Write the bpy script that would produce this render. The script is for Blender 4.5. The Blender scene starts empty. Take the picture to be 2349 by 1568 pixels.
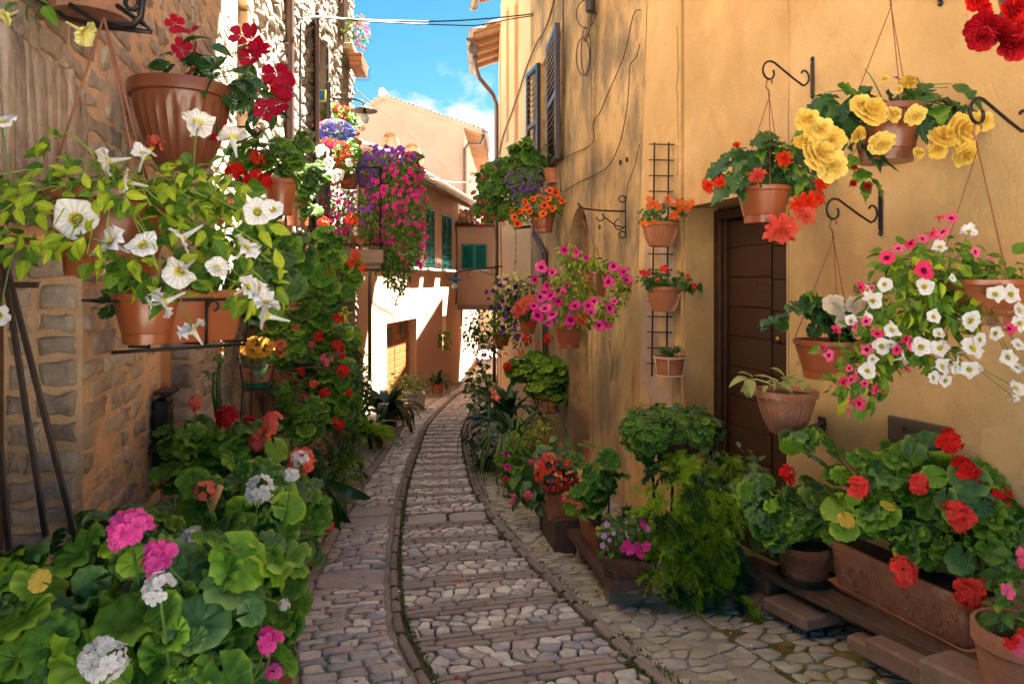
import bpy, math, random
import numpy as np
from mathutils import Vector, Matrix, noise as mn
R = math.radians
random.seed(7)
RNG = np.random.default_rng(7)
SC = bpy.context.scene
COL = SC.collection

# ------------------------------------------------------------------ camera, sky, sun, exposure
EYE = 1.6
FD = 1566.8      # focal length in units of a 2349-wide picture
CXD, HYD = 1174.5, 647.0
cam_d = bpy.data.cameras.new('camera')
cam = bpy.data.objects.new('camera', cam_d)
COL.objects.link(cam)
cam.location = (0, 0, EYE)
cam.rotation_euler = (R(90), 0, 0)
cam_d.lens = 24.0
cam_d.sensor_width = 36.0
cam_d.shift_y = -(341.5 - 282.0) / 1024
cam_d.clip_start = 0.05
cam_d.clip_end = 2000
cam_d.dof.use_dof = True
cam_d.dof.focus_distance = 4.5
cam_d.dof.aperture_fstop = 13
SC.camera = cam

SUN = Vector((0.34, 0.36, 0.87)).normalized()
world = bpy.data.worlds.new('World')
SC.world = world
world.use_nodes = True
wt = world.node_tree
wt.nodes.clear()
sky = wt.nodes.new('ShaderNodeTexSky')
sky.sky_type = 'NISHITA'
sky.sun_disc = False
sky.sun_elevation = math.asin(SUN.z)
sky.sun_rotation = math.atan2(SUN.x, SUN.y)
sky.altitude = 300
sky.air_density = 1.0
sky.dust_density = 0.6
sky.ozone_density = 2.0
bg = wt.nodes.new('ShaderNodeBackground')
bg.inputs['Strength'].default_value = 0.055
wo = wt.nodes.new('ShaderNodeOutputWorld')
# clouds low in the sky
geo = wt.nodes.new('ShaderNodeTexCoord')
mp = wt.nodes.new('ShaderNodeMapping')
mp.inputs['Scale'].default_value = (5, 5, 8.0)
mp.inputs['Location'].default_value = (0.62, 0.1, 0.2)
nz = wt.nodes.new('ShaderNodeTexNoise')
nz.inputs['Scale'].default_value = 2.6
nz.inputs['Detail'].default_value = 9
nz.inputs['Roughness'].default_value = 0.56
rp = wt.nodes.new('ShaderNodeValToRGB')
rp.color_ramp.elements[0].position = 0.60
rp.color_ramp.elements[1].position = 0.72
sp = wt.nodes.new('ShaderNodeSeparateXYZ')
mr = wt.nodes.new('ShaderNodeMapRange')
mr.inputs['From Min'].default_value = 0.24
mr.inputs['From Max'].default_value = 0.32
mr.inputs['To Min'].default_value = 1.0
mr.inputs['To Max'].default_value = 0.0
mu = wt.nodes.new('ShaderNodeMath'); mu.operation = 'MULTIPLY'
mx = wt.nodes.new('ShaderNodeMix'); mx.data_type = 'RGBA'
mx.inputs[7].default_value = (1.35, 1.4, 1.5, 1)
hs = wt.nodes.new('ShaderNodeHueSaturation')
hs.inputs['Hue'].default_value = 0.482
hs.inputs['Saturation'].default_value = 1.38
hs.inputs['Value'].default_value = 0.27
L = wt.links.new
L(geo.outputs['Generated'], mp.inputs['Vector'])
L(mp.outputs[0], nz.inputs['Vector'])
L(geo.outputs['Generated'], sp.inputs[0])
L(sp.outputs['Z'], mr.inputs['Value'])
vd = wt.nodes.new('ShaderNodeVectorMath'); vd.operation = 'DISTANCE'; vd.inputs[1].default_value = (-.062, .973, .215)
L(geo.outputs['Generated'], vd.inputs[0])
m5 = wt.nodes.new('ShaderNodeMapRange'); m5.inputs['From Min'].default_value = .11; m5.inputs['From Max'].default_value = .02; m5.inputs['To Max'].default_value = .30
L(vd.outputs['Value'], m5.inputs['Value'])
a5 = wt.nodes.new('ShaderNodeMath'); a5.operation = 'ADD'
L(nz.outputs['Fac'], a5.inputs[0]); L(m5.outputs[0], a5.inputs[1]); L(a5.outputs[0], rp.inputs['Fac'])
L(rp.outputs['Color'], mu.inputs[0])
L(mr.outputs[0], mu.inputs[1])
L(mu.outputs[0], mx.inputs[0])
L(sky.outputs[0], hs.inputs['Color'])
L(hs.outputs[0], mx.inputs[6])
L(mx.outputs[2], bg.inputs['Color'])
L(bg.outputs[0], wo.inputs['Surface'])

sun_d = bpy.data.lights.new('sun', 'SUN')
sun_d.energy = 5.0
sun_d.angle = R(0.5)
sun_d.color = (1.0, 0.93, 0.82)
sun_o = bpy.data.objects.new('sun', sun_d)
COL.objects.link(sun_o)
sun_o.rotation_euler = (-SUN).to_track_quat('-Z', 'Y').to_euler()
sun_o.location = (5, 5, 20)

SC.view_settings.view_transform = 'Standard'
SC.view_settings.look = 'None'
SC.view_settings.gamma = 1
SC.view_settings.use_curve_mapping = False
SC.view_settings.exposure = 3.9
try:
    SC.cycles.max_bounces = 10
    SC.cycles.diffuse_bounces = 6
    SC.cycles.use_denoising = True
except Exception:
    pass

# ------------------------------------------------------------------ helpers
def Q(dx, dy, Y):
    """point at depth Y that the photograph shows at (dx, dy) of its 2349-wide copy"""
    return Vector(((dx - CXD) / FD * Y, Y, EYE - (dy - HYD) / FD * Y))

def proj(v):
    y = max(v[1], 0.05)
    return (CXD + FD * v[0] / y, HYD - FD * (v[2] - EYE) / y)

def inframe(v, m=60):
    if v[1] < 0.3:
        return False
    x, y = proj(v)
    return -m < x < 2349 + m and -m < y < 1568 + m

_M = {}
def mat(key, cols, rough=0.7, scale=6.0, stretch=(1, 1, 1), bump=0.0, bscale=60.0, rnd=0.5, trans=0.0,
        metal=0.0, coat=0.0, detail=5, spec=0.5, stain=None, bstretch=None, spread=(0.3, 0.7), vein=None, zone=0.0):
    if key in _M:
        return _M[key]
    if trans > .1 and 'petal' not in key:
        cols = [(c[0] * 1.4, c[1] * 1.25, c[2]) for c in cols]
    m = bpy.data.materials.new(key)
    m.use_nodes = True
    nt = m.node_tree
    N, LK = nt.nodes, nt.links.new
    bsdf = N['Principled BSDF']
    out = N['Material Output']
    bsdf.inputs['Roughness'].default_value = rough
    bsdf.inputs['Metallic'].default_value = metal
    bsdf.inputs['Specular IOR Level'].default_value = spec
    if coat:
        bsdf.inputs['Coat Weight'].default_value = coat
        bsdf.inputs['Coat Roughness'].default_value = 0.15
    g = N.new('ShaderNodeNewGeometry')
    mpn = N.new('ShaderNodeMapping')
    mpn.inputs['Scale'].default_value = stretch
    LK(g.outputs['Position'], mpn.inputs['Vector'])
    nn = N.new('ShaderNodeTexNoise')
    nn.inputs['Scale'].default_value = scale
    nn.inputs['Detail'].default_value = detail
    nn.inputs['Roughness'].default_value = 0.6
    LK(mpn.outputs[0], nn.inputs['Vector'])
    sm = N.new('ShaderNodeMapRange')
    sm.inputs['From Min'].default_value = spread[0]
    sm.inputs['From Max'].default_value = spread[1]
    LK(nn.outputs['Fac'], sm.inputs['Value'])
    oi = N.new('ShaderNodeObjectInfo')
    at = N.new('ShaderNodeAttribute')
    at.attribute_name = 'tint'
    ad = N.new('ShaderNodeMath'); ad.operation = 'ADD'
    LK(oi.outputs['Random'], ad.inputs[0]); LK(at.outputs['Fac'], ad.inputs[1])
    fr = N.new('ShaderNodeMath'); fr.operation = 'FRACT'
    LK(ad.outputs[0], fr.inputs[0])
    mxf = N.new('ShaderNodeMix')
    mxf.inputs[0].default_value = rnd
    LK(sm.outputs[0], mxf.inputs[2]); LK(fr.outputs[0], mxf.inputs[3])
    rmp = N.new('ShaderNodeValToRGB')
    cr = rmp.color_ramp
    n = len(cols)
    cr.elements[0].position = 0.0; cr.elements[0].color = (*cols[0], 1)
    cr.elements[1].position = 1.0; cr.elements[1].color = (*cols[-1], 1)
    for i in range(1, n - 1):
        e = cr.elements.new(i / (n - 1)); e.color = (*cols[i], 1)
    LK(mxf.outputs[0], rmp.inputs['Fac'])
    col = rmp.outputs['Color']
    if stain:
        for (scol, sscale, sstretch, lo, hi, amt) in stain:
            m2 = N.new('ShaderNodeMapping'); m2.inputs['Scale'].default_value = sstretch
            m2.inputs['Location'].default_value = (3.1, 1.7, 0.3)
            LK(g.outputs['Position'], m2.inputs['Vector'])
            n2 = N.new('ShaderNodeTexNoise'); n2.inputs['Scale'].default_value = sscale
            n2.inputs['Detail'].default_value = 7; n2.inputs['Roughness'].default_value = 0.65
            LK(m2.outputs[0], n2.inputs['Vector'])
            r2 = N.new('ShaderNodeMapRange')
            r2.inputs['From Min'].default_value = lo; r2.inputs['From Max'].default_value = hi
            r2.inputs['To Max'].default_value = amt
            LK(n2.outputs['Fac'], r2.inputs['Value'])
            x2 = N.new('ShaderNodeMix'); x2.data_type = 'RGBA'
            LK(r2.outputs[0], x2.inputs[0]); LK(col, x2.inputs[6])
            x2.inputs[7].default_value = (*scol, 1)
            col = x2.outputs[2]
    vh = None
    if vein:
        av = N.new('ShaderNodeAttribute'); av.attribute_name = 'lc'
        sx = N.new('ShaderNodeSeparateXYZ'); LK(av.outputs['Vector'], sx.inputs[0])
        def MA(op, a, b=None):
            q = N.new('ShaderNodeMath'); q.operation = op
            for i_, w_ in enumerate((a, b)):
                if w_ is None: continue
                if isinstance(w_, (int, float)): q.inputs[i_].default_value = w_
                else: LK(w_, q.inputs[i_])
            return q.outputs[0]
        if vein in 'rp':
            ang = MA('ARCTAN2', sx.outputs[0], sx.outputs[1])
            vv = MA('ABSOLUTE', MA('SINE', MA('MULTIPLY', ang, 4.5)))
            rad = MA('SQRT', MA('ADD', MA('MULTIPLY', sx.outputs[0], sx.outputs[0]), MA('MULTIPLY', sx.outputs[1], sx.outputs[1])))
            ws = .22
            if vein == 'p':
                vv = MA('ABSOLUTE', MA('SINE', MA('MULTIPLY', ang, 7.5))); ws = .5
        else:
            ax_ = MA('ABSOLUTE', sx.outputs[0])
            s1 = MA('ABSOLUTE', MA('SINE', MA('MULTIPLY', MA('SUBTRACT', sx.outputs[1], ax_), 19.0)))
            vv = MA('MINIMUM', MA('MULTIPLY', ax_, 9.0), MA('ADD', s1, .12))
            rad = None
            ws = .30
        v2 = N.new('ShaderNodeMapRange'); v2.inputs['From Max'].default_value = ws
        v2.inputs['To Min'].default_value = 1; v2.inputs['To Max'].default_value = 0
        LK(vv, v2.inputs['Value'])
        x3 = N.new('ShaderNodeMix'); x3.data_type = 'RGBA'; x3.blend_type = 'MIX'
        LK(MA('MULTIPLY', v2.outputs[0], .30), x3.inputs[0]); LK(col, x3.inputs[6])
        c3 = cols[-1]; x3.inputs[7].default_value = (min(1, c3[0] * 1.5), min(1, c3[1] * 1.25), c3[2] * 1.3, 1) if vein != 'p' else (cols[0][0] * .72, cols[0][1] * .6, cols[0][2] * .72, 1)
        col = x3.outputs[2]; vh = vv
        if zone and rad is not None:
            z1 = MA('SUBTRACT', 1.0, MA('MULTIPLY', MA('ABSOLUTE', MA('SUBTRACT', rad, .25)), 11.0))
            x4 = N.new('ShaderNodeMix'); x4.data_type = 'RGBA'; x4.clamp_factor = True
            LK(MA('MULTIPLY', MA('MAXIMUM', z1, 0.0), zone), x4.inputs[0]); LK(col, x4.inputs[6]); x4.inputs[7].default_value = (cols[0][0] * .8, cols[0][1] * .6, cols[0][2] * .8, 1)
            col = x4.outputs[2]
            r5 = N.new('ShaderNodeMapRange'); r5.inputs['From Min'].default_value = .41; r5.inputs['From Max'].default_value = .54
            LK(rad, r5.inputs['Value'])
            x5 = N.new('ShaderNodeMix'); x5.data_type = 'RGBA'; x5.clamp_factor = True
            LK(MA('MULTIPLY', MA('MULTIPLY', r5.outputs[0], sm.outputs[0]), .9), x5.inputs[0]); LK(col, x5.inputs[6])
            x5.inputs[7].default_value = (c3[0] * 1.9, c3[1] * 1.35, c3[2] * 1.5, 1)
            col = x5.outputs[2]
    LK(col, bsdf.inputs['Base Color'])
    if vh is not None:
        bp = N.new('ShaderNodeBump'); bp.inputs['Strength'].default_value = .55; bp.inputs['Distance'].default_value = .004
        LK(vh, bp.inputs['Height']); LK(bp.outputs[0], bsdf.inputs['Normal'])
    elif bump:
        n3 = N.new('ShaderNodeTexNoise'); n3.inputs['Scale'].default_value = bscale
        n3.inputs['Detail'].default_value = 6
        if bstretch:
            m3 = N.new('ShaderNodeMapping'); m3.inputs['Scale'].default_value = bstretch
            LK(g.outputs['Position'], m3.inputs['Vector']); LK(m3.outputs[0], n3.inputs['Vector'])
        else:
            LK(g.outputs['Position'], n3.inputs['Vector'])
        bp = N.new('ShaderNodeBump')
        bp.inputs['Strength'].default_value = bump
        bp.inputs['Distance'].default_value = 0.01
        LK(n3.outputs['Fac'], bp.inputs['Height'])
        LK(bp.outputs[0], bsdf.inputs['Normal'])
    if trans:
        tr = N.new('ShaderNodeBsdfTranslucent')
        LK(col, tr.inputs['Color'])
        ms = N.new('ShaderNodeMixShader')
        ms.inputs[0].default_value = trans
        LK(bsdf.outputs[0], ms.inputs[1]); LK(tr.outputs[0], ms.inputs[2])
        LK(ms.outputs[0], out.inputs['Surface'])
    _M[key] = m
    return m

def new_obj(name, data, parent=None, kind=None):
    o = bpy.data.objects.new(name, data)
    COL.objects.link(o)
    if parent is not None:
        o.parent = parent
    if kind:
        o['kind'] = kind
    return o

def thing(name, label, cat, loc=(0, 0, 0), group=None):
    o = new_obj(name, None)
    o.empty_display_size = 0.1
    o.location = loc
    o['label'] = label
    o['category'] = cat
    if group:
        o['group'] = group
    return o

def wloc(parent):
    v = Vector((0, 0, 0))
    while parent is not None:
        v += parent.location
        parent = parent.parent
    return v

def np_mesh(name, V, F, mats, MI=None, tint=None, smooth=True, lc=None):
    V = np.asarray(V, np.float32); F = np.asarray(F, np.int32)
    me = bpy.data.meshes.new(name)
    k = F.shape[1]
    me.vertices.add(len(V)); me.vertices.foreach_set('co', V.ravel())
    me.loops.add(F.size); me.loops.foreach_set('vertex_index', F.ravel())
    me.polygons.add(len(F))
    me.polygons.foreach_set('loop_start', np.arange(0, F.size, k, dtype=np.int32))
    try:
        me.polygons.foreach_set('loop_total', np.full(len(F), k, np.int32))
    except Exception:
        pass
    for m in (mats if isinstance(mats, (list, tuple)) else [mats]):
        me.materials.append(m)
    if MI is not None:
        me.polygons.foreach_set('material_index', np.asarray(MI, np.int32))
    me.polygons.foreach_set('use_smooth', np.full(len(F), smooth, bool))
    if tint is not None:
        a = me.attributes.new('tint', 'FLOAT', 'FACE')
        a.data.foreach_set('value', np.asarray(tint, np.float32))
    if lc is not None:
        a = me.attributes.new('lc', 'FLOAT_VECTOR', 'POINT')
        a.data.foreach_set('vector', np.asarray(lc, np.float32).ravel())
    me.update()
    return me

class MB:
    """collects shapes (world coordinates) and links them as one mesh"""
    def __init__(s):
        s.v = []; s.f = []; s.m = []
    def add(s, vs, fs, mi=0):
        b = len(s.v)
        s.v.extend([tuple(v) for v in vs])
        s.f.extend([tuple(i + b for i in f) for f in fs])
        s.m.extend([mi] * len(fs))
        return s
    def box(s, c, d, ax=None, mi=0, bev=0.0):
        """c centre, d half sizes, ax = 3 axis vectors"""
        c = Vector(c)
        if ax is None:
            ax = (Vector((1, 0, 0)), Vector((0, 1, 0)), Vector((0, 0, 1)))
        if bev <= 0:
            vs = [c + ax[0] * (d[0] * i) + ax[1] * (d[1] * j) + ax[2] * (d[2] * k)
                  for i in (-1, 1) for j in (-1, 1) for k in (-1, 1)]
            fs = [(0, 1, 3, 2), (4, 6, 7, 5), (0, 4, 5, 1), (2, 3, 7, 6), (0, 2, 6, 4), (1, 5, 7, 3)]
            return s.add(vs, fs, mi)
        # bevelled along the first two axes (an octagonal prism) with chamfered ends
        b = min(bev, d[0] * .45, d[1] * .45, d[2] * .45)
        def ring(ex, ey, z):
            pts = [(-ex + b, -ey), (ex - b, -ey), (ex, -ey + b), (ex, ey - b), (ex - b, ey), (-ex + b, ey), (-ex, ey - b), (-ex, -ey + b)]
            return [c + ax[0] * x + ax[1] * y + ax[2] * z for x, y in pts]
        rs = [ring(d[0] - b, d[1] - b, -d[2]), ring(d[0], d[1], -d[2] + b), ring(d[0], d[1], d[2] - b), ring(d[0] - b, d[1] - b, d[2])]
        vs = [p for r in rs for p in r]
        fs = [tuple(range(7, -1, -1)), tuple(range(24, 32))]
        for q in range(3):
            for i in range(8):
                j = (i + 1) % 8
                fs.append((q * 8 + i, q * 8 + j, q * 8 + 8 + j, q * 8 + 8 + i))
        return s.add(vs, fs, mi)
    def beam(s, a, b, w, h, up=(0, 0, 1), mi=0, bev=0.0):
        a = Vector(a); b = Vector(b)
        d = b - a; ln = d.length; d.normalize()
        up = Vector(up)
        sd = d.cross(up)
        if sd.length < 1e-4:
            sd = d.cross(Vector((1, 0, 0)))
        sd.normalize(); u2 = sd.cross(d).normalized()
        return s.box((a + b) / 2, (w / 2, h / 2, ln / 2), (sd, u2, d), mi, bev)
    def tube(s, pts, r, seg=6, mi=0, cap=True):
        pts = [Vector(p) for p in pts]
        n = len(pts)
        if n < 2:
            return s
        rr = r if isinstance(r, (list, tuple)) else [r] * n
        base = len(s.v)
        prev = None
        vs = []
        for i, p in enumerate(pts):
            t = (pts[min(i + 1, n - 1)] - pts[max(i - 1, 0)])
            if t.length < 1e-9:
                t = Vector((0, 0, 1))
            t.normalize()
            if prev is None:
                a = t.cross(Vector((0, 0, 1)))
                if a.length < 0.05:
                    a = t.cross(Vector((1, 0, 0)))
            else:
                a = prev - t * prev.dot(t)
                if a.length < 1e-6:
                    a = t.cross(Vector((1, 0, 0.3)))
            a.normalize(); prev = a
            b = t.cross(a)
            for k in range(seg):
                an = 2 * math.pi * k / seg
                vs.append(p + (a * math.cos(an) + b * math.sin(an)) * rr[i])
        fs = []
        for i in range(n - 1):
            for k in range(seg):
                k2 = (k + 1) % seg
                fs.append((i * seg + k, i * seg + k2, (i + 1) * seg + k2, (i + 1) * seg + k))
        if cap:
            fs.append(tuple(range(seg - 1, -1, -1)))
            fs.append(tuple((n - 1) * seg + k for k in range(seg)))
        return s.add(vs, fs, mi)
    def lathe(s, c, prof, seg=24, mi=0, fn=None, arc=None, closed=False):
        """prof list of (r,z); fn(angle, r, z) -> r lets the wall be ribbed"""
        c = Vector(c)
        vs = []; fs = []
        n = len(prof)
        full = arc is None
        a0, a1 = (0, 2 * math.pi) if full else arc
        cnt = seg if full else seg + 1
        for (r, z) in prof:
            for k in range(cnt):
                an = a0 + (a1 - a0) * k / seg
                rr = fn(an, r, z) if fn else r
                vs.append((c.x + rr * math.cos(an), c.y + rr * math.sin(an), c.z + z))
        for i in range(n - 1):
            for k in range(seg):
                k2 = (k + 1) % cnt if full else k + 1
                fs.append((i * cnt + k, i * cnt + k2, (i + 1) * cnt + k2, (i + 1) * cnt + k))
        if closed:
            fs.append(tuple(range(cnt - 1, -1, -1)))
            fs.append(tuple((n - 1) * cnt + k for k in range(cnt)))
        return s.add(vs, fs, mi)
    def build(s, name, mats, parent=None, smooth=False, kind=None, angle=None):
        me = bpy.data.meshes.new(name)
        off = wloc(parent)
        me.from_pydata([(v[0] - off.x, v[1] - off.y, v[2] - off.z) for v in s.v], [], s.f)
        for m in (mats if isinstance(mats, (list, tuple)) else [mats]):
            me.materials.append(m)
        me.polygons.foreach_set('material_index', s.m)
        if smooth:
            me.polygons.foreach_set('use_smooth', [True] * len(me.polygons))
            if angle:
                try:
                    me.set_sharp_from_angle(angle=R(angle))
                except Exception:
                    pass
        me.update()
        return new_obj(name, me, parent, kind)

# ------------------------------------------------------------------ ground and street geometry
def interp(x, xs, ys):
    return float(np.interp(x, xs, ys))
_zs = [(-400, 1.2), (-10, 0.75), (0, 0.0), (20, -1.5), (24, -1.66), (34, -1.5), (60, -1.2), (400, -1.0)]
def zg(x, y):
    z = interp(y, [a for a, b in _zs], [b for a, b in _zs])
    return z
XLk = ([-4, 0, 2, 3.12, 3.5, 3.95, 5.06, 6.83, 9.3, 11.9, 16.8, 20, 26, 40], [1.75, .62, 0.0, -.407, -.555, -.675, -.87, -1.09, -1.30, -1.47, -1.44, -1.26, -.95, .4])
XRk = ([-4, 0, 2, 3.12, 3.55, 4.59, 5.9, 7.7, 11.4, 16.8, 20, 26, 40], [2.9, 1.75, 1.08, .667, .509, .175, -.18, -.46, -.78, -.72, -.50, -.2, 1.1])
TILT = ([0, 3, 5, 8, 11, 15, 20, 30], [.36, .33, .22, .12, .06, 0, -.05, -.06])
def _smooth(xs, ys):
    """Catmull-Rom resample so the kerbs curve instead of kinking"""
    X = np.linspace(xs[0], xs[-1], 400)
    out = []
    for x in X:
        i = max(0, min(len(xs) - 2, int(np.searchsorted(xs, x)) - 1))
        x0, x1 = xs[i], xs[i + 1]
        t = (x - x0) / (x1 - x0)
        m0 = ((ys[i + 1] - ys[i - 1]) / (xs[i + 1] - xs[i - 1])) if i > 0 else (ys[1] - ys[0]) / (xs[1] - xs[0])
        m1 = ((ys[i + 2] - ys[i]) / (xs[i + 2] - xs[i])) if i + 2 < len(xs) else (ys[-1] - ys[-2]) / (xs[-1] - xs[-2])
        h = x1 - x0
        out.append((2*t**3-3*t**2+1)*ys[i] + (t**3-2*t**2+t)*h*m0 + (-2*t**3+3*t**2)*ys[i+1] + (t**3-t**2)*h*m1)
    return X, np.array(out)
XLs, XRs = _smooth(*XLk), _smooth(*XRk)
def G(s, m, h=0.0):
    """street coordinates: s along the left kerb, m metres to the right of it -> world point h above the ground"""
    xl = float(np.interp(s, *XLs))
    k = interp(s, *TILT) * 0.85
    xr = float(np.interp(s + k, *XRs))
    e = Vector((xr - xl, k)); e.normalize()
    x, y = xl + e.x * m, s + e.y * m
    w = swidth(s)
    crown = 0.03 * (1 - ((m - w / 2) / 1.2) ** 2) if abs(m - w / 2) < 1.2 else 0
    und = 0.010 * mn.noise(Vector((x * 1.3, y * 1.3, 0)))
    return Vector((x, y, zg(x, y) + crown + und + h))
def swidth(s):
    xl = float(np.interp(s, *XLs)); k = interp(s, *TILT) * 0.85
    return math.hypot(float(np.interp(s + k, *XRs)) - xl, k)

# ------------------------------------------------------------------ irregular stones
def clip_poly(poly, px, py, nx, ny):
    """keep the side where (p - P).n <= 0"""
    out = []
    n = len(poly)
    for i in range(n):
        a = poly[i]; b = poly[(i + 1) % n]
        da = (a[0] - px) * nx + (a[1] - py) * ny
        db = (b[0] - px) * nx + (b[1] - py) * ny
        if da <= 0:
            out.append(a)
        if (da < 0 < db) or (db < 0 < da):
            t = da / (da - db)
            out.append((a[0] + (b[0] - a[0]) * t, a[1] + (b[1] - a[1]) * t))
    return out

def vor_cells(A, B, ca, cb, jit=0.75, rnd=random):
    """Voronoi cells of a jittered grid (cell about ca x cb) inside [0,A]x[0,B]"""
    na = max(1, round(A / ca)); nb = max(1, round(B / cb))
    da, db = A / na, B / nb
    P = {}
    for j in range(nb):
        for i in range(na):
            o = 0.5 if j % 2 else 0.0
            P[i, j] = ((i + .5 + (rnd.random() - .5) * jit + (o - .25)) * da, (j + .5 + (rnd.random() - .5) * jit) * db)
    cells = []
    for (i, j), p in P.items():
        poly = [(max(0, p[0] - 2.2 * da), max(0, p[1] - 2.2 * db)), (min(A, p[0] + 2.2 * da), max(0, p[1] - 2.2 * db)),
                (min(A, p[0] + 2.2 * da), min(B, p[1] + 2.2 * db)), (max(0, p[0] - 2.2 * da), min(B, p[1] + 2.2 * db))]
        asp = (da / db)
        for ii in range(i - 2, i + 3):
            for jj in range(j - 2, j + 3):
                q = P.get((ii, jj))
                if q is None or q == p:
                    continue
                mx_, my_ = (p[0] + q[0]) / 2, (p[1] + q[1]) / 2
                # anisotropic metric keeps the cells as long as ca : cb
                poly = clip_poly(poly, mx_, my_, (q[0] - p[0]), (q[1] - p[1]) * asp * asp)
                if len(poly) < 3:
                    break
            if len(poly) < 3:
                break
        if len(poly) >= 3:
            cells.append(poly)
    return cells

def row_cells(A, B, hmin, hmax, lmin, lmax, jit=0.006, rnd=random):
    cells = []
    z = 0
    while z < B - hmin * 0.5:
        h = min(rnd.uniform(hmin, hmax), B - z)
        if B - z - h < hmin * .6:
            h = B - z
        u = -rnd.uniform(0, lmax * .5)
        while u < A:
            l = rnd.uniform(lmin, lmax)
            u0, u1 = max(u, 0), min(u + l, A)
            if u1 - u0 > lmin * .3:
                j = lambda: (rnd.random() - .5) * 2 * jit
                cells.append([(u0 + j(), z + j()), ((u0 + u1) / 2 + j(), z + j()), (u1 + j(), z + j()), (u1 + j(), z + h / 2 + j()),
                              (u1 + j(), z + h + j()), ((u0 + u1) / 2 + j(), z + h + j()), (u0 + j(), z + h + j()), (u0 + j(), z + h / 2 + j())])
            u += l
        z += h
    return cells

def stone(poly, fn, gap, h, dome, rough=0.004, rounds=1, rnd=random):
    """one stone with a rounded, uneven top -> (verts, faces)"""
    cx = sum(p[0] for p in poly) / len(poly); cy = sum(p[1] for p in poly) / len(poly)
    pts = []
    for p in poly:
        d = math.hypot(p[0] - cx, p[1] - cy)
        k = max(0.25, 1 - gap / max(d, 1e-6))
        pts.append((cx + (p[0] - cx) * k, cy + (p[1] - cy) * k))
    for _ in range(rounds):
        q = []
        n = len(pts)
        for i in range(n):
            a, b = pts[i], pts[(i + 1) % n]
            if math.hypot(a[0] - b[0], a[1] - b[1]) < gap * 1.2:
                q.append(((a[0] + b[0]) / 2, (a[1] + b[1]) / 2))
            else:
                q.append((a[0] * .84 + b[0] * .16, a[1] * .84 + b[1] * .16))
                q.append((a[0] * .16 + b[0] * .84, a[1] * .16 + b[1] * .84))
        pts = q
    if len(pts) < 3:
        return None
    n = len(pts)
    V = []
    sd = rnd.random() * 50
    tx, ty = (rnd.random() - .5) * rough * 2.5, (rnd.random() - .5) * rough * 2.5
    size = max(abs(pts[0][0] - cx), abs(pts[0][1] - cy), .02)
    for (k, hh) in ((1.0, -0.012), (0.985, h * .8), (0.88, h + dome * .62), (0.5, h + dome * .95)):
        for p in pts:
            x, y = cx + (p[0] - cx) * k, cy + (p[1] - cy) * k
            e = mn.noise(Vector((x * 30 + sd, y * 30, sd))) * rough if hh > 0 else 0
            e2 = (tx * (x - cx) + ty * (y - cy)) / size if hh > 0 else 0
            V.append(fn(x, y, hh + e + e2))
    V.append(fn(cx, cy, h + dome + mn.noise(Vector((cx * 30, cy * 30, sd))) * rough))
    F = []
    for q in range(3):
        for i in range(n):
            j = (i + 1) % n
            F.append((q * n + i, q * n + j, q * n + n + j, q * n + n + i))
    for i in range(n):
        F.append((3 * n + i, 3 * n + (i + 1) % n, 4 * n))
    return V, F

def lay(items, name, mat_, parent, maxn=300, minpx=8, stuff_name=None, smooth=True):
    """items: list of (V, F); the ones that show largest become parts, the others one joined piece"""
    scored = []
    for (V, F) in items:
        c = sum(V, Vector()) / len(V)
        s = 0
        if inframe(c):
            ps = [proj(v) for v in V[:max(4, len(V) // 4)]]
            w = max(p[0] for p in ps) - min(p[0] for p in ps)
            hh = max(p[1] for p in ps) - min(p[1] for p in ps)
            s = math.sqrt(max(w, 0.1) * max(hh, .1)) * .436
        scored.append((s, V, F))
    scored.sort(key=lambda t: -t[0])
    off = wloc(parent)
    rest = []
    for i, (s, V, F) in enumerate(scored):
        if i < maxn and s >= minpx:
            c = sum(V, Vector()) / len(V)
            me = bpy.data.meshes.new(name)
            me.from_pydata([v - c for v in V], [], F)
            me.materials.append(mat_)
            if smooth:
                me.polygons.foreach_set('use_smooth', [True] * len(me.polygons))
            o = new_obj(name, me, parent)
            o.location = c - off
        else:
            rest.append((V, F))
    if rest:
        vs = []; fs = []; tn = []
        for (V, F) in rest:
            b = len(vs)
            vs.extend([v - off for v in V]); fs.extend([tuple(i + b for i in f) for f in F])
            tn.extend([random.random()] * len(F))
        me = bpy.data.meshes.new(stuff_name or name + 's')
        me.from_pydata(vs, [], fs)
        me.materials.append(mat_)
        a = me.attributes.new('tint', 'FLOAT', 'FACE'); a.data.foreach_set('value', tn)
        if smooth:
            me.polygons.foreach_set('use_smooth', [True] * len(me.polygons))
        new_obj(stuff_name or name + 's', me, parent, 'stuff')
# ------------------------------------------------------------------ materials of the setting
OCHRE = mat('ochre_plaster', [(.44, .285, .115), (.53, .36, .165), (.60, .425, .225)], rough=.92, scale=1.1, rnd=0, bump=.7, bscale=55, detail=9,
            stain=[((.78, .52, .24), 2.2, (1, 1, .8), .52, .75, .75), ((.42, .23, .09), 1.5, (1, 1, .55), .54, .76, .6), ((.33, .22, .11), 3.2, (1, 1, .8), .60, .72, .35), ((.30, .17, .08), 14, (1, 1, 1), .62, .75, .35)])
OCHRE2 = mat('stained_ochre_plaster', [(.44, .28, .115), (.53, .36, .165), (.60, .425, .23)], rough=.92, scale=1.4, rnd=0, bump=.7, bscale=50, detail=9, stretch=(1, 1, .6),
             stain=[((.16, .13, .085), 1.3, (1.5, 1.5, .8), .43, .60, .85), ((.80, .55, .28), 3, (1, 1, .3), .58, .78, .6), ((.10, .085, .06), 7, (1.6, 1.6, .6), .53, .70, .6)])
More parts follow.
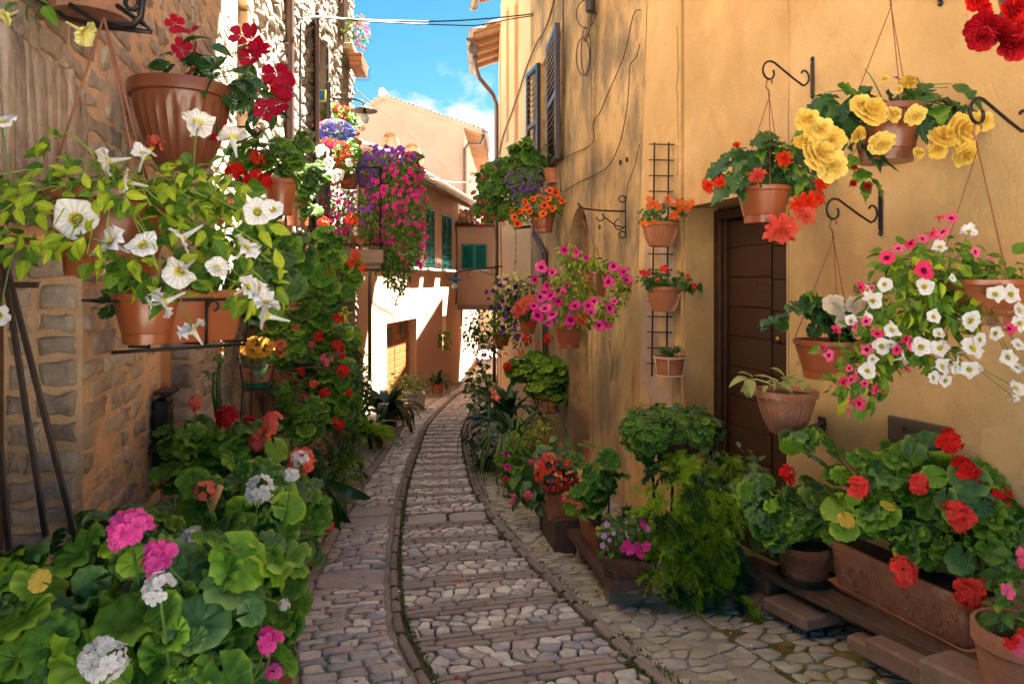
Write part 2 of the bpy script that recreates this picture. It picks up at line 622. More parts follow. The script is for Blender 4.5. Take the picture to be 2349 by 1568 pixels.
PEACH = mat('peach_plaster', [(.56, .37, .20), (.64, .45, .27)], rough=.92, scale=1.2, rnd=0, bump=.4, bscale=40,
            stain=[((.45, .30, .16), 2.5, (1.5, 1.5, .3), .55, .8, .45)])
PINKP = mat('pink_plaster', [(.32, .205, .155), (.38, .255, .20)], rough=.92, scale=.9, rnd=0, bump=.3, bscale=40,
            stain=[((.55, .38, .25), 1.5, (1, 1, .4), .6, .8, .35)])
BEIGE = mat('beige_plaster', [(.47, .305, .20), (.53, .36, .245)], rough=.92, scale=1.0, rnd=0, bump=.3, bscale=40,
            stain=[((.48, .30, .17), 2.0, (1.5, 1.5, .35), .55, .8, .4)])
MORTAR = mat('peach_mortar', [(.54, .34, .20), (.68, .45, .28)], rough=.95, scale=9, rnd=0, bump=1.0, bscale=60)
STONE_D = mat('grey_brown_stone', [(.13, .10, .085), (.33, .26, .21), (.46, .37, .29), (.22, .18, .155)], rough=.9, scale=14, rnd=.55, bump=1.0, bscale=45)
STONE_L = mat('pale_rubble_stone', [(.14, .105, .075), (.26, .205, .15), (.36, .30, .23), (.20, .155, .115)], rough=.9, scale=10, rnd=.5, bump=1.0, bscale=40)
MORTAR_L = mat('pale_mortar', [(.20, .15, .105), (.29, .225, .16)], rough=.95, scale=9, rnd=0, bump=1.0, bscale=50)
QUOIN = mat('beige_quoin_stone', [(.42, .30, .17), (.58, .43, .26)], rough=.9, scale=7, rnd=.4, bump=.8, bscale=50)
COBBLE = mat('cobble_stone', [(.15, .15, .15), (.60, .59, .54), (.28, .31, .35), (.52, .42, .38), (.33, .33, .32), (.76, .74, .66), (.42, .40, .40)], rough=.34, scale=16, rnd=.78, bump=.8, bscale=70, spec=.45)
FLAG = mat('worn_flagstone', [(.25, .25, .23), (.52, .50, .42), (.36, .36, .36), (.48, .41, .37), (.32, .31, .26)], rough=.65, scale=9, rnd=.6, bump=.9, bscale=60,
           stain=[((.26, .25, .08), 1.6, (1, 1, 1), .44, .62, .6)])
SLAB = mat('worn_mortar_slab', [(.34, .31, .31), (.46, .42, .41)], rough=.8, scale=5, rnd=.1, bump=1.0, bscale=45, detail=8)
BRICK = mat('street_brick', [(.19, .165, .15), (.35, .30, .27), (.27, .24, .215)], rough=.85, scale=18, rnd=.6, bump=.9, bscale=70)
KERB = mat('kerb_stone', [(.17, .14, .13), (.30, .25, .23)], rough=.8, scale=12, rnd=.5, bump=.9, bscale=60)
MOSS = mat('mossy_mortar', [(.014, .016, .006), (.05, .058, .012), (.11, .105, .05)], rough=.95, scale=7, rnd=0, bump=1.2, bscale=70, detail=8)
MORTF = mat('street_mortar', [(.22, .20, .17), (.34, .31, .27), (.20, .19, .09)], rough=.95, scale=3.5, rnd=0, bump=1.2, bscale=60, detail=8)
EARTH = mat('pale_bounce_ground', [(.40, .36, .30), (.50, .45, .38)], rough=.95, scale=1, rnd=0, bump=.5, bscale=20)  # ground made paler so its sunlit part behind the camera bounces light
WOOD_D = mat('dark_brown_wood', [(.030, .012, .007), (.055, .022, .012)], rough=.45, scale=4, stretch=(1, 1, 12), rnd=.15, bump=.4, bscale=10, bstretch=(3, 3, 60), spec=.4,
             stain=[((.30, .20, .14), 26, (1, 1, 3), .66, .70, .7)])
WOOD_S = mat('brown_shutter_paint', [(.045, .020, .013), (.075, .034, .022)], rough=.4, scale=8, rnd=.1, bump=.2)
BLUEP = mat('blue_shutter_edge', [(.010, .07, .17), (.014, .10, .22)], rough=.35, scale=8, rnd=.1)
GREENP = mat('teal_shutter_paint', [(.010, .15, .125), (.016, .20, .17)], rough=.5, scale=8, rnd=.1)
TEALP = mat('bright_teal_shutter_paint', [(.008, .22, .20), (.012, .27, .25)], rough=.5, scale=8, rnd=.1)
IRON = mat('black_iron', [(.010, .010, .012), (.022, .020, .022)], rough=.45, scale=20, rnd=0, metal=.3, spec=.5)
IRON_R = mat('brown_grey_iron', [(.045, .030, .024), (.075, .05, .04)], rough=.6, scale=20, rnd=0, metal=.2)
PIPE = mat('brown_downpipe_paint', [(.075, .040, .028), (.11, .062, .045)], rough=.45, scale=5, rnd=0, metal=.2, stain=[((.4, .33, .28), 18, (1, 1, 1), .70, .74, .8)])
PIPE_G = mat('grey_copper_pipe', [(.09, .075, .07), (.15, .12, .11)], rough=.4, scale=5, rnd=0, metal=.5)
TILE = mat('roof_tile_clay', [(.28, .12, .06), (.42, .22, .12), (.50, .36, .25)], rough=.85, scale=6, rnd=.6, bump=.5)
TILE_P = mat('pale_weathered_tile', [(.45, .36, .29), (.62, .54, .46)], rough=.85, scale=6, rnd=.6, bump=.5)
WOOD_R = mat('rafter_wood', [(.20, .10, .045), (.33, .17, .08)], rough=.7, scale=6, rnd=.4, bump=.3)
WOOD_O = mat('orange_garage_wood', [(.28, .10, .028), (.36, .14, .04)], rough=.5, scale=5, stretch=(1, 1, 8), rnd=.3, bump=.3)
WOOD_G = mat('weathered_beam_wood', [(.20, .14, .09), (.34, .26, .18)], rough=.85, scale=5, stretch=(1, 1, 10), rnd=.2, bump=.6)
GLASS = mat('dark_window_glass', [(.02, .025, .03), (.05, .055, .06)], rough=.1, scale=3, rnd=0, spec=.8)
DARK = mat('dark_interior', [(.012, .010, .009), (.02, .016, .013)], rough=.9, scale=3, rnd=0)
REDTILE = mat('red_stair_tile', [(.34, .14, .075), (.44, .20, .11)], rough=.6, scale=8, rnd=.4, bump=.3)
CABLE = mat('black_cable', [(.015, .013, .012), (.03, .024, .02)], rough=.6, scale=30, rnd=0)
CABLE_B = mat('brown_cable', [(.09, .055, .03), (.16, .10, .06)], rough=.7, scale=20, rnd=0)
PAINTED = mat('peeling_lilac_paint', [(.38, .27, .20), (.52, .40, .31)], rough=.8, scale=5, rnd=0, bump=.6, bscale=30, stain=[((.60, .42, .20), 3.5, (1, 1, .6), .55, .58, .8)])
GREYM = mat('grey_painted_metal', [(.085, .068, .055), (.12, .095, .08)], rough=.5, scale=6, rnd=0, metal=.3)
BRASS = mat('brass', [(.35, .2, .05), (.4, .25, .08)], rough=.3, metal=.9, rnd=0)
WHITE = mat('white_paint', [(.72, .70, .66), (.8, .78, .74)], rough=.5, rnd=0)
MAT_YEL = mat('yellow_sign_border', [(.75, .62, .02), (.8, .66, .03)], rough=.5, rnd=0)
MAT_SBL = mat('blue_sign_face', [(.05, .22, .42), (.07, .27, .48)], rough=.4, rnd=0)
MAT_INK = mat('dark_sign_ink', [(.01, .03, .07), (.012, .035, .08)], rough=.6, rnd=0)

# ------------------------------------------------------------------ wall builder
class Wall:
    """vertical (or battered) wall from A to B, near to far; side=+1 when its inside lies to the right of A->B"""
    def __init__(s, A, B, z0, z1, side, At=None, Bt=None):
        s.A, s.B = Vector((*A, 0)), Vector((*B, 0))
        s.At = Vector((*(At or A), 0)); s.Bt = Vector((*(Bt or B), 0))
        s.z0, s.z1, s.side = z0, z1, side
        d = s.B - s.A
        s.L = d.length
        d.normalize(); s.d = d
        s.n = Vector((d.y, -d.x, 0)) * side       # into the wall
    def p(s, u, z, out=0.0):
        t = u / s.L
        k = (z - s.z0) / (s.z1 - s.z0)
        b = s.A.lerp(s.B, t); c = s.At.lerp(s.Bt, t)
        v = b.lerp(c, k)
        return Vector((v.x, v.y, z)) - s.n * out
    def u_at_y(s, y):
        return (y - s.A.y) / (s.B.y - s.A.y) * s.L
    def build(s, name, m, parent, ops=(), depth=.25, thick=.4, back=None, amp=.006, kind=None):
        """ops: (u0, u1, z0, z1[, depth])"""
        us = {0.0, s.L}; zs = {s.z0, s.z1}
        n = max(1, int(s.L / .35)); us |= {round(s.L * i / n, 4) for i in range(n + 1)}
        n = max(1, int((s.z1 - s.z0) / .45)); zs |= {round(s.z0 + (s.z1 - s.z0) * i / n, 4) for i in range(n + 1)}
        for o in ops:
            us |= {o[0], o[1]}; zs |= {o[2], o[3]}
        us = sorted(u for u in us if 0 <= u <= s.L); zs = sorted(z for z in zs if s.z0 <= z <= s.z1)
        mb = MB()
        idx = {}
        def vid(i, j):
            if (i, j) not in idx:
                v = s.p(us[i], zs[j])
                a = mn.noise(v * 1.7) * amp * 2 + mn.noise(v * 6) * amp * .5
                idx[i, j] = len(mb.v); mb.v.append(tuple(v - s.n * a))
            return idx[i, j]
        for i in range(len(us) - 1):
            for j in range(len(zs) - 1):
                uc, zc = (us[i] + us[i + 1]) / 2, (zs[j] + zs[j + 1]) / 2
                if any(o[0] < uc < o[1] and o[2] < zc < o[3] for o in ops):
                    continue
                mb.f.append((vid(i, j), vid(i + 1, j), vid(i + 1, j + 1), vid(i, j + 1))); mb.m.append(0)
        for o in ops:
            d = o[4] if len(o) > 4 else depth
            u0, u1, a, b = o[:4]
            c = lambda u, z, dd: s.p(u, z, -dd)
            e = -0.002
            for (ua, za, ub, zb) in ((u0, a, u0, b), (u1, a, u1, b), (u0, b, u1, b), (u0, a, u1, a)):
                mb.add([c(ua, za, e), c(ub, zb, e), c(ub, zb, d), c(ua, za, d)], [(0, 1, 2, 3)])
        # back, ends, top
        q = lambda u, z, dd: s.p(u, z, -dd)
        if thick:
            t = thick
            mb.add([q(0, s.z0, t), q(s.L, s.z0, t), q(s.L, s.z1, t), q(0, s.z1, t)], [(0, 1, 2, 3)])
            for u in (0, s.L):
                mb.add([q(u, s.z0, 0), q(u, s.z1, 0), q(u, s.z1, t), q(u, s.z0, t)], [(0, 1, 2, 3)])
            mb.add([q(0, s.z1, 0), q(s.L, s.z1, 0), q(s.L, s.z1, t), q(0, s.z1, t)], [(0, 1, 2, 3)])
        return mb.build(name, m, parent, kind=kind)
    def axes(s):
        return (s.d, -s.n, Vector((0, 0, 1)))      # along, out of the wall, up

def curve_spiral(c, r0, r1, a0, a1, ax, ay, n=18):
    return [c + ax * ((r0 + (r1 - r0) * i / n) * math.cos(a0 + (a1 - a0) * i / n)) +
            ay * ((r0 + (r1 - r0) * i / n) * math.sin(a0 + (a1 - a0) * i / n)) for i in range(n + 1)]

def shutter(parent, name, a, b, z0, z1, m, pitch=.075, th=.035, edge=None, slat_parts=True, rails=(.5,), sw=.06):
    """louvred leaf standing between plan points a and b; slats are its sub-parts"""
    a = Vector((*a, 0)); b = Vector((*b, 0))
    d = (b - a); w = d.length; d.normalize()
    n = Vector((d.y, -d.x, 0)); up = Vector((0, 0, 1))
    mb = MB(); h = z1 - z0
    c = lambda u, z, o=0: a + d * u + up * z + n * o
    mats = [m, edge or m]
    mb.box(c(sw / 2, (z0 + z1) / 2), (sw / 2, th / 2, h / 2), (d, n, up), 0, .006)
    mb.box(c(w - sw / 2, (z0 + z1) / 2), (sw / 2, th / 2, h / 2), (d, n, up), 0, .006)
    for zz in [z0 + sw / 2, z1 - sw / 2] + [z0 + h * r for r in rails]:
        mb.box(c(w / 2, zz), (w / 2 - sw, th / 2 - .002, sw / 2), (d, n, up), 0)
    if edge:      # the painted face of the stiles
        for uu in (sw / 2, w - sw / 2):
            for sg in (-1, 1):
                mb.box(c(uu, (z0 + z1) / 2, sg * (th / 2 + .002)), (sw / 2 - .004, .002, h / 2 - .004), (d, n, up), 1)
        for sg in (-1, 1):
            mb.box(c(w / 2, z1 - sw / 2, sg * (th / 2 + .001)), (w / 2 - sw, .002, sw / 2 - .004), (d, n, up), 1)
    fr = mb.build(name, mats, parent)
    off = wloc(fr)
    t = R(38)
    ax = (d, (n * math.cos(t) + up * math.sin(t)), (up * math.cos(t) - n * math.sin(t)))
    base = MB().box((0, 0, 0), (w / 2 - sw, th * .72, .005), ax)
    me = bpy.data.meshes.new('slat'); me.from_pydata(base.v, [], base.f); me.materials.append(m)
    z = z0 + sw + pitch / 2
    while z < z1 - sw:
        if all(abs(z - (z0 + h * r)) > sw * .6 for r in rails):
            o = new_obj('slat', me, fr)
            o.location = c(w / 2, z) - off
        z += pitch
    return fr

def barrel_tile(r=.08, l=.42, th=.012, seg=6):
    """half-round clay tile, hump up, running along +y, slightly tapered"""
    V = []; F = []
    for y, k in ((0, 1.0), (l, .82)):
        for rr in (r * k, r * k - th):
            for i in range(seg + 1):
                a = math.pi * i / seg
                V.append((rr * math.cos(a), y, rr * math.sin(a)))
    n = seg + 1
    for i in range(seg):
        F += [(i, i + 1, 2 * n + i + 1, 2 * n + i), (n + i + 1, n + i, 3 * n + i, 3 * n + i + 1), (i + 1, i, n + i, n + i + 1), (2 * n + i, 2 * n + i + 1, 3 * n + i + 1, 3 * n + i)]
    return V, F
_tv, _tf = barrel_tile()
TILE_ME = {}
def tile_mesh(m):
    if m.name not in TILE_ME:
        me = bpy.data.meshes.new('roof_tile'); me.from_pydata(_tv, [], _tf); me.materials.append(m)
        me.polygons.foreach_set('use_smooth', [True] * len(me.polygons))
        TILE_ME[m.name] = me
    return TILE_ME[m.name]
def put_tile(parent, pos, along, upn, m, k=1.0, flip=False):
    """along = uphill direction, upn = roof normal"""
    y = along.normalized(); z = upn.normalized() * (-1 if flip else 1); x = y.cross(z).normalized()
    o = new_obj('roof_tile', tile_mesh(m), parent)
    o.matrix_local = Matrix.Translation(pos - wloc(parent)) @ Matrix((x, y, z)).transposed().to_4x4() @ Matrix.Scale(k, 4)
    return o

# ------------------------------------------------------------------ ground and street
gm = MB()
nx_, ny_ = 8, 40
ysl = [-400, -60, -10, -4, 0] + [i for i in range(1, 40)] + [50, 60, 90, 150, 400]
xsl = [-400, -60, -12, -6, 0, 6, 12, 60, 400]
for y in ysl:
    for x in xsl:
        gm.v.append((x, y, zg(x, y) - .06))
for j in range(len(ysl) - 1):
    for i in range(len(xsl) - 1):
        b = j * len(xsl) + i
        gm.f.append((b, b + 1, b + len(xsl) + 1, b + len(xsl))); gm.m.append(0)
gm.build('ground', EARTH, None, kind='structure', smooth=True)

# street bed (the mortar and moss seen between the stones)
def bed(name, m, mlo, mhi, s0, s1, h, parent=None, kind='structure', step=.12, wob=.004):
    mb = MB()
    ns = int((s1 - s0) / step); 
    for i in range(ns + 1):
        s = s0 + (s1 - s0) * i / ns
        lo = mlo(s) if callable(mlo) else mlo
        hi = mhi(s) if callable(mhi) else mhi
        nm = max(2, int((hi - lo) / .12) + 1) if not callable(mlo) and not callable(mhi) else 8
        for k in range(nm + 1):
            mm = lo + (hi - lo) * k / nm
            p = G(s, mm, h)
            p.z += mn.noise(Vector((p.x * 9, p.y * 9, 3))) * wob
            mb.v.append(tuple(p))
    for i in range(ns):
        for k in range(nm):
            b = i * (nm + 1) + k
            mb.f.append((b, b + 1, b + nm + 2, b + nm + 1)); mb.m.append(0)
    return mb.build(name, m, parent, smooth=True, kind=kind)
street = bed('street', MORTF, -2.4, 3.6, -3, 40, -.012)
bed('moss_bed', MOSS, 0, swidth, -1, 24, -.007, parent=street, kind='stuff')
bed('moss_bed', mat('yellow_green_moss', [(.02, .022, .006), (.09, .095, .015), (.20, .19, .05), (.26, .23, .14)], rough=.95, scale=5, rnd=0, bump=1.2, bscale=60, detail=9), lambda s: swidth(s) + .6, lambda s: swidth(s) + 1.7, -1, 14, -.006, parent=street, kind='stuff')
S_END = 21.0
cob, bri, ker, flg, slb = [], [], [], [], []
rs = random.Random(5)
# centre strip: bands of cobbles between triple courses of brick
s = 1.55
SLAB_S = (5.42, 6.0)
k = 0
while s < S_END:
    w = swidth(s)
    bl = .235 + rs.uniform(-.02, .03); bb = .155 if s < 6 else .15
    far = s > 11
    if SLAB_S[0] - .12 < s < SLAB_S[1] - .1:
        # smooth mortar slab across the lane
        for (m0, m1) in ((.05, .42), (.43, w - .05)):
            cell = [(m0, 0), (m1, 0), (m1, .3), (m0, .3)]
            st = stone(cell, lambda a, b, h, s=s: G(s + b, a, h), .008, .004, .003, .003, 1, rs)
            slb.append(st)
        s += .32
    for poly in vor_cells(w - .1, bl, .088 if not far else .12, .078 if not far else .09, .85, rs):
        st = stone(poly, lambda a, b, h, s=s: G(s + b, a + .05, h), .0065, .008 + rs.uniform(-.003, .004), .004, .004, 1, rs)
        if st:
            cob.append(st)
    s += bl + .008
    nb = 3 if rs.random() < .75 else 2
    rr = .05
    for q in range(nb):
        u = .05 - rs.uniform(0, .15)
        w2 = swidth(s)
        while u < w2 - .06:
            l = rs.uniform(.17, .29)
            u0, u1 = max(u, .045), min(u + l, w2 - .045)
            if u1 - u0 > .04:
                cell = [(u0, 0), ((u0 + u1) / 2, rs.uniform(-.003, .003)), (u1, 0), (u1, rr), ((u0 + u1) / 2, rr + rs.uniform(-.003, .003)), (u0, rr)]
                bri.append(stone(cell, lambda a, b, h, s=s: G(s + b, a, h), .0045, .008 + rs.uniform(-.003, .003), .004, .0025, 1, rs))
            u += l
        s += rr + .004
# ridge kerbs, both sides, long rounded stones
for side in (0, 1):
    s = 1.3
    while s < S_END + 2:
        l = rs.uniform(.14, .42); jx = rs.uniform(-.006, .006)
        V = []; n = 5; prof = [(-.027, -.02), (-.026, .006), (-.018, .015), (0, .017), (.018, .014), (.025, .006), (.027, -.02)]
        for i in range(n + 1):
            t = i / n
            ss = s + .012 + (l - .024) * t
            kk = 1 - .30 * (t in (0, 1))
            for (a, h) in prof:
                m_ = (swidth(ss) if side else 0) + a * kk + jx + rs.uniform(-.003, .003)
                V.append(G(ss, m_, h * kk + rs.uniform(-.003, .003)))
        F = []
        q = len(prof)
        for i in range(n):
            for j in range(q - 1):
                F.append((i * q + j, i * q + j + 1, (i + 1) * q + j + 1, (i + 1) * q + j))
        F.append(tuple(range(q))); F.append(tuple(range(n * q, n * q + q)))
        ker.append((V, F))
        s += l
# left lane: rows of longish cobbles out to a brick line
LLW = lambda s: interp(s, [0, 3, 5, 8, 12, 20], [.60, .58, .50, .42, .38, .34])
s = 1.3
while s < S_END:
    w = LLW(s)
    if 5.35 < s < 6.1 or (4.2 < s < 4.55):
        seg = .33
        cell = [(-w + .03, 0), (-.06, 0), (-.06, seg), (-w + .03, seg)]
        slb.append(stone(cell, lambda a, b, h, s=s: G(s + b, a, h), .01, .004, .003, .004, 1, rs))
        s += seg; continue
    seg = .5
    for poly in row_cells(w - .10, seg, .055, .085, .09, .19, .011, rs):
        st = stone(poly, lambda a, b, h, s=s, w=w: G(s + b, a - w + .045, h), .0065, .008 + rs.uniform(-.003, .004), .004, .004, 1, rs)
        if st:
            cob.append(st)
    s += seg
s = 1.3
while s < S_END:          # the brick line
    l = rs.uniform(.2, .28)
    w = LLW(s)
    cell = [(-w - .045, 0), (-w + .035, 0), (-w + .035, l), (-w - .045, l)]
    bri.append(stone(cell, lambda a, b, h, s=s: G(s + b, a, h), .005, .010, .005, .003, 1, rs))
    s += l
# outer left lane: worn flags in mortar
s = 1.3
while s < S_END:
    w = LLW(s); seg = 1.0
    if 2.5 < s < 20:
        wid = 1.0 if s < 9 else 1.3
        if (int(s * 1.0) % 3) == 1:
            cs = vor_cells(wid, seg, .17, .12, .9, rs)
        else:
            cs = row_cells(wid, seg, .055, .09, .10, .24, .012, rs)
        for poly in cs:
            st = stone(poly, lambda a, b, h, s=s, w=w, wid=wid: G(s + b, a - w - .055 - wid, h), .007, .003, .005, .004, 1, rs)
            if st:
                flg.append(st)
    s += seg
# right lane: irregular flush stones in mortar, mossy towards the planters
s = 1.3
while s < S_END:
    seg = 1.0
    for (m0, m1, ca, cb, hh) in ((.06, .62, .12, .075, -.003), (.62, 1.55, .125, .085, .000)):
        for poly in vor_cells(m1 - m0, seg, ca, cb, 1.0, rs):
            if rs.random() < (.10 if m0 > .3 else .22) :
                continue
            st = stone(poly, lambda a, b, h, s=s, m0=m0: G(s + b, swidth(s + b) + a + m0, h), .009 if m0 < .3 else .012, hh + rs.uniform(-.002, .002), .004, .004, 1, rs)
            if st:
                flg.append(st)
    s += seg
lay(cob, 'cobblestone', COBBLE, street)
lay(bri, 'brick', BRICK, street, minpx=6)
lay(ker, 'kerb_stone', KERB, street, minpx=5)
lay(flg, 'flagstone', FLAG, street)
lay(slb, 'mortar_slab', SLAB, street, minpx=5)

# ------------------------------------------------------------------ right: the ochre house
oh = thing('ochre_house', 'tall ochre plaster house with dark boarded door on the right of the lane', 'house', (1.7, 4.2, -.3))
W0 = Wall((3.88, -1), (1.705, 4.2), -.7, 10, 1)
W0 = Wall(tuple(W0.p(W0.u_at_y(2.2), 0))[:2], (1.705, 4.2), -.7, 10, 1)
W0.build('wall', OCHRE, oh)
Wall((3.88, -1), tuple(W0.A)[:2], -.7, 4.2, 1).build('low_wall', OCHRE, oh)  # out of view, kept low so sun reaches the ground behind the camera
W1 = Wall((1.70, 4.2), (1.36, 5.4), -.7, 10, 1)
W1.build('wall', OCHRE, oh, ops=[(.015, W1.L - .02, -.7, 2.19, .42)], depth=.34, thick=.6)
WB = Wall((1.345, 5.44), (1.03, 6.07), -.9, 4.05, 1, At=(1.345, 5.44), Bt=(1.205, 6.07))
WB.build('buttress_face', OCHRE, oh, thick=.25, amp=.004)
WBu = Wall((1.345, 5.44), (1.205, 6.07), 4.045, 10, 1)
WBu.build('wall', OCHRE, oh)
W3a = Wall((1.03, 6.075), (.845, 7.25), -.9, 4.05, 1, At=(1.205, 6.075), Bt=(.90, 7.25))
W3a.build('wall', OCHRE2, oh, amp=.012)
W3u = Wall((1.205, 6.075), (.90, 7.25), 4.045, 10, 1)
W3u.build('wall', OCHRE2, oh, amp=.012)
X3 = lambda y: 1.983 - .157 * y
W3b = Wall((X3(7.25), 7.25), (X3(10.75), 10.75), -1.4, 7.35, 1)
ua, ub = W3b.u_at_y(7.35), W3b.u_at_y(8.2)
uw0, uw1 = W3b.u_at_y(9.32), W3b.u_at_y(9.93)
W3b.build('wall', OCHRE2, oh, ops=[(ua, ub, -1.4, 2.45, .55), (uw0, uw1, 3.25, 4.75, .2)], amp=.008)
# arched head of the doorway
mb = MB(); r_ = (ub - ua) / 2; uc = (ua + ub) / 2
for sg in (-1, 1):
    prev = None
    for i in range(9):
        a = math.pi / 2 * i / 8
        u = uc + sg * r_ * math.sin(a); z = 2.45 - r_ + r_ * math.cos(a)
        cur = (u, z)
        if prev:
            q = [W3b.p(prev[0], prev[1], .001), W3b.p(cur[0], cur[1], .001), W3b.p(cur[0], 2.452, .001), W3b.p(prev[0], 2.452, .001)]
            mb.add(q, [(0, 1, 2, 3)])
            mb.add([W3b.p(prev[0], prev[1], .001), W3b.p(cur[0], cur[1], .001), W3b.p(cur[0], cur[1], -.54), W3b.p(prev[0], prev[1], -.54)], [(0, 1, 2, 3)])
        prev = cur
mb.build('arch_head', OCHRE2, oh, smooth=False)
mb = MB(); mb.box(W3b.p(uc, .5, -.57), (r_ + .05, .02, 2.4), W3b.axes()); mb.build('stair_hall_wall', PINKP, oh)
# red tiles climbing beside the stair inside the arch
for i in range(5):
    z = -.78 + i * .20
    mb = MB(); mb.box(W3b.p(ub - .06, z, -.12 - .085 * i), (.012, .17, .115), (W3b.d, (-W3b.n * .82 + Vector((0, 0, -.57))).normalized(), (W3b.n * .57 + Vector((0, 0, .82))).normalized()), 0, .004)
    mb.build('stair_tile', REDTILE, oh)
for i in range(6):
    mb = MB(); mb.box(W3b.p(uc, -.72 + i * .17, -.06 - .09 * i), (r_ - .02, .09, .085), W3b.axes(), 0, .006); mb.build('stair_step', REDTILE, oh)
# roof over the ochre house
mb = MB()
mb.add([(2.15, 2.2, 10), (1.3, 4.2, 10), (.75, 6.1, 10), (.5, 7.3, 10), (5, 7.3, 11.2), (8, 2.2, 11.2), (2.15, 2.2, 10.1), (1.3, 4.2, 10.1), (.75, 6.1, 10.1), (.5, 7.3, 10.1), (5, 7.3, 11.3), (8, 2.2, 11.3)],
       [(0, 1, 2, 3, 4, 5), (6, 7, 8, 9, 10, 11), (0, 1, 7, 6), (1, 2, 8, 7), (2, 3, 9, 8), (3, 4, 10, 9), (4, 5, 11, 10)])
mb.add([(.90, 7.27, 4.2), (5, 7.27, 4.2), (5, 7.27, 10), (.90, 7.27, 10)], [(0, 1, 2, 3)])
mb.build('roof', TILE, oh)

# the dark door: frame, boards, nails, lock
dd = .30
du0, du1 = .02, W1.L - .03
ax = W1.axes()
mb = MB()
mb.box(W1.p(du1 - .035, .75, -dd + .0), (.045, .05, 1.42), ax, 0, .008)
mb.box(W1.p(du1 - .095, .75, -dd - .01), (.018, .03, 1.40), ax, 0, .006)
mb.box(W1.p((du0 + du1) / 2, 2.125, -dd + .0), ((du1 - du0) / 2 - .05, .05, .035), ax, 0, .008)
door = mb.build('door', WOOD_D, oh)
z = -.62
split = du0 + .563
rd = random.Random(3)
while z < 2.06:
    h = rd.uniform(.215, .24)
    h = min(h, 2.08 - z)
    if h < .05:
        break
    for (a, b, zo) in ((split + .012, du1 - .115, 0), (du0, split - .012, -.02)):
        mb = MB()
        mb.box(W1.p((a + b) / 2, z + zo + h / 2, -dd - .035 + rd.uniform(-.002, .002)), ((b - a) / 2, .018, h / 2 - .002), ax, 0, .004)
        mb.build('board', WOOD_D, door)
        for q in range(5):
            uu = a + (b - a) * rd.uniform(.06, .94); zz = z + zo + h * rd.choice((.2, .5, .8))
            c = W1.p(uu, zz, -dd - .016)
            mb2 = MB(); mb2.box(c, (.006, .004, .006), ax)
            o = mb2.build('nail', IRON_R, door)
    z += h
mb = MB(); mb.box(W1.p(split, .72, -dd - .045), (.018, .012, 1.4), ax, 0, .004); mb.build('door_meeting_stile', WOOD_D, door)
mb = MB(); mb.box(W1.p((du0 + du1) / 2, .6, -.40), ((du1 - du0) / 2 + .05, .01, 1.7), ax); mb.build('door_backing', DARK, door)
mb = MB(); c = W1.p(split - .07, 1.20, -dd - .012)
pts = [c + ax[1] * o_ for o_ in (-.004, .010)]
mb.tube(pts, [.026, .022], 14); mb.build('lock', BRASS, door, smooth=True)

# painted peeling panel behind the trellis
ax = WB.axes()
mb = MB()
zt, zb, u0, u1 = 2.30, .58, .10, .60
mb.add([WB.p(u0, zb, .006), WB.p(u1, zb - .03, .006), WB.p(u1 - .01, zt, .006), WB.p(u0 - .02, zt + .02, .006)], [(0, 1, 2, 3)])
mb.build('peeling_paint_patch', PAINTED, oh)
# grey metal vent box low on the wall
t1 = W0.u_at_y(3.25); t2 = W0.u_at_y(3.56)
zc = .80
mb = MB()
mb.box(W0.p((t1 + t2) / 2, zc - .05, .012), ((t2 - t1) / 2, .012, .16), W0.axes(), 0, .005)
bx = mb.build('meter_cover', GREYM, oh)
for uu in (t1 + .08, t2 - .10):
    mb = MB(); mb.tube([W0.p(uu, zc + .06, .023), W0.p(uu, zc + .06, .028)], .012, 10); mb.build('cover_hole', DARK, bx)
# peeled patch beside it
# window with two open shutters on the far part
mb = MB(); mb.box(W3b.p((uw0 + uw1) / 2, 4.0, -.16), ((uw1 - uw0) / 2, .02, .75), W3b.axes()); win = mb.build('window', GLASS, oh)
mb = MB()
for uu in (uw0 + .03, (uw0 + uw1) / 2, uw1 - .03):
    mb.box(W3b.p(uu, 4.0, -.13), (.03, .02, .75), W3b.axes())
mb.build('window_frame', WOOD_S, win)
mb = MB(); mb.box(W3b.p((uw0 + uw1) / 2, 3.23, .02), ((uw1 - uw0) / 2 + .1, .08, .03), W3b.axes(), 0, .01); mb.build('window_sill', OCHRE, win)
pa = W3b.p(W3b.u_at_y(9.30), 0, .03); pb = W3b.p(W3b.u_at_y(8.42), 0, .10)
shutter(oh, 'shutter', (pb.x, pb.y), (pa.x, pa.y), 3.12, 4.80, WOOD_S, pitch=.085, edge=BLUEP, sw=.08, th=.05)
pa = W3b.p(W3b.u_at_y(9.95), 0, .03); pb = W3b.p(W3b.u_at_y(10.55), 0, .09)
shutter(oh, 'shutter', (pa.x, pa.y), (pb.x, pb.y), 3.12, 4.80, WOOD_S, pitch=.085, edge=BLUEP, sw=.07, th=.05)

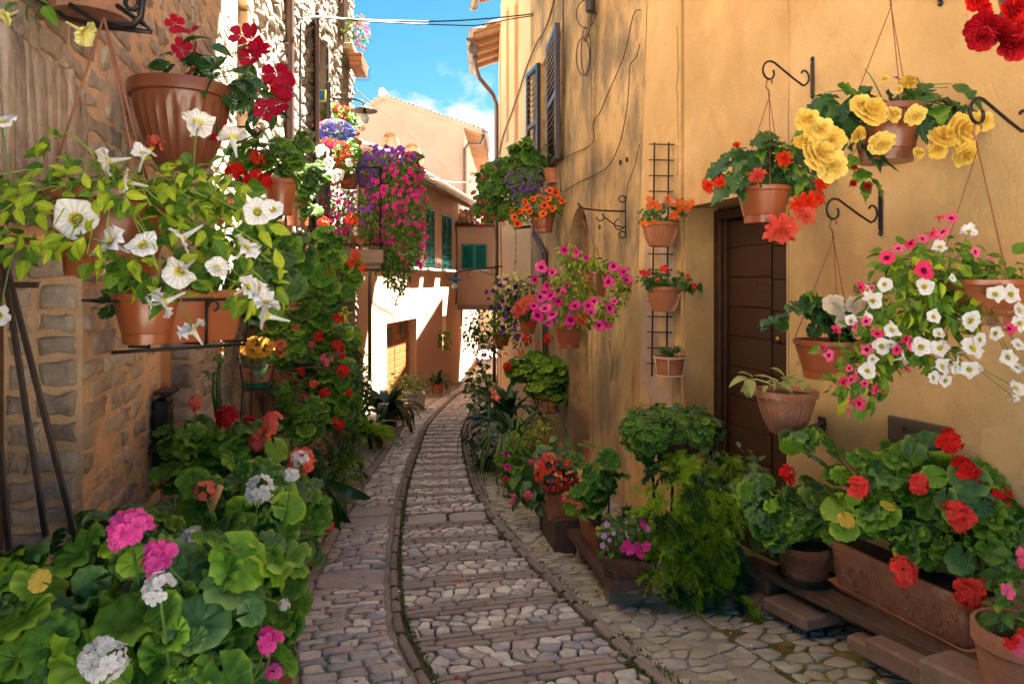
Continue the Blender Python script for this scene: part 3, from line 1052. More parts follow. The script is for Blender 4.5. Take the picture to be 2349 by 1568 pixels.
# ------------------------------------------------------------------ right: the peach house with its downpipe
ph = thing('peach_house', 'pale peach plaster house rising behind the blue edged shutters', 'house', (-.1, 12.5, -.9))
W4 = Wall((X3(10.76), 10.76), (-.23, 14.1), -1.6, 7.35, 1)
o4 = [(W4.u_at_y(11.9), W4.u_at_y(12.35), 4.1, 6.6, .12), (W4.u_at_y(13.0), W4.u_at_y(13.35), 4.3, 6.9, .12), (W4.u_at_y(11.75), W4.u_at_y(12.05), 2.7, 3.35, .15)]
W4.build('wall', PEACH, ph, ops=o4, amp=.004)
for o in o4:
    mb = MB(); mb.box(W4.p((o[0] + o[1]) / 2, (o[2] + o[3]) / 2, -o[4] + .01), ((o[1] - o[0]) / 2, .01, (o[3] - o[2]) / 2), W4.axes()); mb.build('blind_niche', PEACH if o[2] > 4 else GLASS, ph)
mb = MB(); mb.add([(-.23, 14.1, -1.6), (4, 14.3, -1.6), (4, 14.3, 7.35), (-.23, 14.1, 7.35)], [(0, 1, 2, 3)])
mb.add([(-.21, 14.08, 7.3), (4, 14.3, 7.3), (4, 7.3, 7.3), (.87, 7.3, 7.3)], [(0, 1, 2, 3)])
mb.build('rear_wall', PEACH, ph)
# roof with overhang, rafters, tiles, gutter
def eave_roof(parent, A, B, z, over, side, m_tile, rise=.30, width=5, raf=.5, gutter=PIPE_G, tiles=True, tile_k=1.0, rafm=WOOD_R, gr=.07):
    """A near, B far: plan ends of the wall top; the roof climbs into the side of the wall"""
    A = Vector((*A, 0)); B = Vector((*B, 0)); d = (B - A); Ln = d.length; d.normalize()
    n = Vector((d.y, -d.x, 0)) * side
    up = Vector((0, 0, 1))
    slope = (n + up * rise).normalized()
    nrm = (up - n * rise).normalized()
    E0 = A - n * over + up * (z - over * rise); E1 = B - n * over + up * (z - over * rise)
    mb = MB()
    for (o0, t) in ((0.0, .03),):
        a0, a1 = E0 - d * .0, E1
        b0, b1 = E0 + slope * width, E1 + slope * width
        mb.add([a0, a1, b1, b0, a0 + nrm * t, a1 + nrm * t, b1 + nrm * t, b0 + nrm * t], [(0, 1, 2, 3), (4, 5, 6, 7), (0, 1, 5, 4), (1, 2, 6, 5), (2, 3, 7, 6), (3, 0, 4, 7)])
    roof = mb.build('roof', rafm, parent)
    q = 0.1
    while q < Ln - .05:
        mb = MB(); a = E0 + d * q - nrm * .045 + slope * .02
        mb.beam(a, a + slope * (over + .15), .07, .085, nrm)
        mb.build('rafter', rafm, roof)
        q += raf
    if tiles:
        q = 0.1
        i = 0
        while q < Ln:
            put_tile(roof, E0 + d * q + nrm * .045 - slope * .07, slope, nrm, m_tile, tile_k * random.uniform(.95, 1.05))
            put_tile(roof, E0 + d * q + nrm * .075 + slope * .26, slope, nrm, m_tile, tile_k * random.uniform(.95, 1.05))
            q += .2 * tile_k
    if gutter:
        gp = MB()
        g0 = E0 - slope * .10 - nrm * .07; g1 = E1 - slope * .10 - nrm * .07
        seg = 8; vs = []
        for p_ in (g0, g1):
            for rr in (gr, gr - .008):
                for i in range(seg + 1):
                    a = math.pi + math.pi * i / seg
                    vs.append(p_ + n * (rr * math.cos(a)) + up * (rr * math.sin(a)))
        m_ = seg + 1; fs = []
        for i in range(seg):
            fs += [(i, i + 1, 2 * m_ + i + 1, 2 * m_ + i), (m_ + i, m_ + i + 1, 3 * m_ + i + 1, 3 * m_ + i), (i, i + 1, m_ + i + 1, m_ + i)]
        fs += [(0, m_, 3 * m_, 2 * m_), (seg, m_ + seg, 3 * m_ + seg, 2 * m_ + seg)]
        gp.add(vs, fs)
        gp.add([g0 + n * (gr * math.cos(math.pi + math.pi * i / seg)) + up * (gr * math.sin(math.pi + math.pi * i / seg)) for i in range(seg + 1)], [tuple(range(seg + 1))])
        t = .5
        while t < Ln:
            c = g0.lerp(g1, t / Ln)
            gp.tube([c + n * ((gr + .004) * math.cos(math.pi + math.pi * i / 8)) + up * ((gr + .004) * math.sin(math.pi + math.pi * i / 8)) for i in range(9)], .006, 4)
            t += .9
        gp.build('gutter', gutter, roof, smooth=False)
    return roof
eave_roof(ph, (.87, 7.3), (-.23, 14.15), 7.50, .50, 1, TILE, raf=.6, gr=.08)
# brown downpipe between the two houses, with an elbow lower down
dp = [Q(1230, -60, 10.6)] + [Q(1230, y, 10.6) for y in (100, 250, 400)] + [Q(1228, 500, 10.4), Q(1229, 540, 10.3), Q(1240, 560, 9.9), Q(1251, 582, 9.5), Q(1252, 640, 9.5), Q(1252, 800, 9.5), Q(1252, 930, 9.5)]
mb = MB(); mb.tube(dp, .052, 12)
for i in (1, 3, 5, 7):
    mb.tube([dp[i] - Vector((0, 0, .03)), dp[i] + Vector((0, 0, .03))], .060, 12)
mb.build('downpipe', PIPE, ph, smooth=True, angle=40)

# ------------------------------------------------------------------ right, further: house with the terracotta eave
ch = thing('eave_house', 'house with terracotta tile eave and grey gutter beyond the peach house', 'house', (.3, 15.5, -1.2))
W5 = Wall((-.25, 14.2), (-.32, 16.3), -1.6, 6.9, 1)
W5.build('wall', PEACH, ch)
rf = eave_roof(ch, (-.25, 14.15), (-.32, 16.4), 6.95, .55, 1, TILE, raf=.5, gr=.08, rise=.35)
mb = MB()
p = [Q(1089, 118, 14.6), Q(1090, 150, 14.6), Q(1099, 178, 14.8), Q(1130, 215, 15.5), Q(1139, 240, 15.8), Q(1139, 420, 15.8), Q(1139, 700, 15.8)]
mb.tube(p, .05, 10); mb.build('downpipe', PIPE_G, ch, smooth=True)
mb = MB(); c = Q(1087, 115, 14.5); mb.box(c, (.10, .10, .09), None, 0, .02); mb.build('rain_head', PIPE_G, ch)

# ------------------------------------------------------------------ far: house over the passage
XE = lambda y: -4.954 + .148 * y
dh = thing('passage_house', 'cream house with teal shutters spanning a covered passage at the lane end', 'house', (-1.0, 22.5, -1.6))
WD = Wall((-1.73, 21.8), (1.2, 21.8), .86, 3.42, -1)
u0, u1 = -1.73 + 1.73, 0
wx0, wx1 = (1058 - CXD) / FD * 21.8 + 1.73, (1117 - CXD) / FD * 21.8 + 1.73
WD.build('wall', BEIGE, dh, ops=[(wx0, wx1, 2.02, 2.83, .06)], thick=1.2)
a = WD.p(wx0 + .01, 0, -.02); b = WD.p((wx0 + wx1) / 2 - .005, 0, -.02); c = WD.p((wx0 + wx1) / 2 + .005, 0, -.02); e = WD.p(wx1 - .01, 0, -.02)
shutter(dh, 'shutter', (a.x, a.y), (b.x, b.y), 2.03, 2.82, TEALP, pitch=.05, sw=.045, rails=())
shutter(dh, 'shutter', (c.x, c.y), (e.x, e.y), 2.03, 2.82, TEALP, pitch=.05, sw=.045, rails=())
mb = MB(); mb.box(WD.p((wx0 + wx1) / 2, 1.99, .03), ((wx1 - wx0) / 2 + .05, .05, .022), WD.axes(), 0, .008); mb.build('window_sill', WHITE, dh)
mb = MB(); mb.box(WD.p(1.1, .80, -.05), (1.2, .12, .07), WD.axes(), 0, .01); mb.build('beam', WOOD_G, dh)
mb = MB(); mb.box(WD.p(1.3, .87, -.6), (1.5, .62, .01), WD.axes()); mb.build('passage_ceiling', WOOD_G, dh)
# small tiled roof above the teal window
rise = .33; n_ = Vector((0, 1, 0)); sl = (n_ + Vector((0, 0, rise))).normalized(); nr = (Vector((0, 0, 1)) - n_ * rise).normalized()
mb = MB(); e0 = Vector((-1.80, 21.55, 3.40))
mb.add([e0, e0 + Vector((3, 0, 0)), e0 + Vector((3, 0, 0)) + sl * 2.6, e0 + sl * 2.6] + [v + nr * .05 for v in (e0, e0 + Vector((3, 0, 0)), e0 + Vector((3, 0, 0)) + sl * 2.6, e0 + sl * 2.6)],
       [(0, 1, 2, 3), (4, 5, 6, 7), (0, 1, 5, 4), (1, 2, 6, 5), (2, 3, 7, 6), (3, 0, 4, 7)])
rf = mb.build('roof', TILE, dh)
for i in range(9):
    for j in range(5):
        put_tile(rf, e0 + Vector((.06 + i * .165, 0, 0)) + sl * (-.05 + j * .34) + nr * (.075 + .012 * j), sl, nr, TILE if (i + j) % 3 else TILE_P, .95)
mb = MB(); mb.tube([Vector((-1.86, 21.46, 3.40)), Vector((.6, 21.46, 3.40))], .055, 8); mb.build('gutter', PIPE, rf, smooth=True)
mb = MB()
p = [Vector((-1.78, 21.45, 3.38)), Vector((-1.77, 21.55, 3.1)), Vector((-1.77, 21.55, 1.2)), Vector((-1.78, 21.5, .98)), Vector((-1.93, 21.2, .66)), Vector((-1.95, 21.1, .45)), Vector((-1.95, 21.1, -1.48)), Vector((-1.86, 20.98, -1.56))]
mb.tube(p, .05, 10)
mb.build('downpipe', PIPE, dh, smooth=True)
# pillar of the passage with the dark post beside it
mb = MB(); mb.box((-.27, 21.95, -.4), (.20, .22, 1.3), None, 0, .03); pil = mb.build('pillar', MORTAR_L, dh)
its = []
for (A_, B_) in (((-.48, 21.72), (-.06, 21.72)),):
    wf = Wall(A_, B_, -1.75, .86, -1)
    for poly in row_cells(wf.L, 2.6, .16, .24, .16, .42, .02, rs):
        st = stone(poly, lambda a, b, h: wf.p(a, -1.75 + b, h), .012, .02, .02, .01, 1, rs)
        if st: its.append(st)
lay(its, 'stone', STONE_L, pil, minpx=4)
mb = MB(); mb.tube([(-.56, 21.6, -1.7), (-.56, 21.6, .86)], .055, 8); mb.build('post', PIPE_G, dh, smooth=True)
# the passage beyond
pw = Wall((-1.72, 21.85), (-1.36, 27.2), -1.9, 3.2, -1)
pw.build('passage_wall', BEIGE, dh, ops=[(.5, 1.0, .1, .8, .15)], amp=.004)
fw = thing('sunlit_house', 'plain sunlit wall beyond the covered passage', 'house', (0, 34, -1.5))
WF = Wall((-3.5, 34), (4, 34), -2, 3.4, -1); WF.build('wall', PEACH, fw)
# wall further right closing the passage side
pr = Wall((.05, 21.9), (.35, 30), -1.9, 3.0, 1); pr.build('passage_wall', PEACH, dh)

rh = thing('shade_house', 'mostly hidden house added to shade the far facade and lane', 'house', (0, 20.5, -1.6))  # added almost out of view, sized to cast shade on facade and lane
Wall((-.34, 16.4), (-.36, 21.6), -1.9, 5.3, 1).build('wall', BEIGE, rh)
MB().box((2.0, 19.0, 5.36), (2.36, 2.6, .05)).build('roof', TILE, rh)
# ------------------------------------------------------------------ far left: the long facade with green shutters and the garage
eh = thing('green_shutter_house', 'peach house with tall green shutters and an orange garage door, half in sun', 'house', (XE(18), 18, -1.3))
WE = Wall((XE(13.2), 13.2), (XE(21.85), 21.85), -1.75, 4.15, -1)
uy = WE.u_at_y
wins = [(16.62, 17.55), (18.05, 19.05), (19.75, 21.05)]
ops = [(uy(a), uy(b), 1.98, 3.62, .10) for a, b in wins] + [(uy(14.95), uy(17.2), -1.75, .70, .22), (uy(19.75), uy(20.25), .05, .62, .18)]
WE.build('wall', BEIGE, eh, ops=ops, amp=.004)
for a, b in wins:
    m_ = (a + b) / 2
    for (p0, p1) in ((a + .02, m_ - .008), (m_ + .008, b - .02)):
        A_ = WE.p(uy(p0), 0, -.03); B_ = WE.p(uy(p1), 0, -.03)
        shutter(eh, 'shutter', (A_.x, A_.y), (B_.x, B_.y), 1.99, 3.61, GREENP, pitch=.07, sw=.05, rails=(.42,))
    mb = MB(); mb.box(WE.p(uy(m_), 1.94, .05), ((uy(b) - uy(a)) / 2 + .07, .10, .03), WE.axes(), 0, .01); mb.build('window_sill', WHITE, eh)
g0, g1 = uy(14.95), uy(17.2)
mb = MB(); mb.box(WE.p((g0 + g1) / 2, -.5, -.24), ((g1 - g0) / 2, .02, 1.25), WE.axes()); gd = mb.build('garage_door', WOOD_O, eh)
for k_ in range(2):
    for i in range(15):
        z = -1.72 + i * .162
        if k_ == 1 and z > .3: continue
        a = g0 + (g1 - g0) * (k_ * .5) + .02; b = g0 + (g1 - g0) * (k_ * .5 + .5) - .02
        mb = MB(); mb.box(WE.p((a + b) / 2, z + .08, -.205), ((b - a) / 2, .012, .074), WE.axes(), 0, .006); mb.build('panel', WOOD_O, gd)
mb = MB(); mb.box(WE.p(g0 + (g1 - g0) * .33, .36, -.185), (.18, .008, .2), WE.axes(), 0, .006); mb.build('pane', GLASS, gd)
mb = MB(); mb.box(WE.p(g0 + (g1 - g0) * .78, .42, -.185), (.2, .008, .16), WE.axes(), 0, .006); mb.build('pane', GLASS, gd)
eave_roof(eh, (XE(13.2), 13.2), (XE(23.6), 23.6), 4.22, .58, -1, TILE_P, rise=.30, width=4.5, raf=.33, gr=.07, gutter=PIPE)
# chimney cowls standing on this roof
def cowl(px, top, bot, Y, label):
    c = Q(px, bot, Y); t = Q(px, top, Y); h = t.z - c.z; w = .17 * 1.2
    o = thing('chimney_cowl', label, 'chimney', (c.x, c.y, c.z), 'tile chimney cowls on the far roof')
    for sg in (-1, 1):
        mb = MB()
        mb.add([(c.x + sg * w * 1.25 - .045, c.y - .1, c.z), (c.x + sg * w * 1.25 + .045, c.y - .1, c.z), (c.x + sg * w * .55 + .045, c.y - .1, c.z + h * .85), (c.x + sg * w * .55 - .045, c.y - .1, c.z + h * .85),
                (c.x + sg * w * 1.25 - .045, c.y + .15, c.z), (c.x + sg * w * 1.25 + .045, c.y + .15, c.z), (c.x + sg * w * .55 + .045, c.y + .15, c.z + h * .85), (c.x + sg * w * .55 - .045, c.y + .15, c.z + h * .85)],
               [(0, 1, 2, 3), (4, 5, 6, 7), (0, 1, 5, 4), (1, 2, 6, 5), (2, 3, 7, 6), (3, 0, 4, 7)])
        mb.build('cowl_side', QUOIN, o)
    tl = new_obj('cap_tile', tile_mesh(TILE), o)
    tl.matrix_local = Matrix.Translation((0, -.14, h * .78)) @ Matrix.Scale(2.3, 4, (1, 0, 0)) @ Matrix.Scale(1.9, 4, (0, 0, 1)) @ Matrix.Scale(.9, 4)
    mb = MB(); mb.box((c.x, c.y + .03, c.z - .35), (.24, .2, .36), None, 0, .01); mb.build('stack', QUOIN, o)
cowl(896, 308, 350, 17.5, 'taller tile chimney cowl in front of the gabled wall')
cowl(946, 334, 368, 18.5, 'smaller tile chimney cowl nearer the roof eave')

# ------------------------------------------------------------------ far: the gabled house
gh = thing('gabled_house', 'pink plaster gabled house standing highest at the lane end', 'house', (-4.5, 30, -1.5))
mb = MB(); Yg = 30
apex = Q(880, 228, Yg); rt = Q(1064, 292, Yg); lf = Q(780, 292, Yg)
fr = [(lf.x, Yg, -2), (rt.x, Yg, -2), (rt.x, Yg, rt.z), (apex.x, Yg, apex.z), (lf.x, Yg, lf.z)]
bk = [(x, 42, z) for x, y, z in fr]
mb.add(fr + bk, [(0, 1, 2, 3, 4), (9, 8, 7, 6, 5), (1, 6, 7, 2), (0, 4, 9, 5)])
mb.build('wall', PINKP, gh)
mb = MB()
rt2 = rt + (rt - apex).normalized() * .95; lf2 = lf + (lf - apex).normalized() * .5
for (p0, p1) in ((apex, rt2), (apex, lf2)):
    dn = Vector((p1 - p0)); 
    vs = []
    for y in (Yg - .25, 42):
        for dz in (.0, .16):
            vs += [(p0.x, y, p0.z + dz), (p1.x, y, p1.z + dz)]
    mb.add(vs, [(0, 1, 3, 2), (4, 5, 7, 6), (0, 1, 5, 4), (2, 3, 7, 6), (1, 3, 7, 5)])
rf = mb.build('roof', PINKP, gh)
sl = (rt2 - apex).normalized(); nr = Vector((-sl.z, 0, sl.x))
t = 0
ln = (rt2 - apex).length
while t < ln:
    put_tile(rf, Vector((apex.x, Yg - .22, apex.z + .16)) + sl * t, sl if False else Vector((0, 1, 0)), nr, TILE_P, .9)
    t += .2
sl2 = (lf2 - apex).normalized(); nr2 = Vector((sl2.z, 0, -sl2.x))
t = .2
while t < 1.8:
    put_tile(rf, Vector((apex.x, Yg - .22, apex.z + .16)) + sl2 * t, Vector((0, 1, 0)), nr2, TILE_P, .9)
    t += .2
mb = MB(); mb.tube([Vector((apex.x, Yg - .4, apex.z + .24)), Vector((apex.x, Yg + .3, apex.z + .24))], .17, 10); mb.build('ridge_tile', TILE_P, rf, smooth=True)
for i in range(24):
    y = Yg + .2 + i * .5
    mb = MB(); mb.beam(Vector((rt.x, y, rt.z - .04)), Vector((rt2.x - .05, y, rt2.z - .02)), .12, .12); mb.build('rafter', WOOD_R, rf)
mb = MB(); mb.tube([Vector((rt2.x + .05, Yg - .3, rt2.z + .05)), Vector((rt2.x + .05, 42, rt2.z + .05))], .12, 10); mb.build('gutter', PIPE_G, rf, smooth=True)
mb = MB(); mb.tube([Vector((rt2.x, Yg - .1, rt2.z)), Vector((rt2.x - .15, Yg - .1, rt2.z - .45)), Vector((rt.x + .2, Yg - .1, rt.z - .75)), Vector((rt.x + .06, Yg - .1, rt.z - .95)), Vector((rt.x + .06, Yg - .1, 0))], .075, 8); mb.build('downpipe', PIPE, gh, smooth=True)
# roofs further back, right of the gable
mb = MB(); mb.box((-.6, 40, 2.3), (2.0, 4, 3.4)); lw = thing('far_low_house', 'low far house roofed with pale tiles, right of the gabled house', 'house', (-.6, 40, -1)); mb.build('wall', BEIGE, lw)
rf = MB().box((-.6, 37, 5.75), (2.2, 1.4, .06)).build('roof', TILE_P, lw)
for i in range(20):
    put_tile(rf, Vector((-2.6 + i * .2, 35.6, 5.85)), Vector((0, 1, .25)).normalized(), Vector((0, -.25, 1)).normalized(), TILE_P, 1.1)

# ------------------------------------------------------------------ left: the stone house
sh = thing('stone_house', 'old stone house with rubble walls along the left side of the lane', 'house', (-1.9, 4.5, -.4))
XN = lambda y: -.858 - .24 * y
W6 = Wall((XN(.2), .2), (XN(5.5), 5.5), -.8, 8.2, -1)
uy6 = W6.u_at_y
d1 = (uy6(.95), uy6(2.2), -.8, 1.72, .22); d2 = (uy6(3.09), uy6(3.83), -.8, 1.40, .30)
W6.build('wall', MORTAR, sh, ops=[d1, d2], amp=.010)
XU = lambda y: -1.85 - .06 * y
W7 = Wall((XU(5.5), 5.5), (XU(10.6), 10.6), -1.2, 9, -1)
uy7 = W7.u_at_y
d3 = (uy7(5.62), uy7(7.4), -1.2, 1.5, .55)
d4 = (uy7(8.05), uy7(8.7), 2.0, 4.6, .3)
d5 = (uy7(9.75), uy7(10.25), 5.0, 7.0, .2)
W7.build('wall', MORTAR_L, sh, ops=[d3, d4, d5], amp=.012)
for (W_, d_, m_) in ((W7, d3, DARK), (W7, d4, GLASS), (W7, d5, GLASS)):
    mb = MB(); mb.box(W_.p((d_[0] + d_[1]) / 2, (d_[2] + d_[3]) / 2, -d_[4] + .01), ((d_[1] - d_[0]) / 2, .01, (d_[3] - d_[2]) / 2), W_.axes()); mb.build('opening_back', m_, sh)
its = []
def inside(poly, u0, z0, ops_, pad=.03):
    c = (sum(p[0] for p in poly) / len(poly) + u0, sum(p[1] for p in poly) / len(poly) + z0)
    return any(o[0] - pad < c[0] < o[1] + pad and o[2] - pad < c[1] < o[3] + pad for o in ops_)
def clampops(poly, u0, z0, ops_):
    out = []
    for (a, b) in poly:
        for o in ops_:
            if o[0] < a + u0 < o[1] and o[2] < b + z0 < o[3]:
                c = [(a + u0 - o[0], 0), (o[1] - a - u0, 1), (o[3] - b - z0, 2)]
                q = min(c)[1]
                if q == 0: a = o[0] - u0
                elif q == 1: a = o[1] - u0
                else: b = o[3] - z0
        out.append((a, b))
    return out
arch = (uy6(.95), uy6(2.2), 1.72, 2.28)
for poly in row_cells(W6.L, 5.3, .062, .098, .11, .27, .010, rs):
    if inside(poly, 0, -.8, [d1, d2, arch], .0):
        continue
    poly = clampops(poly, 0, -.8, [d1, d2])
    st = stone(poly, lambda a, b, h: W6.p(a, -.8 + b, h), .012, .003 + rs.uniform(-.003, .005), .004, .007, 1, rs)
    if st: its.append(st)
u = arch[0]
while u < arch[1]:           # soldier course over the door
    l = rs.uniform(.055, .075)
    cell = [(u, 1.74), (u + l, 1.74), (u + l + .004, 2.0), (u + l, 2.26 + rs.uniform(-.03, .02)), (u, 2.26 + rs.uniform(-.03, .02)), (u - .004, 2.0)]
    its.append(stone(cell, lambda a, b, h: W6.p(a, b, h), .010, .008, .008, .007, 1, rs))
    u += l
# reveal of the near door (faces the camera)
for poly in row_cells(.22, 2.5, .075, .105, .14, .22, .010, rs):
    st = stone(poly, lambda a, b, h: W6.p(d1[1] - .002 - h, -.78 + b, -.005 - a * .95), .014, .006, .008, .008, 1, rs)
    if st: its.append(st)
for poly in row_cells(.30, 2.15, .09, .15, .2, .3, .012, rs):
    st = stone(poly, lambda a, b, h: W6.p(d2[1] - .002 - h, -.78 + b, -.005 - a * .95), .014, .006, .008, .01, 1, rs)
    if st: its.append(st)
lay(its, 'stone', STONE_D, sh, minpx=8)
its = []
for poly in vor_cells(W7.L, 8.0, .20, .105, .95, rs):
    if inside(poly, 0, -.9, [d3, d4, d5], .0):
        continue
    poly = clampops(poly, 0, -.9, [d3, d4, d5])
    st = stone(poly, lambda a, b, h: W7.p(a, -.9 + b, h), .008, .010 + rs.uniform(-.008, .016), .011, .016, 1, rs)
    if st: its.append(st)
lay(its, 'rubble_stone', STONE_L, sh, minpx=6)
# upper part over the near wall, rougher
its = []
for poly in vor_cells(W6.L - uy6(2.6), 3.6, .20, .09, .95, rs):
    st = stone(poly, lambda a, b, h: W6.p(a + uy6(2.6), 4.55 + b, h), .010, .006 + rs.uniform(-.006, .010), .008, .013, 1, rs)
    if st: its.append(st)
lay(its, 'upper_stone', STONE_L, sh, minpx=6)
# beige quoins
q0 = W6.u_at_y(5.0)
for i in range(22):
    z = 2.3 + i * .19
    mb = MB(); w = .20 if i % 2 else .26
    mb.box(W6.p(W6.L - w / 2 + .0, z, .035), (w / 2, .05, .088), W6.axes(), 0, .012)
    mb.build('quoin', QUOIN, sh)
# door in the near opening: brown wood frame and leaf
mb = MB()
mb.box(W6.p(d1[1] - .03, .45, -.27), (.035, .05, 1.3), W6.axes(), 0, .006)
mb.box(W6.p(d1[1] - .085, .45, -.30), (.012, .03, 1.3), W6.axes(), 0, .004)
nd = mb.build('door', WOOD_R if False else mat('brown_varnished_wood', [(.10, .045, .018), (.17, .08, .035)], rough=.45, scale=5, stretch=(1, 1, 10), rnd=.1), sh)
mb = MB(); mb.box(W6.p((d1[0] + d1[1]) / 2 - .1, .45, -.36), (.6, .02, 1.3), W6.axes()); mb.build('door_leaf', WOOD_D, nd)
mb = MB(); mb.box(W6.p(d2[1] - .04, .3, -.30), (.035, .04, 1.15), W6.axes(), 0, .006); mb.box(W6.p((d2[0] + d2[1]) / 2, .3, -.36), (.45, .02, 1.15), W6.axes())
mb.build('door', mat('brown_varnished_wood', []), sh)
# iron shelf bars across the near door
fb = thing('folding_iron_rack', 'brown flat iron bars crossing in front of the near left door', 'iron rack', Q(60, 900, 1.75))
for (a, b) in ((Q(0, 560, 1.85), Q(105, 1230, 1.72)), (Q(12, 600, 1.85), Q(175, 1240, 1.70)), (Q(0, 1020, 1.8), Q(22, 1290, 1.75)), (Q(-60, 652, 1.82), Q(88, 653, 1.82))):
    mb = MB(); mb.beam(a, b, .016, .008, (0, -1, 0), 0, .002); mb.build('bar', IRON_R, fb)
# the stretch of white stone beyond the balcony
W8 = Wall((XU(10.6), 10.62), (XE(13.2) - .02, 13.25), -1.6, 2.4, -1)
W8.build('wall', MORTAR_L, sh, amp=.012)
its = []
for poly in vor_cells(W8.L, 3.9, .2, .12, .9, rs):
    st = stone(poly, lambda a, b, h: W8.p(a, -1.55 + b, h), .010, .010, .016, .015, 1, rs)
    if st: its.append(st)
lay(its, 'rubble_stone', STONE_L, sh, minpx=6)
mb = MB(); mb.tube([Q(848, 610, 12.6), Q(848, 872, 12.6)], .035, 8); mb.build('thin_pipe', PIPE, sh, smooth=True)
# brown downpipe with clamp
mb = MB(); pp = [Q(663, y, 6.75) for y in (-120, 0, 100, 200, 300, 395)] + [Q(660, 640, 6.75), Q(660, 900, 6.75)]
mb.tube(pp, .048, 14); mb.build('downpipe', PIPE, sh, smooth=True)
mb = MB(); mb.tube([Q(663, 392, 6.75), Q(663, 398, 6.75)], .054, 14); mb.build('pipe_clamp', PIPE_G, sh, smooth=True)
# shutters of the balcony door
shutter(sh, 'shutter', (-2.34, 8.03), (-2.17, 7.62), 2.0, 4.62, WOOD_S, pitch=.07, sw=.06, edge=None, th=.045)
shutter(sh, 'shutter', (-2.375, 8.75), (-2.24, 8.33), 2.0, 4.05, WOOD_S, pitch=.07, sw=.06, edge=BLUEP, th=.045)
# iron wall anchor
mb = MB(); a_, b_ = Q(748, 15, 8.75), Q(750, 232, 8.75)
mb.beam(a_ + Vector((.02, 0, 0)), b_ + Vector((.02, 0, 0)), .06, .02, (1, 0, 0)); mb.build('wall_anchor', IRON_R, sh)
# window at the top with its sill
mb = MB(); mb.box(W7.p((d5[0] + d5[1]) / 2, 4.95, .06), (.36, .12, .04), W7.axes(), 0, .01); mb.build('window_sill', QUOIN, sh)
shutter(sh, 'shutter', tuple(W7.p(d5[0], 0, .04))[:2], tuple(W7.p(d5[0] - .4, 0, .10))[:2], 5.0, 7.0, WOOD_S, pitch=.08, sw=.06)
# ------------------------------------------------------------------ plant materials
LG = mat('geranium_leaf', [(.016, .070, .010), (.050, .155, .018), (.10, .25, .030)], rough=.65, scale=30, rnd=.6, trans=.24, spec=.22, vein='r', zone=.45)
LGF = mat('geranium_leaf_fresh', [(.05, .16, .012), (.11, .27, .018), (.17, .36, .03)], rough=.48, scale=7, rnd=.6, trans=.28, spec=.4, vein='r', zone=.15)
LGD = mat('geranium_leaf_deep', [(.010, .040, .008), (.028, .085, .016), (.05, .13, .024)], rough=.45, scale=9, rnd=.6, trans=.18, spec=.4, vein='r', zone=.45)  # deep green; on under_leaf layers it stands in for shade between leaves
LGB = mat('geranium_leaf_bluish', [(.022, .085, .035), (.05, .15, .055), (.09, .21, .055)], rough=.55, scale=9, rnd=.6, trans=.2, spec=.35, vein='r', zone=.45)
LIME = mat('lime_petunia_leaf', [(.11, .22, .010), (.25, .38, .020), (.38, .50, .04)], rough=.5, scale=9, rnd=.6, trans=.3, spec=.4, vein='o')
LP = mat('petunia_leaf', [(.030, .10, .008), (.075, .19, .015), (.14, .28, .025)], rough=.5, scale=9, rnd=.6, trans=.28, spec=.4, vein='o')
LS = mat('sunny_small_leaf', [(.020, .085, .006), (.060, .17, .012), (.12, .26, .02)], rough=.45, scale=9, rnd=.6, trans=.3, spec=.35)
LB = mat('begonia_leaf', [(.010, .045, .018), (.022, .085, .030), (.05, .14, .03)], rough=.35, scale=9, rnd=.6, trans=.2, spec=.5, vein='o')
LI = mat('impatiens_leaf', [(.014, .060, .010), (.04, .12, .02), (.08, .19, .03)], rough=.45, scale=12, rnd=.6, trans=.2, spec=.4, vein='o')
LM = mat('glossy_dark_leaf', [(.006, .035, .012), (.016, .070, .022), (.03, .11, .025)], rough=.22, scale=9, rnd=.6, trans=.12, spec=.6, vein='o')
LASP = mat('asparagus_fern_needles', [(.11, .25, .012), (.19, .37, .018), (.30, .48, .035)], rough=.5, scale=8, rnd=.5, trans=.4)
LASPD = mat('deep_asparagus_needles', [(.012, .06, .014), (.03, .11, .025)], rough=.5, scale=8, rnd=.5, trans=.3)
LBL = mat('strap_leaf', [(.008, .035, .010), (.018, .065, .018), (.035, .10, .02)], rough=.32, scale=5, rnd=.6, trans=.14, spec=.55)
LSAGE = mat('furry_sage_leaf', [(.16, .22, .08), (.26, .33, .13), (.34, .40, .20)], rough=.9, scale=9, rnd=.5, trans=.2, vein='o')
LSAGE2 = mat('grey_green_leaf', [(.05, .12, .045), (.09, .18, .07), (.14, .23, .10)], rough=.8, scale=9, rnd=.5, trans=.2, vein='o')
LDARK = mat('purple_black_leaf', [(.010, .008, .012), (.03, .018, .028), (.05, .05, .05)], rough=.35, scale=9, rnd=.6, trans=.05, spec=.6)
LSUC = mat('succulent_leaf', [(.10, .20, .06), (.18, .30, .10)], rough=.5, scale=9, rnd=.4, trans=.05)
LYEL = mat('yellowing_leaf', [(.30, .32, .03), (.42, .30, .05)], rough=.6, scale=9, rnd=.5, trans=.3)
STEM = mat('green_stem', [(.06, .14, .025), (.12, .22, .05)], rough=.6, scale=8, rnd=.4)
STEMB = mat('woody_stem', [(.10, .055, .03), (.17, .10, .055)], rough=.8, scale=12, rnd=.3, bump=.4)
def petal(key, a, b, tr=.25, rnd=.6):
    return mat(key, [a, b], rough=.6, scale=14, rnd=rnd, trans=tr, spec=.25, vein='p')
F_RED = petal('red_petal', (.62, .004, .006), (.85, .020, .015))
F_DRED = petal('dark_red_petal', (.30, .002, .010), (.52, .006, .016))
F_CRIM = petal('crimson_petal', (.33, .002, .030), (.55, .008, .05))
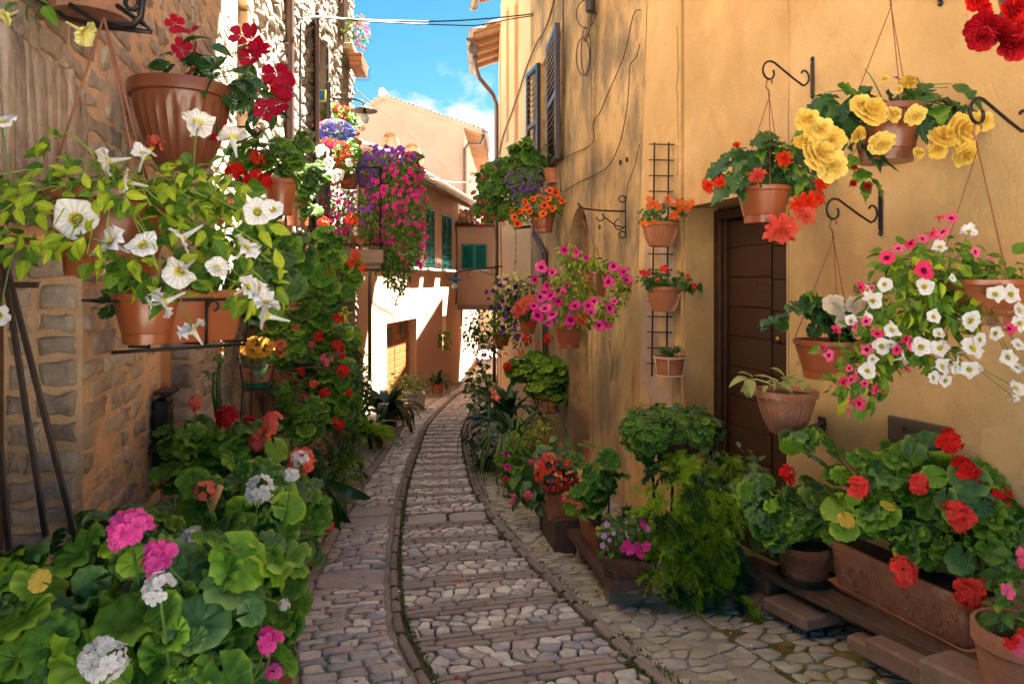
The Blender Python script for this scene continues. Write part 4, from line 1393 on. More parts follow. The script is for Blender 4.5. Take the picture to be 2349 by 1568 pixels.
F_CORAL = petal('coral_petal', (.80, .10, .07), (.92, .22, .14))
F_ORANGE = petal('orange_petal', (.85, .10, .010), (.95, .22, .03))
F_SCAR = petal('scarlet_petal', (.80, .035, .010), (.92, .08, .02))
F_PINK = petal('pink_petal', (.80, .06, .20), (.92, .16, .34))
F_MAG = petal('magenta_petal', (.72, .012, .24), (.88, .06, .42))
F_HOT = petal('hot_pink_petal', (.86, .05, .36), (.95, .14, .52))
F_WHITE = petal('white_petal', (.78, .78, .80), (.88, .88, .88))
F_CREAM = petal('cream_petal', (.90, .84, .70), (.94, .90, .80))
F_PALEY = petal('pale_yellow_petal', (.78, .76, .22), (.85, .82, .34))
F_YELLOW = petal('yellow_petal', (.84, .60, .10), (.92, .74, .22))
F_PURPLE = petal('violet_petal', (.20, .03, .46), (.34, .08, .62))
F_DPUR = petal('deep_violet_petal', (.05, .01, .18), (.10, .02, .30))
F_LILAC = petal('lilac_petal', (.50, .30, .60), (.65, .42, .7))
F_BLUE = petal('blue_petal', (.06, .08, .50), (.14, .16, .62))
F_GOLD = petal('golden_petal', (.75, .36, .03), (.85, .5, .07))
THR_D = petal('dark_throat', (.16, .005, .06), (.22, .01, .09))
THR_Y = petal('greenish_throat', (.50, .52, .10), (.62, .60, .18))
THR_P = petal('purple_throat', (.07, .01, .12), (.10, .02, .16))
SOIL = mat('potting_soil', [(.03, .018, .010), (.07, .045, .028)], rough=.95, scale=40, rnd=0, bump=1.5, bscale=90)
PL_T = mat('glossy_terracotta_plastic', [(.30, .082, .030), (.36, .105, .040)], rough=.28, scale=4, rnd=.25, spec=.55, stain=[((.45, .24, .14), 9, (1, 1, .4), .56, .76, .4)])
PL_B = mat('brown_plastic_pot', [(.17, .052, .025), (.21, .068, .032)], rough=.30, scale=4, rnd=.2, spec=.55)
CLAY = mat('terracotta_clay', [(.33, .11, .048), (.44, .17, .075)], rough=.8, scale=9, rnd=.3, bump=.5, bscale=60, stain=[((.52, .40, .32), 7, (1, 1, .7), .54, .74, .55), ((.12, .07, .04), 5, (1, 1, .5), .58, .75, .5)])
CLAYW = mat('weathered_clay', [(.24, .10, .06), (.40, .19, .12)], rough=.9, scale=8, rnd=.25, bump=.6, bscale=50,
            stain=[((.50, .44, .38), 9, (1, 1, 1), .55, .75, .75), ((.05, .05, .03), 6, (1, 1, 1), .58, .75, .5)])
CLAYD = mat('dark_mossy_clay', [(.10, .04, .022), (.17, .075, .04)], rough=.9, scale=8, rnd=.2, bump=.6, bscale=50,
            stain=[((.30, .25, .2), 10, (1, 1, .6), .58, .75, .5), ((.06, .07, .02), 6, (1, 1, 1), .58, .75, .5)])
DGREEN = mat('green_plastic_saucer', [(.01, .13, .05), (.015, .16, .07)], rough=.4, rnd=0)
BLACKP = mat('black_plastic', [(.012, .012, .012), (.03, .028, .026)], rough=.4, rnd=0)
CORD = mat('brown_hanger_cord', [(.22, .075, .035), (.28, .10, .05)], rough=.5, rnd=0)

# ------------------------------------------------------------------ leaf and flower shapes (unit size)
def tri(faces):
    out = []
    for f in faces:
        for i in range(1, len(f) - 1):
            out.append((f[0], f[i], f[i + 1]))
    return out
class T:
    def __init__(s):
        s.v = []; s.f = []; s.m = []
    def add(s, vs, fs, mi=0):
        b = len(s.v); s.v += [tuple(v) for v in vs]
        for f in tri(fs):
            s.f.append(tuple(i + b for i in f)); s.m.append(mi)
    def arr(s):
        return np.array(s.v, float), np.array(s.f, int), np.array(s.m, int)

def t_round(n=20, scal=.11, lobes=9, cup=.10, wave=.05, seed=0, notch=8):
    rd = random.Random(seed); t = T()
    a0, a1 = R(-90 + notch), R(270 - notch)
    V = [(0, -.02, -cup * .9)]
    ph = rd.random() * 6
    for rr, zz in ((.22, -cup * .3), (.40, 0.0), (.5, .0)):
        for i in range(n):
            a = a0 + (a1 - a0) * i / (n - 1)
            q = (1 + scal * abs(math.sin(lobes * a / 2 + ph))) * (1 + .10 * math.sin(2 * a + ph))
            r = rr * (q if rr > .35 else 1)
            z = zz + wave * (rr / .5) ** 2 * math.sin(lobes * a + ph) - .06 * (rr / .5) ** 2 * (1 if rr > .45 else 0)
            V.append((r * math.cos(a), r * math.sin(a), z))
    F = []
    for i in range(n - 1):
        F.append((0, 1 + i, 2 + i))
        for k in (0, 1):
            b = 1 + k * n
            F.append((b + i, b + n + i, b + n + i + 1, b + i + 1))
    t.add(V, F)
    return t.arr()
def t_round_lo(n=9, seed=0):
    rd = random.Random(seed); t = T()
    V = [(0, 0, -.08)]
    ph = rd.random() * 6
    for i in range(n):
        a = R(-68) + R(316) * i / (n - 1)
        V.append((.5 * math.cos(a) * rd.uniform(.88, 1.08), .5 * math.sin(a) * rd.uniform(.88, 1.08), .05 * math.sin(3 * a + ph)))
    t.add(V, [(0, 1 + i, 2 + i) for i in range(n - 1)])
    return t.arr()
def t_ovate(w=.5, fold=.12, curl=.25, seed=0, serr=0):
    rd = random.Random(seed); t = T()
    st = [(0, .02), (.12, .55), (.32, 1.0), (.55, .9), (.78, .55), (.92, .22), (1, 0)]
    V = []
    tw = rd.uniform(-.1, .1)
    for y, k in st:
        z = -curl * (y - .3) ** 2
        kk = k * (1 + (serr * (1 if rd.random() < .5 else -1)))
        V += [(-w / 2 * kk + tw * y * y, y, z + fold * k), (tw * y * y, y, z), (w / 2 * kk + tw * y * y, y, z + fold * k)]
    F = []
    for i in range(len(st) - 1):
        a = i * 3
        F += [(a, a + 1, a + 4, a + 3), (a + 1, a + 2, a + 5, a + 4)]
    t.add(V, F)
    return t.arr()
def t_ovate_lo(w=.5, seed=0):
    rd = random.Random(seed); t = T()
    c = rd.uniform(.05, .2)
    t.add([(0, 0, 0), (-w / 2, .4, .06), (0, .5, -.02), (w / 2, .4, .06), (0, 1, -c)], [(0, 2, 1), (0, 3, 2), (1, 2, 4), (2, 3, 4)])
    return t.arr()
def t_angel(seed=0):
    """asymmetric toothed begonia leaf"""
    rd = random.Random(seed); t = T()
    L_ = [(0, 0), (-.22, -.10), (-.40, .06), (-.36, .18), (-.46, .30), (-.36, .38), (-.38, .52), (-.26, .58), (-.22, .76), (-.12, .80), (0, 1.08)]
    R_ = [(.16, -.05), (.26, .10), (.24, .22), (.32, .34), (.24, .44), (.24, .58), (.14, .64), (.12, .80)]
    rim = [(x, y) for x, y in L_] + [(x, y) for x, y in reversed(R_)]
    V = [(0, .35, -.02)]
    for i, (x, y) in enumerate(rim):
        V.append((x, y, .10 * abs(x) + .05 * math.sin(i * 2.1 + seed) - .30 * (y - .3) ** 2))
    n = len(rim)
    t.add(V, [(0, 1 + i, 1 + (i + 1) % n) for i in range(n)])
    return t.arr()
def t_blade(w=.10, bend=.6, seg=7, seed=0):
    rd = random.Random(seed); t = T(); V = []
    for i in range(seg + 1):
        s_ = i / seg
        a = bend * s_ * s_
        y = math.sin(min(a, 2.6)) / max(bend, .01) if False else s_ * math.cos(a * .6)
        z = -s_ * math.sin(a * .6)
        k = (math.sin(math.pi * min(1, s_ * .86 + .12)) ** .7) if i < seg else 0.02
        V += [(-w / 2 * k, y, z + .18 * w), (0, y, z), (w / 2 * k, y, z + .18 * w)]
    F = []
    for i in range(seg):
        a = i * 3
        F += [(a, a + 1, a + 4, a + 3), (a + 1, a + 2, a + 5, a + 4)]
    t.add(V, F)
    return t.arr()
def t_frond(seed=0, wh=12, nn=6, nl=.17, side=5):
    rd = random.Random(seed); t = T()
    def spray(p0, d0, ln, wh, droop):
        d = Vector(d0).normalized(); p = Vector(p0)
        prev = p.copy()
        for i in range(wh):
            p = p + d * (ln / wh); d = (d + Vector((0, 0, -droop / wh))).normalized()
            sd = d.cross(Vector((0, 0, 1))).normalized(); up = sd.cross(d)
            w = .006
            t.add([prev - sd * w, prev + sd * w, p + sd * w, p - sd * w], [(0, 1, 2, 3)])
            for k in range(nn):
                a = 2 * math.pi * k / nn + rd.random() * 1.5
                q = (sd * math.cos(a) + up * math.sin(a) * .8 + d * rd.uniform(.2, .7)).normalized()
                l = nl * rd.uniform(.6, 1.1)
                e = q.cross(d).normalized() * .020
                t.add([p - e, p + e, p + q * l], [(0, 1, 2)])
            prev = p.copy()
    spray((0, 0, 0), (0, 1, .25), 1.0, wh, 1.1)
    for k in range(side):
        s_ = rd.uniform(.15, .75); sg = 1 if k % 2 else -1
        spray((0, s_, .12 - .25 * s_ * s_), (sg * .8, .75, .05), .32, 5, .7)
    return t.arr()
def petal_pts(l, w, z0, cup, rot, base=.05, ruff=0, tipw=.75, rd=random):
    ca, sa = math.cos(rot), math.sin(rot)
    P_ = [(base, 0, z0), (l * .45, -w * .42, z0 + cup * .3), (l * .8, -w * .5, z0 + cup * .75), (l * .98, -w * .22 * tipw, z0 + cup), (l, w * .2 * tipw, z0 + cup * 1.02), (l * .82, w * .5, z0 + cup * .75), (l * .45, w * .42, z0 + cup * .3)]
    out = []
    for i, (x, y, z) in enumerate(P_):
        z += ruff * rd.uniform(-1, 1) if i else 0
        out.append((x * ca - y * sa, x * sa + y * ca, z))
    return out
PF = [(0, 1, 2, 3), (0, 3, 4), (0, 4, 5, 6)]
def t_flat5(seed=0, w=.62, cup=.06, ruff=.04, n=5, tip=1.0):
    rd = random.Random(seed); t = T()
    for i in range(n):
        t.add(petal_pts(.5 * rd.uniform(.9, 1.05), w * .62, 0, cup, 2 * math.pi * i / n + rd.uniform(-.1, .1), .03, ruff, tip, rd), PF)
    t.add([(.05 * math.cos(a), .05 * math.sin(a), .03) for a in (0, 2.1, 4.2)], [(0, 1, 2)], 1)
    return t.arr()
def t_head(nf=16, seed=0, fl=.30, flat=.75, npet=5):
    """umbel of florets over a dome of diameter 1"""
    rd = random.Random(seed); t = T()
    for k in range(nf):
        ph = math.acos(1 - (k + .5) / nf * 1.25); th = k * 2.39996 + rd.uniform(-.3, .3)
        d = Vector((math.sin(ph) * math.cos(th), math.sin(ph) * math.sin(th), math.cos(ph)))
        c = Vector((d.x * .36, d.y * .36, d.z * .36 * flat)) * rd.uniform(.85, 1.12)
        z = (d + Vector((rd.uniform(-.3, .3), rd.uniform(-.3, .3), .25))).normalized()
        x = z.cross(Vector((.3, .9, .1))).normalized(); y = z.cross(x)
        sz = fl * rd.uniform(.85, 1.15)
        for i in range(npet):
            pts = petal_pts(.5 * sz * 1.15, .42 * sz, 0, .10 * sz, 2 * math.pi * i / npet + rd.random() * .3, .02, .05 * sz, 1, rd)
            t.add([c + x * a + y * b + z * g_ for a, b, g_ in pts], PF if npet > 3 else [(0, 2, 4, 5)])
        # pedicel
        e = x * .012
        t.add([c - e, c + e, Vector((0, 0, -.12))], [(0, 1, 2)], 1)
    return t.arr()
def t_floret(seed=0):
    rd = random.Random(seed); t = T()
    for i in range(5):
        t.add(petal_pts(.52 * rd.uniform(.85, 1.05), .46, 0, .12, 2 * math.pi * i / 5 + rd.uniform(-.12, .12), .02, .05, 1, rd), PF)
    return t.arr()
def t_petunia(seed=0, n=20, tube=.75, lob=.10, flare=1.0, wv=1.0):
    rd = random.Random(seed); t = T(); V = []; ph = rd.random()
    prof = [(.035, -tube), (.06, -tube * .55), (.10, -tube * .22), (.17, -.07), (.33, -.01), (.44, .02), (.5, -.02)]
    for q, (r, z) in enumerate(prof):
        for i in range(n):
            a = 2 * math.pi * i / n
            k = 1 + (lob * math.cos(5 * a) + .04 * math.sin(3 * a + ph * 6)) * (q / 6) ** 2
            zz = z + wv * ((.045 * math.sin(10 * a + ph * 5) + .08 * math.sin(2 * a + ph * 9) + .03 * rd.uniform(-1, 1)) * (q / 6) ** 3)
            V.append((r * k * math.cos(a) * flare, r * k * math.sin(a) * flare, zz))
    F = [[], []]
    for q in range(len(prof) - 1):
        for i in range(n):
            j = (i + 1) % n
            F[1 if q in (2,) else 0].append((q * n + i, q * n + j, q * n + n + j, q * n + n + i))
    b = T(); b.add(V, F[0], 0)
    t.v = b.v; t.f = b.f; t.m = b.m
    for f in tri(F[1]):
        t.f.append(f); t.m.append(1)
    # throat disc
    k = len(t.v); t.v.append((0, 0, -.12))
    for i in range(n):
        t.f.append((2 * n + i, 2 * n + (i + 1) % n, k)); t.m.append(1)
    return t.arr()
def t_petunia_lo(seed=0, n=5):
    rd = random.Random(seed); t = T()
    V = [(0, 0, -.15)]
    for i in range(n * 2):
        a = math.pi * i / n
        r = .5 if i % 2 == 0 else .40
        V.append((r * math.cos(a), r * math.sin(a), rd.uniform(-.05, .08)))
    V += [(.05, 0, -.6), (-.05, .03, -.6)]
    n2 = n * 2
    t.add(V, [(0, 1 + i, 1 + (i + 1) % n2) for i in range(n2)])
    t.add(V, [(1, n2 + 1, n2 + 2), (n2 // 2 + 1, n2 + 1, n2 + 2)])
    b = T()
    for i in range(5):
        a = 2 * math.pi * i / 5
        b.v.append((.13 * math.cos(a), .13 * math.sin(a), -.055))
    t.add(b.v, [(0, 1, 2, 3, 4)], 1)
    return t.arr()
def t_double(seed=0, layers=((.5, 9, .02), (.42, 8, .10), (.33, 7, .20), (.22, 6, .28), (.12, 4, .34)), w=.36, pointed=1.0):
    rd = random.Random(seed); t = T()
    for (l, n, z) in layers:
        o = rd.random() * 6
        for i in range(n):
            t.add(petal_pts(l * rd.uniform(.88, 1.1), w * (l / .5) ** .5, z * .8, .10 + (.5 - l) * .5, o + 2 * math.pi * i / n + rd.uniform(-.15, .15), .03, .035, pointed, rd), PF)
    return t.arr()
def t_tiny(seed=0):
    t = T(); t.add([(-.5, -.1, 0), (.5, -.1, 0), (0, .5, .05)], [(0, 1, 2)]); t.add([(-.35, -.45, .1), (.35, -.45, .1), (0, .1, 0)], [(0, 1, 2)])
    return t.arr()
def t_drop(seed=0):
    """hanging fuchsia bell"""
    t = T()
    prof = [(.04, 0), (.10, -.25), (.22, -.42), (.05, -.40)]
    n = 6; V = []
    for (r, z) in prof:
        for i in range(n):
            V.append((r * math.cos(i * math.pi / 3), r * math.sin(i * math.pi / 3), z))
    for q in range(3):
        t.add(V, [(q * n + i, q * n + (i + 1) % n, q * n + n + (i + 1) % n, q * n + n + i) for i in range(n)], 0)
    V = [(.1 * math.cos(i * math.pi / 3), .1 * math.sin(i * math.pi / 3), -.38) for i in range(6)] + [(.16 * math.cos(i * math.pi / 3), .16 * math.sin(i * math.pi / 3), -.62) for i in range(6)]
    t.add(V, [(i, (i + 1) % 6, 6 + (i + 1) % 6, 6 + i) for i in range(6)], 1)
    return t.arr()
SHAPES = {
    'round': [t_round(31, seed=i, lobes=9 + (i % 2), cup=.10 + .05 * i, wave=.045 + .015 * i) for i in range(4)],
    'round_mid': [t_round(17, seed=i, lobes=6 + i, cup=.12, wave=.06) for i in range(3)],
    'round_lo': [t_round_lo(9, i) for i in range(3)],
    'ovate': [t_ovate(.5, .10, .35 + .1 * i, i) for i in range(3)],
    'ovate_w': [t_ovate(.72, .08, .35, i) for i in range(3)],
    'lance': [t_ovate(.30, .05, .45, i) for i in range(3)],
    'ovate_lo': [t_ovate_lo(.5, i) for i in range(3)],
    'ovate_lo_w': [t_ovate_lo(.8, i) for i in range(3)],
    'begonia': [t_angel(i) for i in range(3)],
    'blade': [t_blade(.10, .9, 8), t_blade(.11, 1.6, 8), t_blade(.09, 2.3, 8)],
    'blade_w': [t_blade(.20, .6, 7), t_blade(.22, 1.2, 7), t_blade(.18, 1.9, 7)],
    'blade_t': [t_blade(.05, 1.2, 8), t_blade(.05, 2.2, 8), t_blade(.045, 3.0, 9)],
    'frond': [t_frond(i) for i in range(4)],
    'head': [t_head(17, i) for i in range(3)],
    'head_lo': [t_head(10, i, .38, .8, 3) for i in range(3)],
    'floret': [t_floret(i) for i in range(3)],
    'petunia': [t_petunia(i, lob=.07 + .03 * (i % 3), tube=.6 + .08 * i, wv=1 + .5 * (i % 3)) for i in range(6)],
    'petunia_star': [t_petunia(i, lob=.2) for i in range(2)],
    'petunia_lo': [t_petunia_lo(i) for i in range(3)],
    'flat5': [t_flat5(i) for i in range(3)],
    'star5': [t_flat5(i, w=.60, cup=.12, tip=.55) for i in range(3)],
    'double': [t_double(i) for i in range(3)],
    'double_p': [t_double(i, w=.20, pointed=.25) for i in range(3)],
    'tiny': [t_tiny()],
    'bell': [t_drop()],
}
_tm = {}
def shape_mesh(key, var, mats):
    k = (key, var, tuple(m.name for m in mats))
    if k not in _tm:
        V, F, MI = SHAPES[key][var]
        ms = list(mats)
        while len(ms) <= MI.max():
            ms.append(STEM)
        nm = {'round': 'leaf', 'round_mid': 'leaf'}.get(key, key)
        _tm[k] = np_mesh(nm, V, F, ms, MI, None, True, V)
    return _tm[k]
def frames(nrm, tip):
    nrm = nrm / (np.linalg.norm(nrm, axis=1, keepdims=True) + 1e-9)
    tip = tip - nrm * (tip * nrm).sum(1, keepdims=True)
    l = np.linalg.norm(tip, axis=1, keepdims=True)
    bad = l[:, 0] < 1e-3
    tip[bad] = np.cross(nrm[bad], [1.0, .2, .1]); l = np.linalg.norm(tip, axis=1, keepdims=True)
    tip = tip / l
    x = np.cross(tip, nrm)
    return np.stack([x, tip, nrm], axis=2)
def place(parent, part, key, mats, pos, nrm, tip, size, indiv=0, stuff=None):
    """instances of one shape: the first `indiv` largest in view become objects, the rest one joined piece"""
    n = len(pos)
    if n == 0:
        return
    mats = mats if isinstance(mats, (list, tuple)) else [mats]
    Rm = frames(np.array(nrm, float), np.array(tip, float))
    size = np.broadcast_to(np.array(size, float), (n,)).copy()
    nv = len(SHAPES[key])
    var = RNG.integers(0, nv, n)
    off = np.array(wloc(parent))
    order = np.arange(n)
    done = np.zeros(n, bool)
    if indiv:
        vis = np.array([inframe(p, 20) for p in pos])
        px = size / np.maximum(pos[:, 1], .2) * 683 * vis
        # leaves that hang on the outside of the clump, facing us, show first
        order = np.argsort(-(px - .6 * (pos[:, 1] - pos[:, 1].min()) * 10))
        for i in order[:indiv]:
            if px[i] < 8:
                continue
            o = new_obj(part, shape_mesh(key, int(var[i]), mats), parent)
            M = np.eye(4); M[:3, :3] = Rm[i] * size[i]; M[:3, 3] = pos[i] - off
            o.matrix_local = Matrix(M.tolist())
            done[i] = True
    rest = np.where(~done)[0]
    if len(rest) == 0:
        return
    Vs, Fs, Ms, Ts, Ls = [], [], [], [], []
    b = 0
    for v in range(nv):
        idx = rest[var[rest] == v]
        if len(idx) == 0:
            continue
        V, F, MI = SHAPES[key][v]
        W = np.einsum('nij,vj->nvi', Rm[idx] * size[idx][:, None, None], V) + (pos[idx] - off)[:, None, :]
        Vs.append(W.reshape(-1, 3))
        Fs.append((F[None] + (np.arange(len(idx)) * len(V))[:, None, None]).reshape(-1, 3) + b)
        Ms.append(np.tile(MI, len(idx)))
        Ts.append(np.repeat(RNG.random(len(idx)), len(F))); Ls.append(np.tile(V, (len(idx), 1)))
        b += len(idx) * len(V)
    V = np.concatenate(Vs); F = np.concatenate(Fs); MI = np.concatenate(Ms); Tn = np.concatenate(Ts)
    ms = list(mats)
    while len(ms) <= MI.max():
        ms.append(STEM)
    me = np_mesh(stuff or (part + '_mass'), V, F, ms, MI, Tn, True, np.concatenate(Ls))
    new_obj(stuff or (part + '_mass'), me, parent, 'stuff')

def blob3(b, Y):
    """(dx, dy, rx, ry[, dY[, rdepth]]) -> centre, radii (m)"""
    dY = b[4] if len(b) > 4 else 0
    y = Y + dY
    c = Q(b[0], b[1], y)
    rx, ry = b[2] / FD * y, b[3] / FD * y
    rd_ = b[5] if len(b) > 5 else min(rx, ry) * .8
    return np.array(c), np.array([rx, rd_, ry])
TOCAM = np.array([0, -1.0, 0.1])
def scatter(blobs, Y, size, dens, up=.7, cam_=.5, outw=.6, shell=.5, noise_=.35, droop=.4, n=None, front=True):
    P_, N_, Tp = [], [], []
    for b in blobs:
        c, r = blob3(b, Y)
        area = math.pi * r[0] * r[2]
        k = int(max(3, dens * area / (size * size * .55))) if n is None else n
        d = RNG.normal(size=(k, 3)); d /= np.linalg.norm(d, axis=1, keepdims=True)
        if front:
            flip = (d[:, 1] > .35) & (RNG.random(k) < .7); d[flip, 1] *= -1
        rr = shell + (1 - shell) * RNG.random(k) ** .6
        rr *= 1 + .10 * RNG.normal(size=k)
        p = c + d * r * rr[:, None]
        nn = d * outw + np.array([0, 0, up]) + TOCAM * cam_ + RNG.normal(size=(k, 3)) * noise_
        tt = d + np.array([0, 0, -droop]) + RNG.normal(size=(k, 3)) * .3
        P_.append(p); N_.append(nn); Tp.append(tt)
    return np.concatenate(P_), np.concatenate(N_), np.concatenate(Tp)

def leaves(parent, key, m, blobs, Y, size, dens=2.5, indiv=0, part='leaf', var=.25, **kw):
    P_, N_, Tp = scatter(blobs, Y, size, dens, **kw)
    s_ = size * (1 + var * RNG.normal(size=len(P_))).clip(.45, 1.7)
    ms = m if isinstance(m, list) and isinstance(m[0], tuple) else [(1.0, m)]
    if len(ms) == 1:
        place(parent, part, key, ms[0][1], P_, N_, Tp, s_, indiv, 'foliage')
    else:
        u = RNG.random(len(P_)); a = 0
        for fr_, mm in ms:
            sel = (u >= a) & (u < a + fr_); a += fr_
            place(parent, part, key, mm, P_[sel], N_[sel], Tp[sel], s_[sel], int(indiv * fr_), 'foliage')
    return P_

def flowers(parent, key, mats, lst, Y, part='flower', up=.4, cam_=1.0, stem_to=None, sr=.0016, florets=0, stemm=None, lift=0.0, rnd=.35, droop_up=False):
    """lst: (dx, dy, size[, dY]) in picture units"""
    P_, N_, Tp, S_ = [], [], [], []
    for f in lst:
        y = Y + (f[3] if len(f) > 3 else 0)
        p = Q(f[0], f[1], y)
        P_.append(p); S_.append(f[2] / FD * y * random.uniform(.84, 1.06))
        N_.append(np.array([0, 0, up]) + TOCAM * cam_ + RNG.normal(size=3) * rnd)
        Tp.append(RNG.normal(size=3))
    P_, N_, Tp, S_ = np.array([list(p) for p in P_]), np.array(N_), np.array(Tp), np.array(S_)
    if stem_to is not None:
        for p, n_, s_ in zip(P_, N_, S_):
            mb = MB()
            e = np.array(stem_to(p)) if callable(stem_to) else np.array(Q(*stem_to))
            n_ = n_ / np.linalg.norm(n_)
            pts = []
            for t in np.linspace(0, 1, 6):
                q = p * (1 - t) + e * t
                q = q - n_ * s_ * .5 * math.sin(math.pi * t) * .5
                q[2] -= .0
                pts.append(q)
            pts[0] = p - n_ * s_ * .12
            mb.tube(pts, sr, 5)
            mb.build('flower_stem', stemm or STEM, parent, smooth=True)
    mats = mats if isinstance(mats, (list, tuple)) else [mats]
    if florets:
        off = wloc(parent)
        for p, n_, s_ in zip(P_, N_, S_):
            n_ = Vector(n_ / np.linalg.norm(n_))
            x_ = n_.cross(Vector((.2, .3, .9))).normalized(); y_ = n_.cross(x_)
            c = Vector(p)
            mb = MB()
            sub = []
            for k in range(florets):
                ph = math.acos(1 - (k + .5) / florets * 1.15); th = k * 2.39996 + random.uniform(-.3, .3)
                d = (x_ * math.sin(ph) * math.cos(th) + y_ * math.sin(ph) * math.sin(th) + n_ * math.cos(ph))
                q = c + d * (s_ * .36 * random.uniform(.8, 1.12)) - n_ * s_ * .12
                mb.tube([c - n_ * s_ * .22, q], s_ * .012, 4)
                sub.append((q, (d + Vector((random.uniform(-.3, .3), random.uniform(-.3, .3), random.uniform(-.1, .4)))).normalized()))
            ho = mb.build(part, STEM, parent, smooth=True)
            o2 = wloc(ho)
            for q, z_ in sub:
                xx = z_.cross(Vector((.3, .9, .2))).normalized(); yy = z_.cross(xx)
                o = new_obj('floret', shape_mesh('floret', random.randrange(3), mats[:1]), ho)
                sc = s_ * .36 * random.uniform(.85, 1.15)
                M = Matrix((xx * sc, yy * sc, z_ * sc)).transposed().to_4x4(); M.translation = q - o2
                o.matrix_local = M
        return
    place(parent, part, key, mats, P_, N_, Tp, S_, 300, part + 's')

def rflowers(parent, key, mats, blobs, Y, size, n, part='flower', up=.3, cam_=.8, indiv=0, out_=1.04):
    """flowers spread over the outside of the blobs"""
    mats = mats if isinstance(mats, (list, tuple)) else [mats]
    A = [b[2] * b[3] for b in blobs]; tot = sum(A)
    PP, NN, TT = [], [], []
    for b, a in zip(blobs, A):
        k = max(1, int(round(n * a / tot)))
        c, r = blob3(b, Y)
        d = RNG.normal(size=(k, 3)); d /= np.linalg.norm(d, axis=1, keepdims=True)
        d[:, 1] = -np.abs(d[:, 1]); d /= np.linalg.norm(d, axis=1, keepdims=True)
        PP.append(c + d * r * out_); NN.append(d * .7 + TOCAM * cam_ + np.array([0, 0, up]) + RNG.normal(size=(k, 3)) * .3); TT.append(RNG.normal(size=(k, 3)))
    P_, N_, T_ = np.concatenate(PP), np.concatenate(NN), np.concatenate(TT)
    place(parent, part, key, mats, P_, N_, T_, size * (1 + .18 * RNG.normal(size=len(P_))).clip(.6, 1.5), indiv, 'blossoms')

def stems(parent, base, blobs, Y, n=14, r=.003, m=None, name='stem', inner=.7):
    mb = MB()
    base = Vector(base)
    for i in range(n):
        b = random.choice(blobs); c, rr = blob3(b, Y)
        d = RNG.normal(size=3); d /= np.linalg.norm(d)
        e = Vector(c + d * rr * inner)
        mid = base.lerp(e, .5) + Vector((random.uniform(-.03, .03), random.uniform(-.03, .03), .04 + .1 * (e - base).length))
        pts = [base.lerp(mid, t).lerp(mid.lerp(e, t), t) for t in (0, .25, .5, .75, 1)]
        mb.tube(pts, [r, r * .9, r * .8, r * .65, r * .45], 5)
    mb.build(name, m or STEM, parent, smooth=True)

# ------------------------------------------------------------------ pots
def pot(parent, dx, ytop, ybot, w, Y, m, kind='plain', wb=.70, saucer=None, soil=True, name='pot', seg=28):
    """round pot whose rim centre shows at (dx, ytop); w rim width, heights in picture units"""
    c = Q(dx, ytop, Y); k = Y / FD
    r = w / 2 * k; h = (ybot - ytop) * k; rb = r * wb
    fn = None
    if kind == 'plain':
        prof = [(rb * .1, -h), (rb, -h), (rb + (r - rb) * .72, -h * .26), (r * .97, -h * .24), (r, -h * .22), (r, -.004), (r * .985, 0), (r * .90, 0), (r * .88, -h * .12)]
    elif kind == 'hang':
        prof = [(rb * .1, -h), (rb, -h), (rb * 1.03, -h * .80), (rb * 1.01, -h * .795), (rb * 1.05, -h * .785), (rb + (r - rb) * .82, -h * .16), (r * .93, -h * .13), (r, -h * .12), (r * 1.01, -.004), (r * .99, 0), (r * .92, 0), (r * .9, -h * .12)]
    elif kind == 'rib':
        prof = [(rb * .1, -h), (rb * .9, -h), (rb, -h * .97), (rb + (r - rb) * .42, -h * .68), (rb + (r - rb) * .66, -h * .42), (rb + (r - rb) * .80, -h * .24), (r * .92, -h * .21), (r * .93, -h * .16), (r * 1.02, -h * .15), (r * 1.04, -h * .02), (r * 1.03, 0), (r * .95, 0), (r * .9, -h * .1)]
        fn = lambda a, rr, z: rr * (1 + (.028 * math.cos(26 * a) if -h * .96 < z < -h * .22 else 0))
        seg = 78
    elif kind == 'classic':
        prof = [(rb * .1, -h), (rb * .8, -h), (rb * .85, -h * .93), (rb * .6, -h * .86), (rb * .9, -h * .78), (r * .84, -h * .52), (r * .84, -h * .24), (r * .90, -h * .2), (r, -h * .06), (r, 0), (r * .92, 0), (r * .9, -h * .1)]
        fn = lambda a, rr, z: rr * (1 + (.015 * math.cos(20 * a) if -h * .6 < z < -h * .26 else 0))
        seg = 60
    mb = MB(); mb.lathe(c, prof, seg, 0, fn)
    p = mb.build(name, m, parent, smooth=True, angle=35)
    if soil:
        mb = MB(); mb.lathe(c, [(r * .9, -h * .10), (r * .5, -h * .06), (.001, -h * .05)], 16); mb.build('soil', SOIL, parent, smooth=True)
    if saucer:
        mb = MB(); b = c - Vector((0, 0, h)); q = rb * 1.22
        mb.lathe(b, [(.001, -.012), (q * .9, -.012), (q, .022), (q * 1.05, .026), (q * .97, .026), (q * .9, .0), (.001, 0)], 28)
        mb.build('saucer', saucer, parent, smooth=True, angle=35)
    return c, r, h
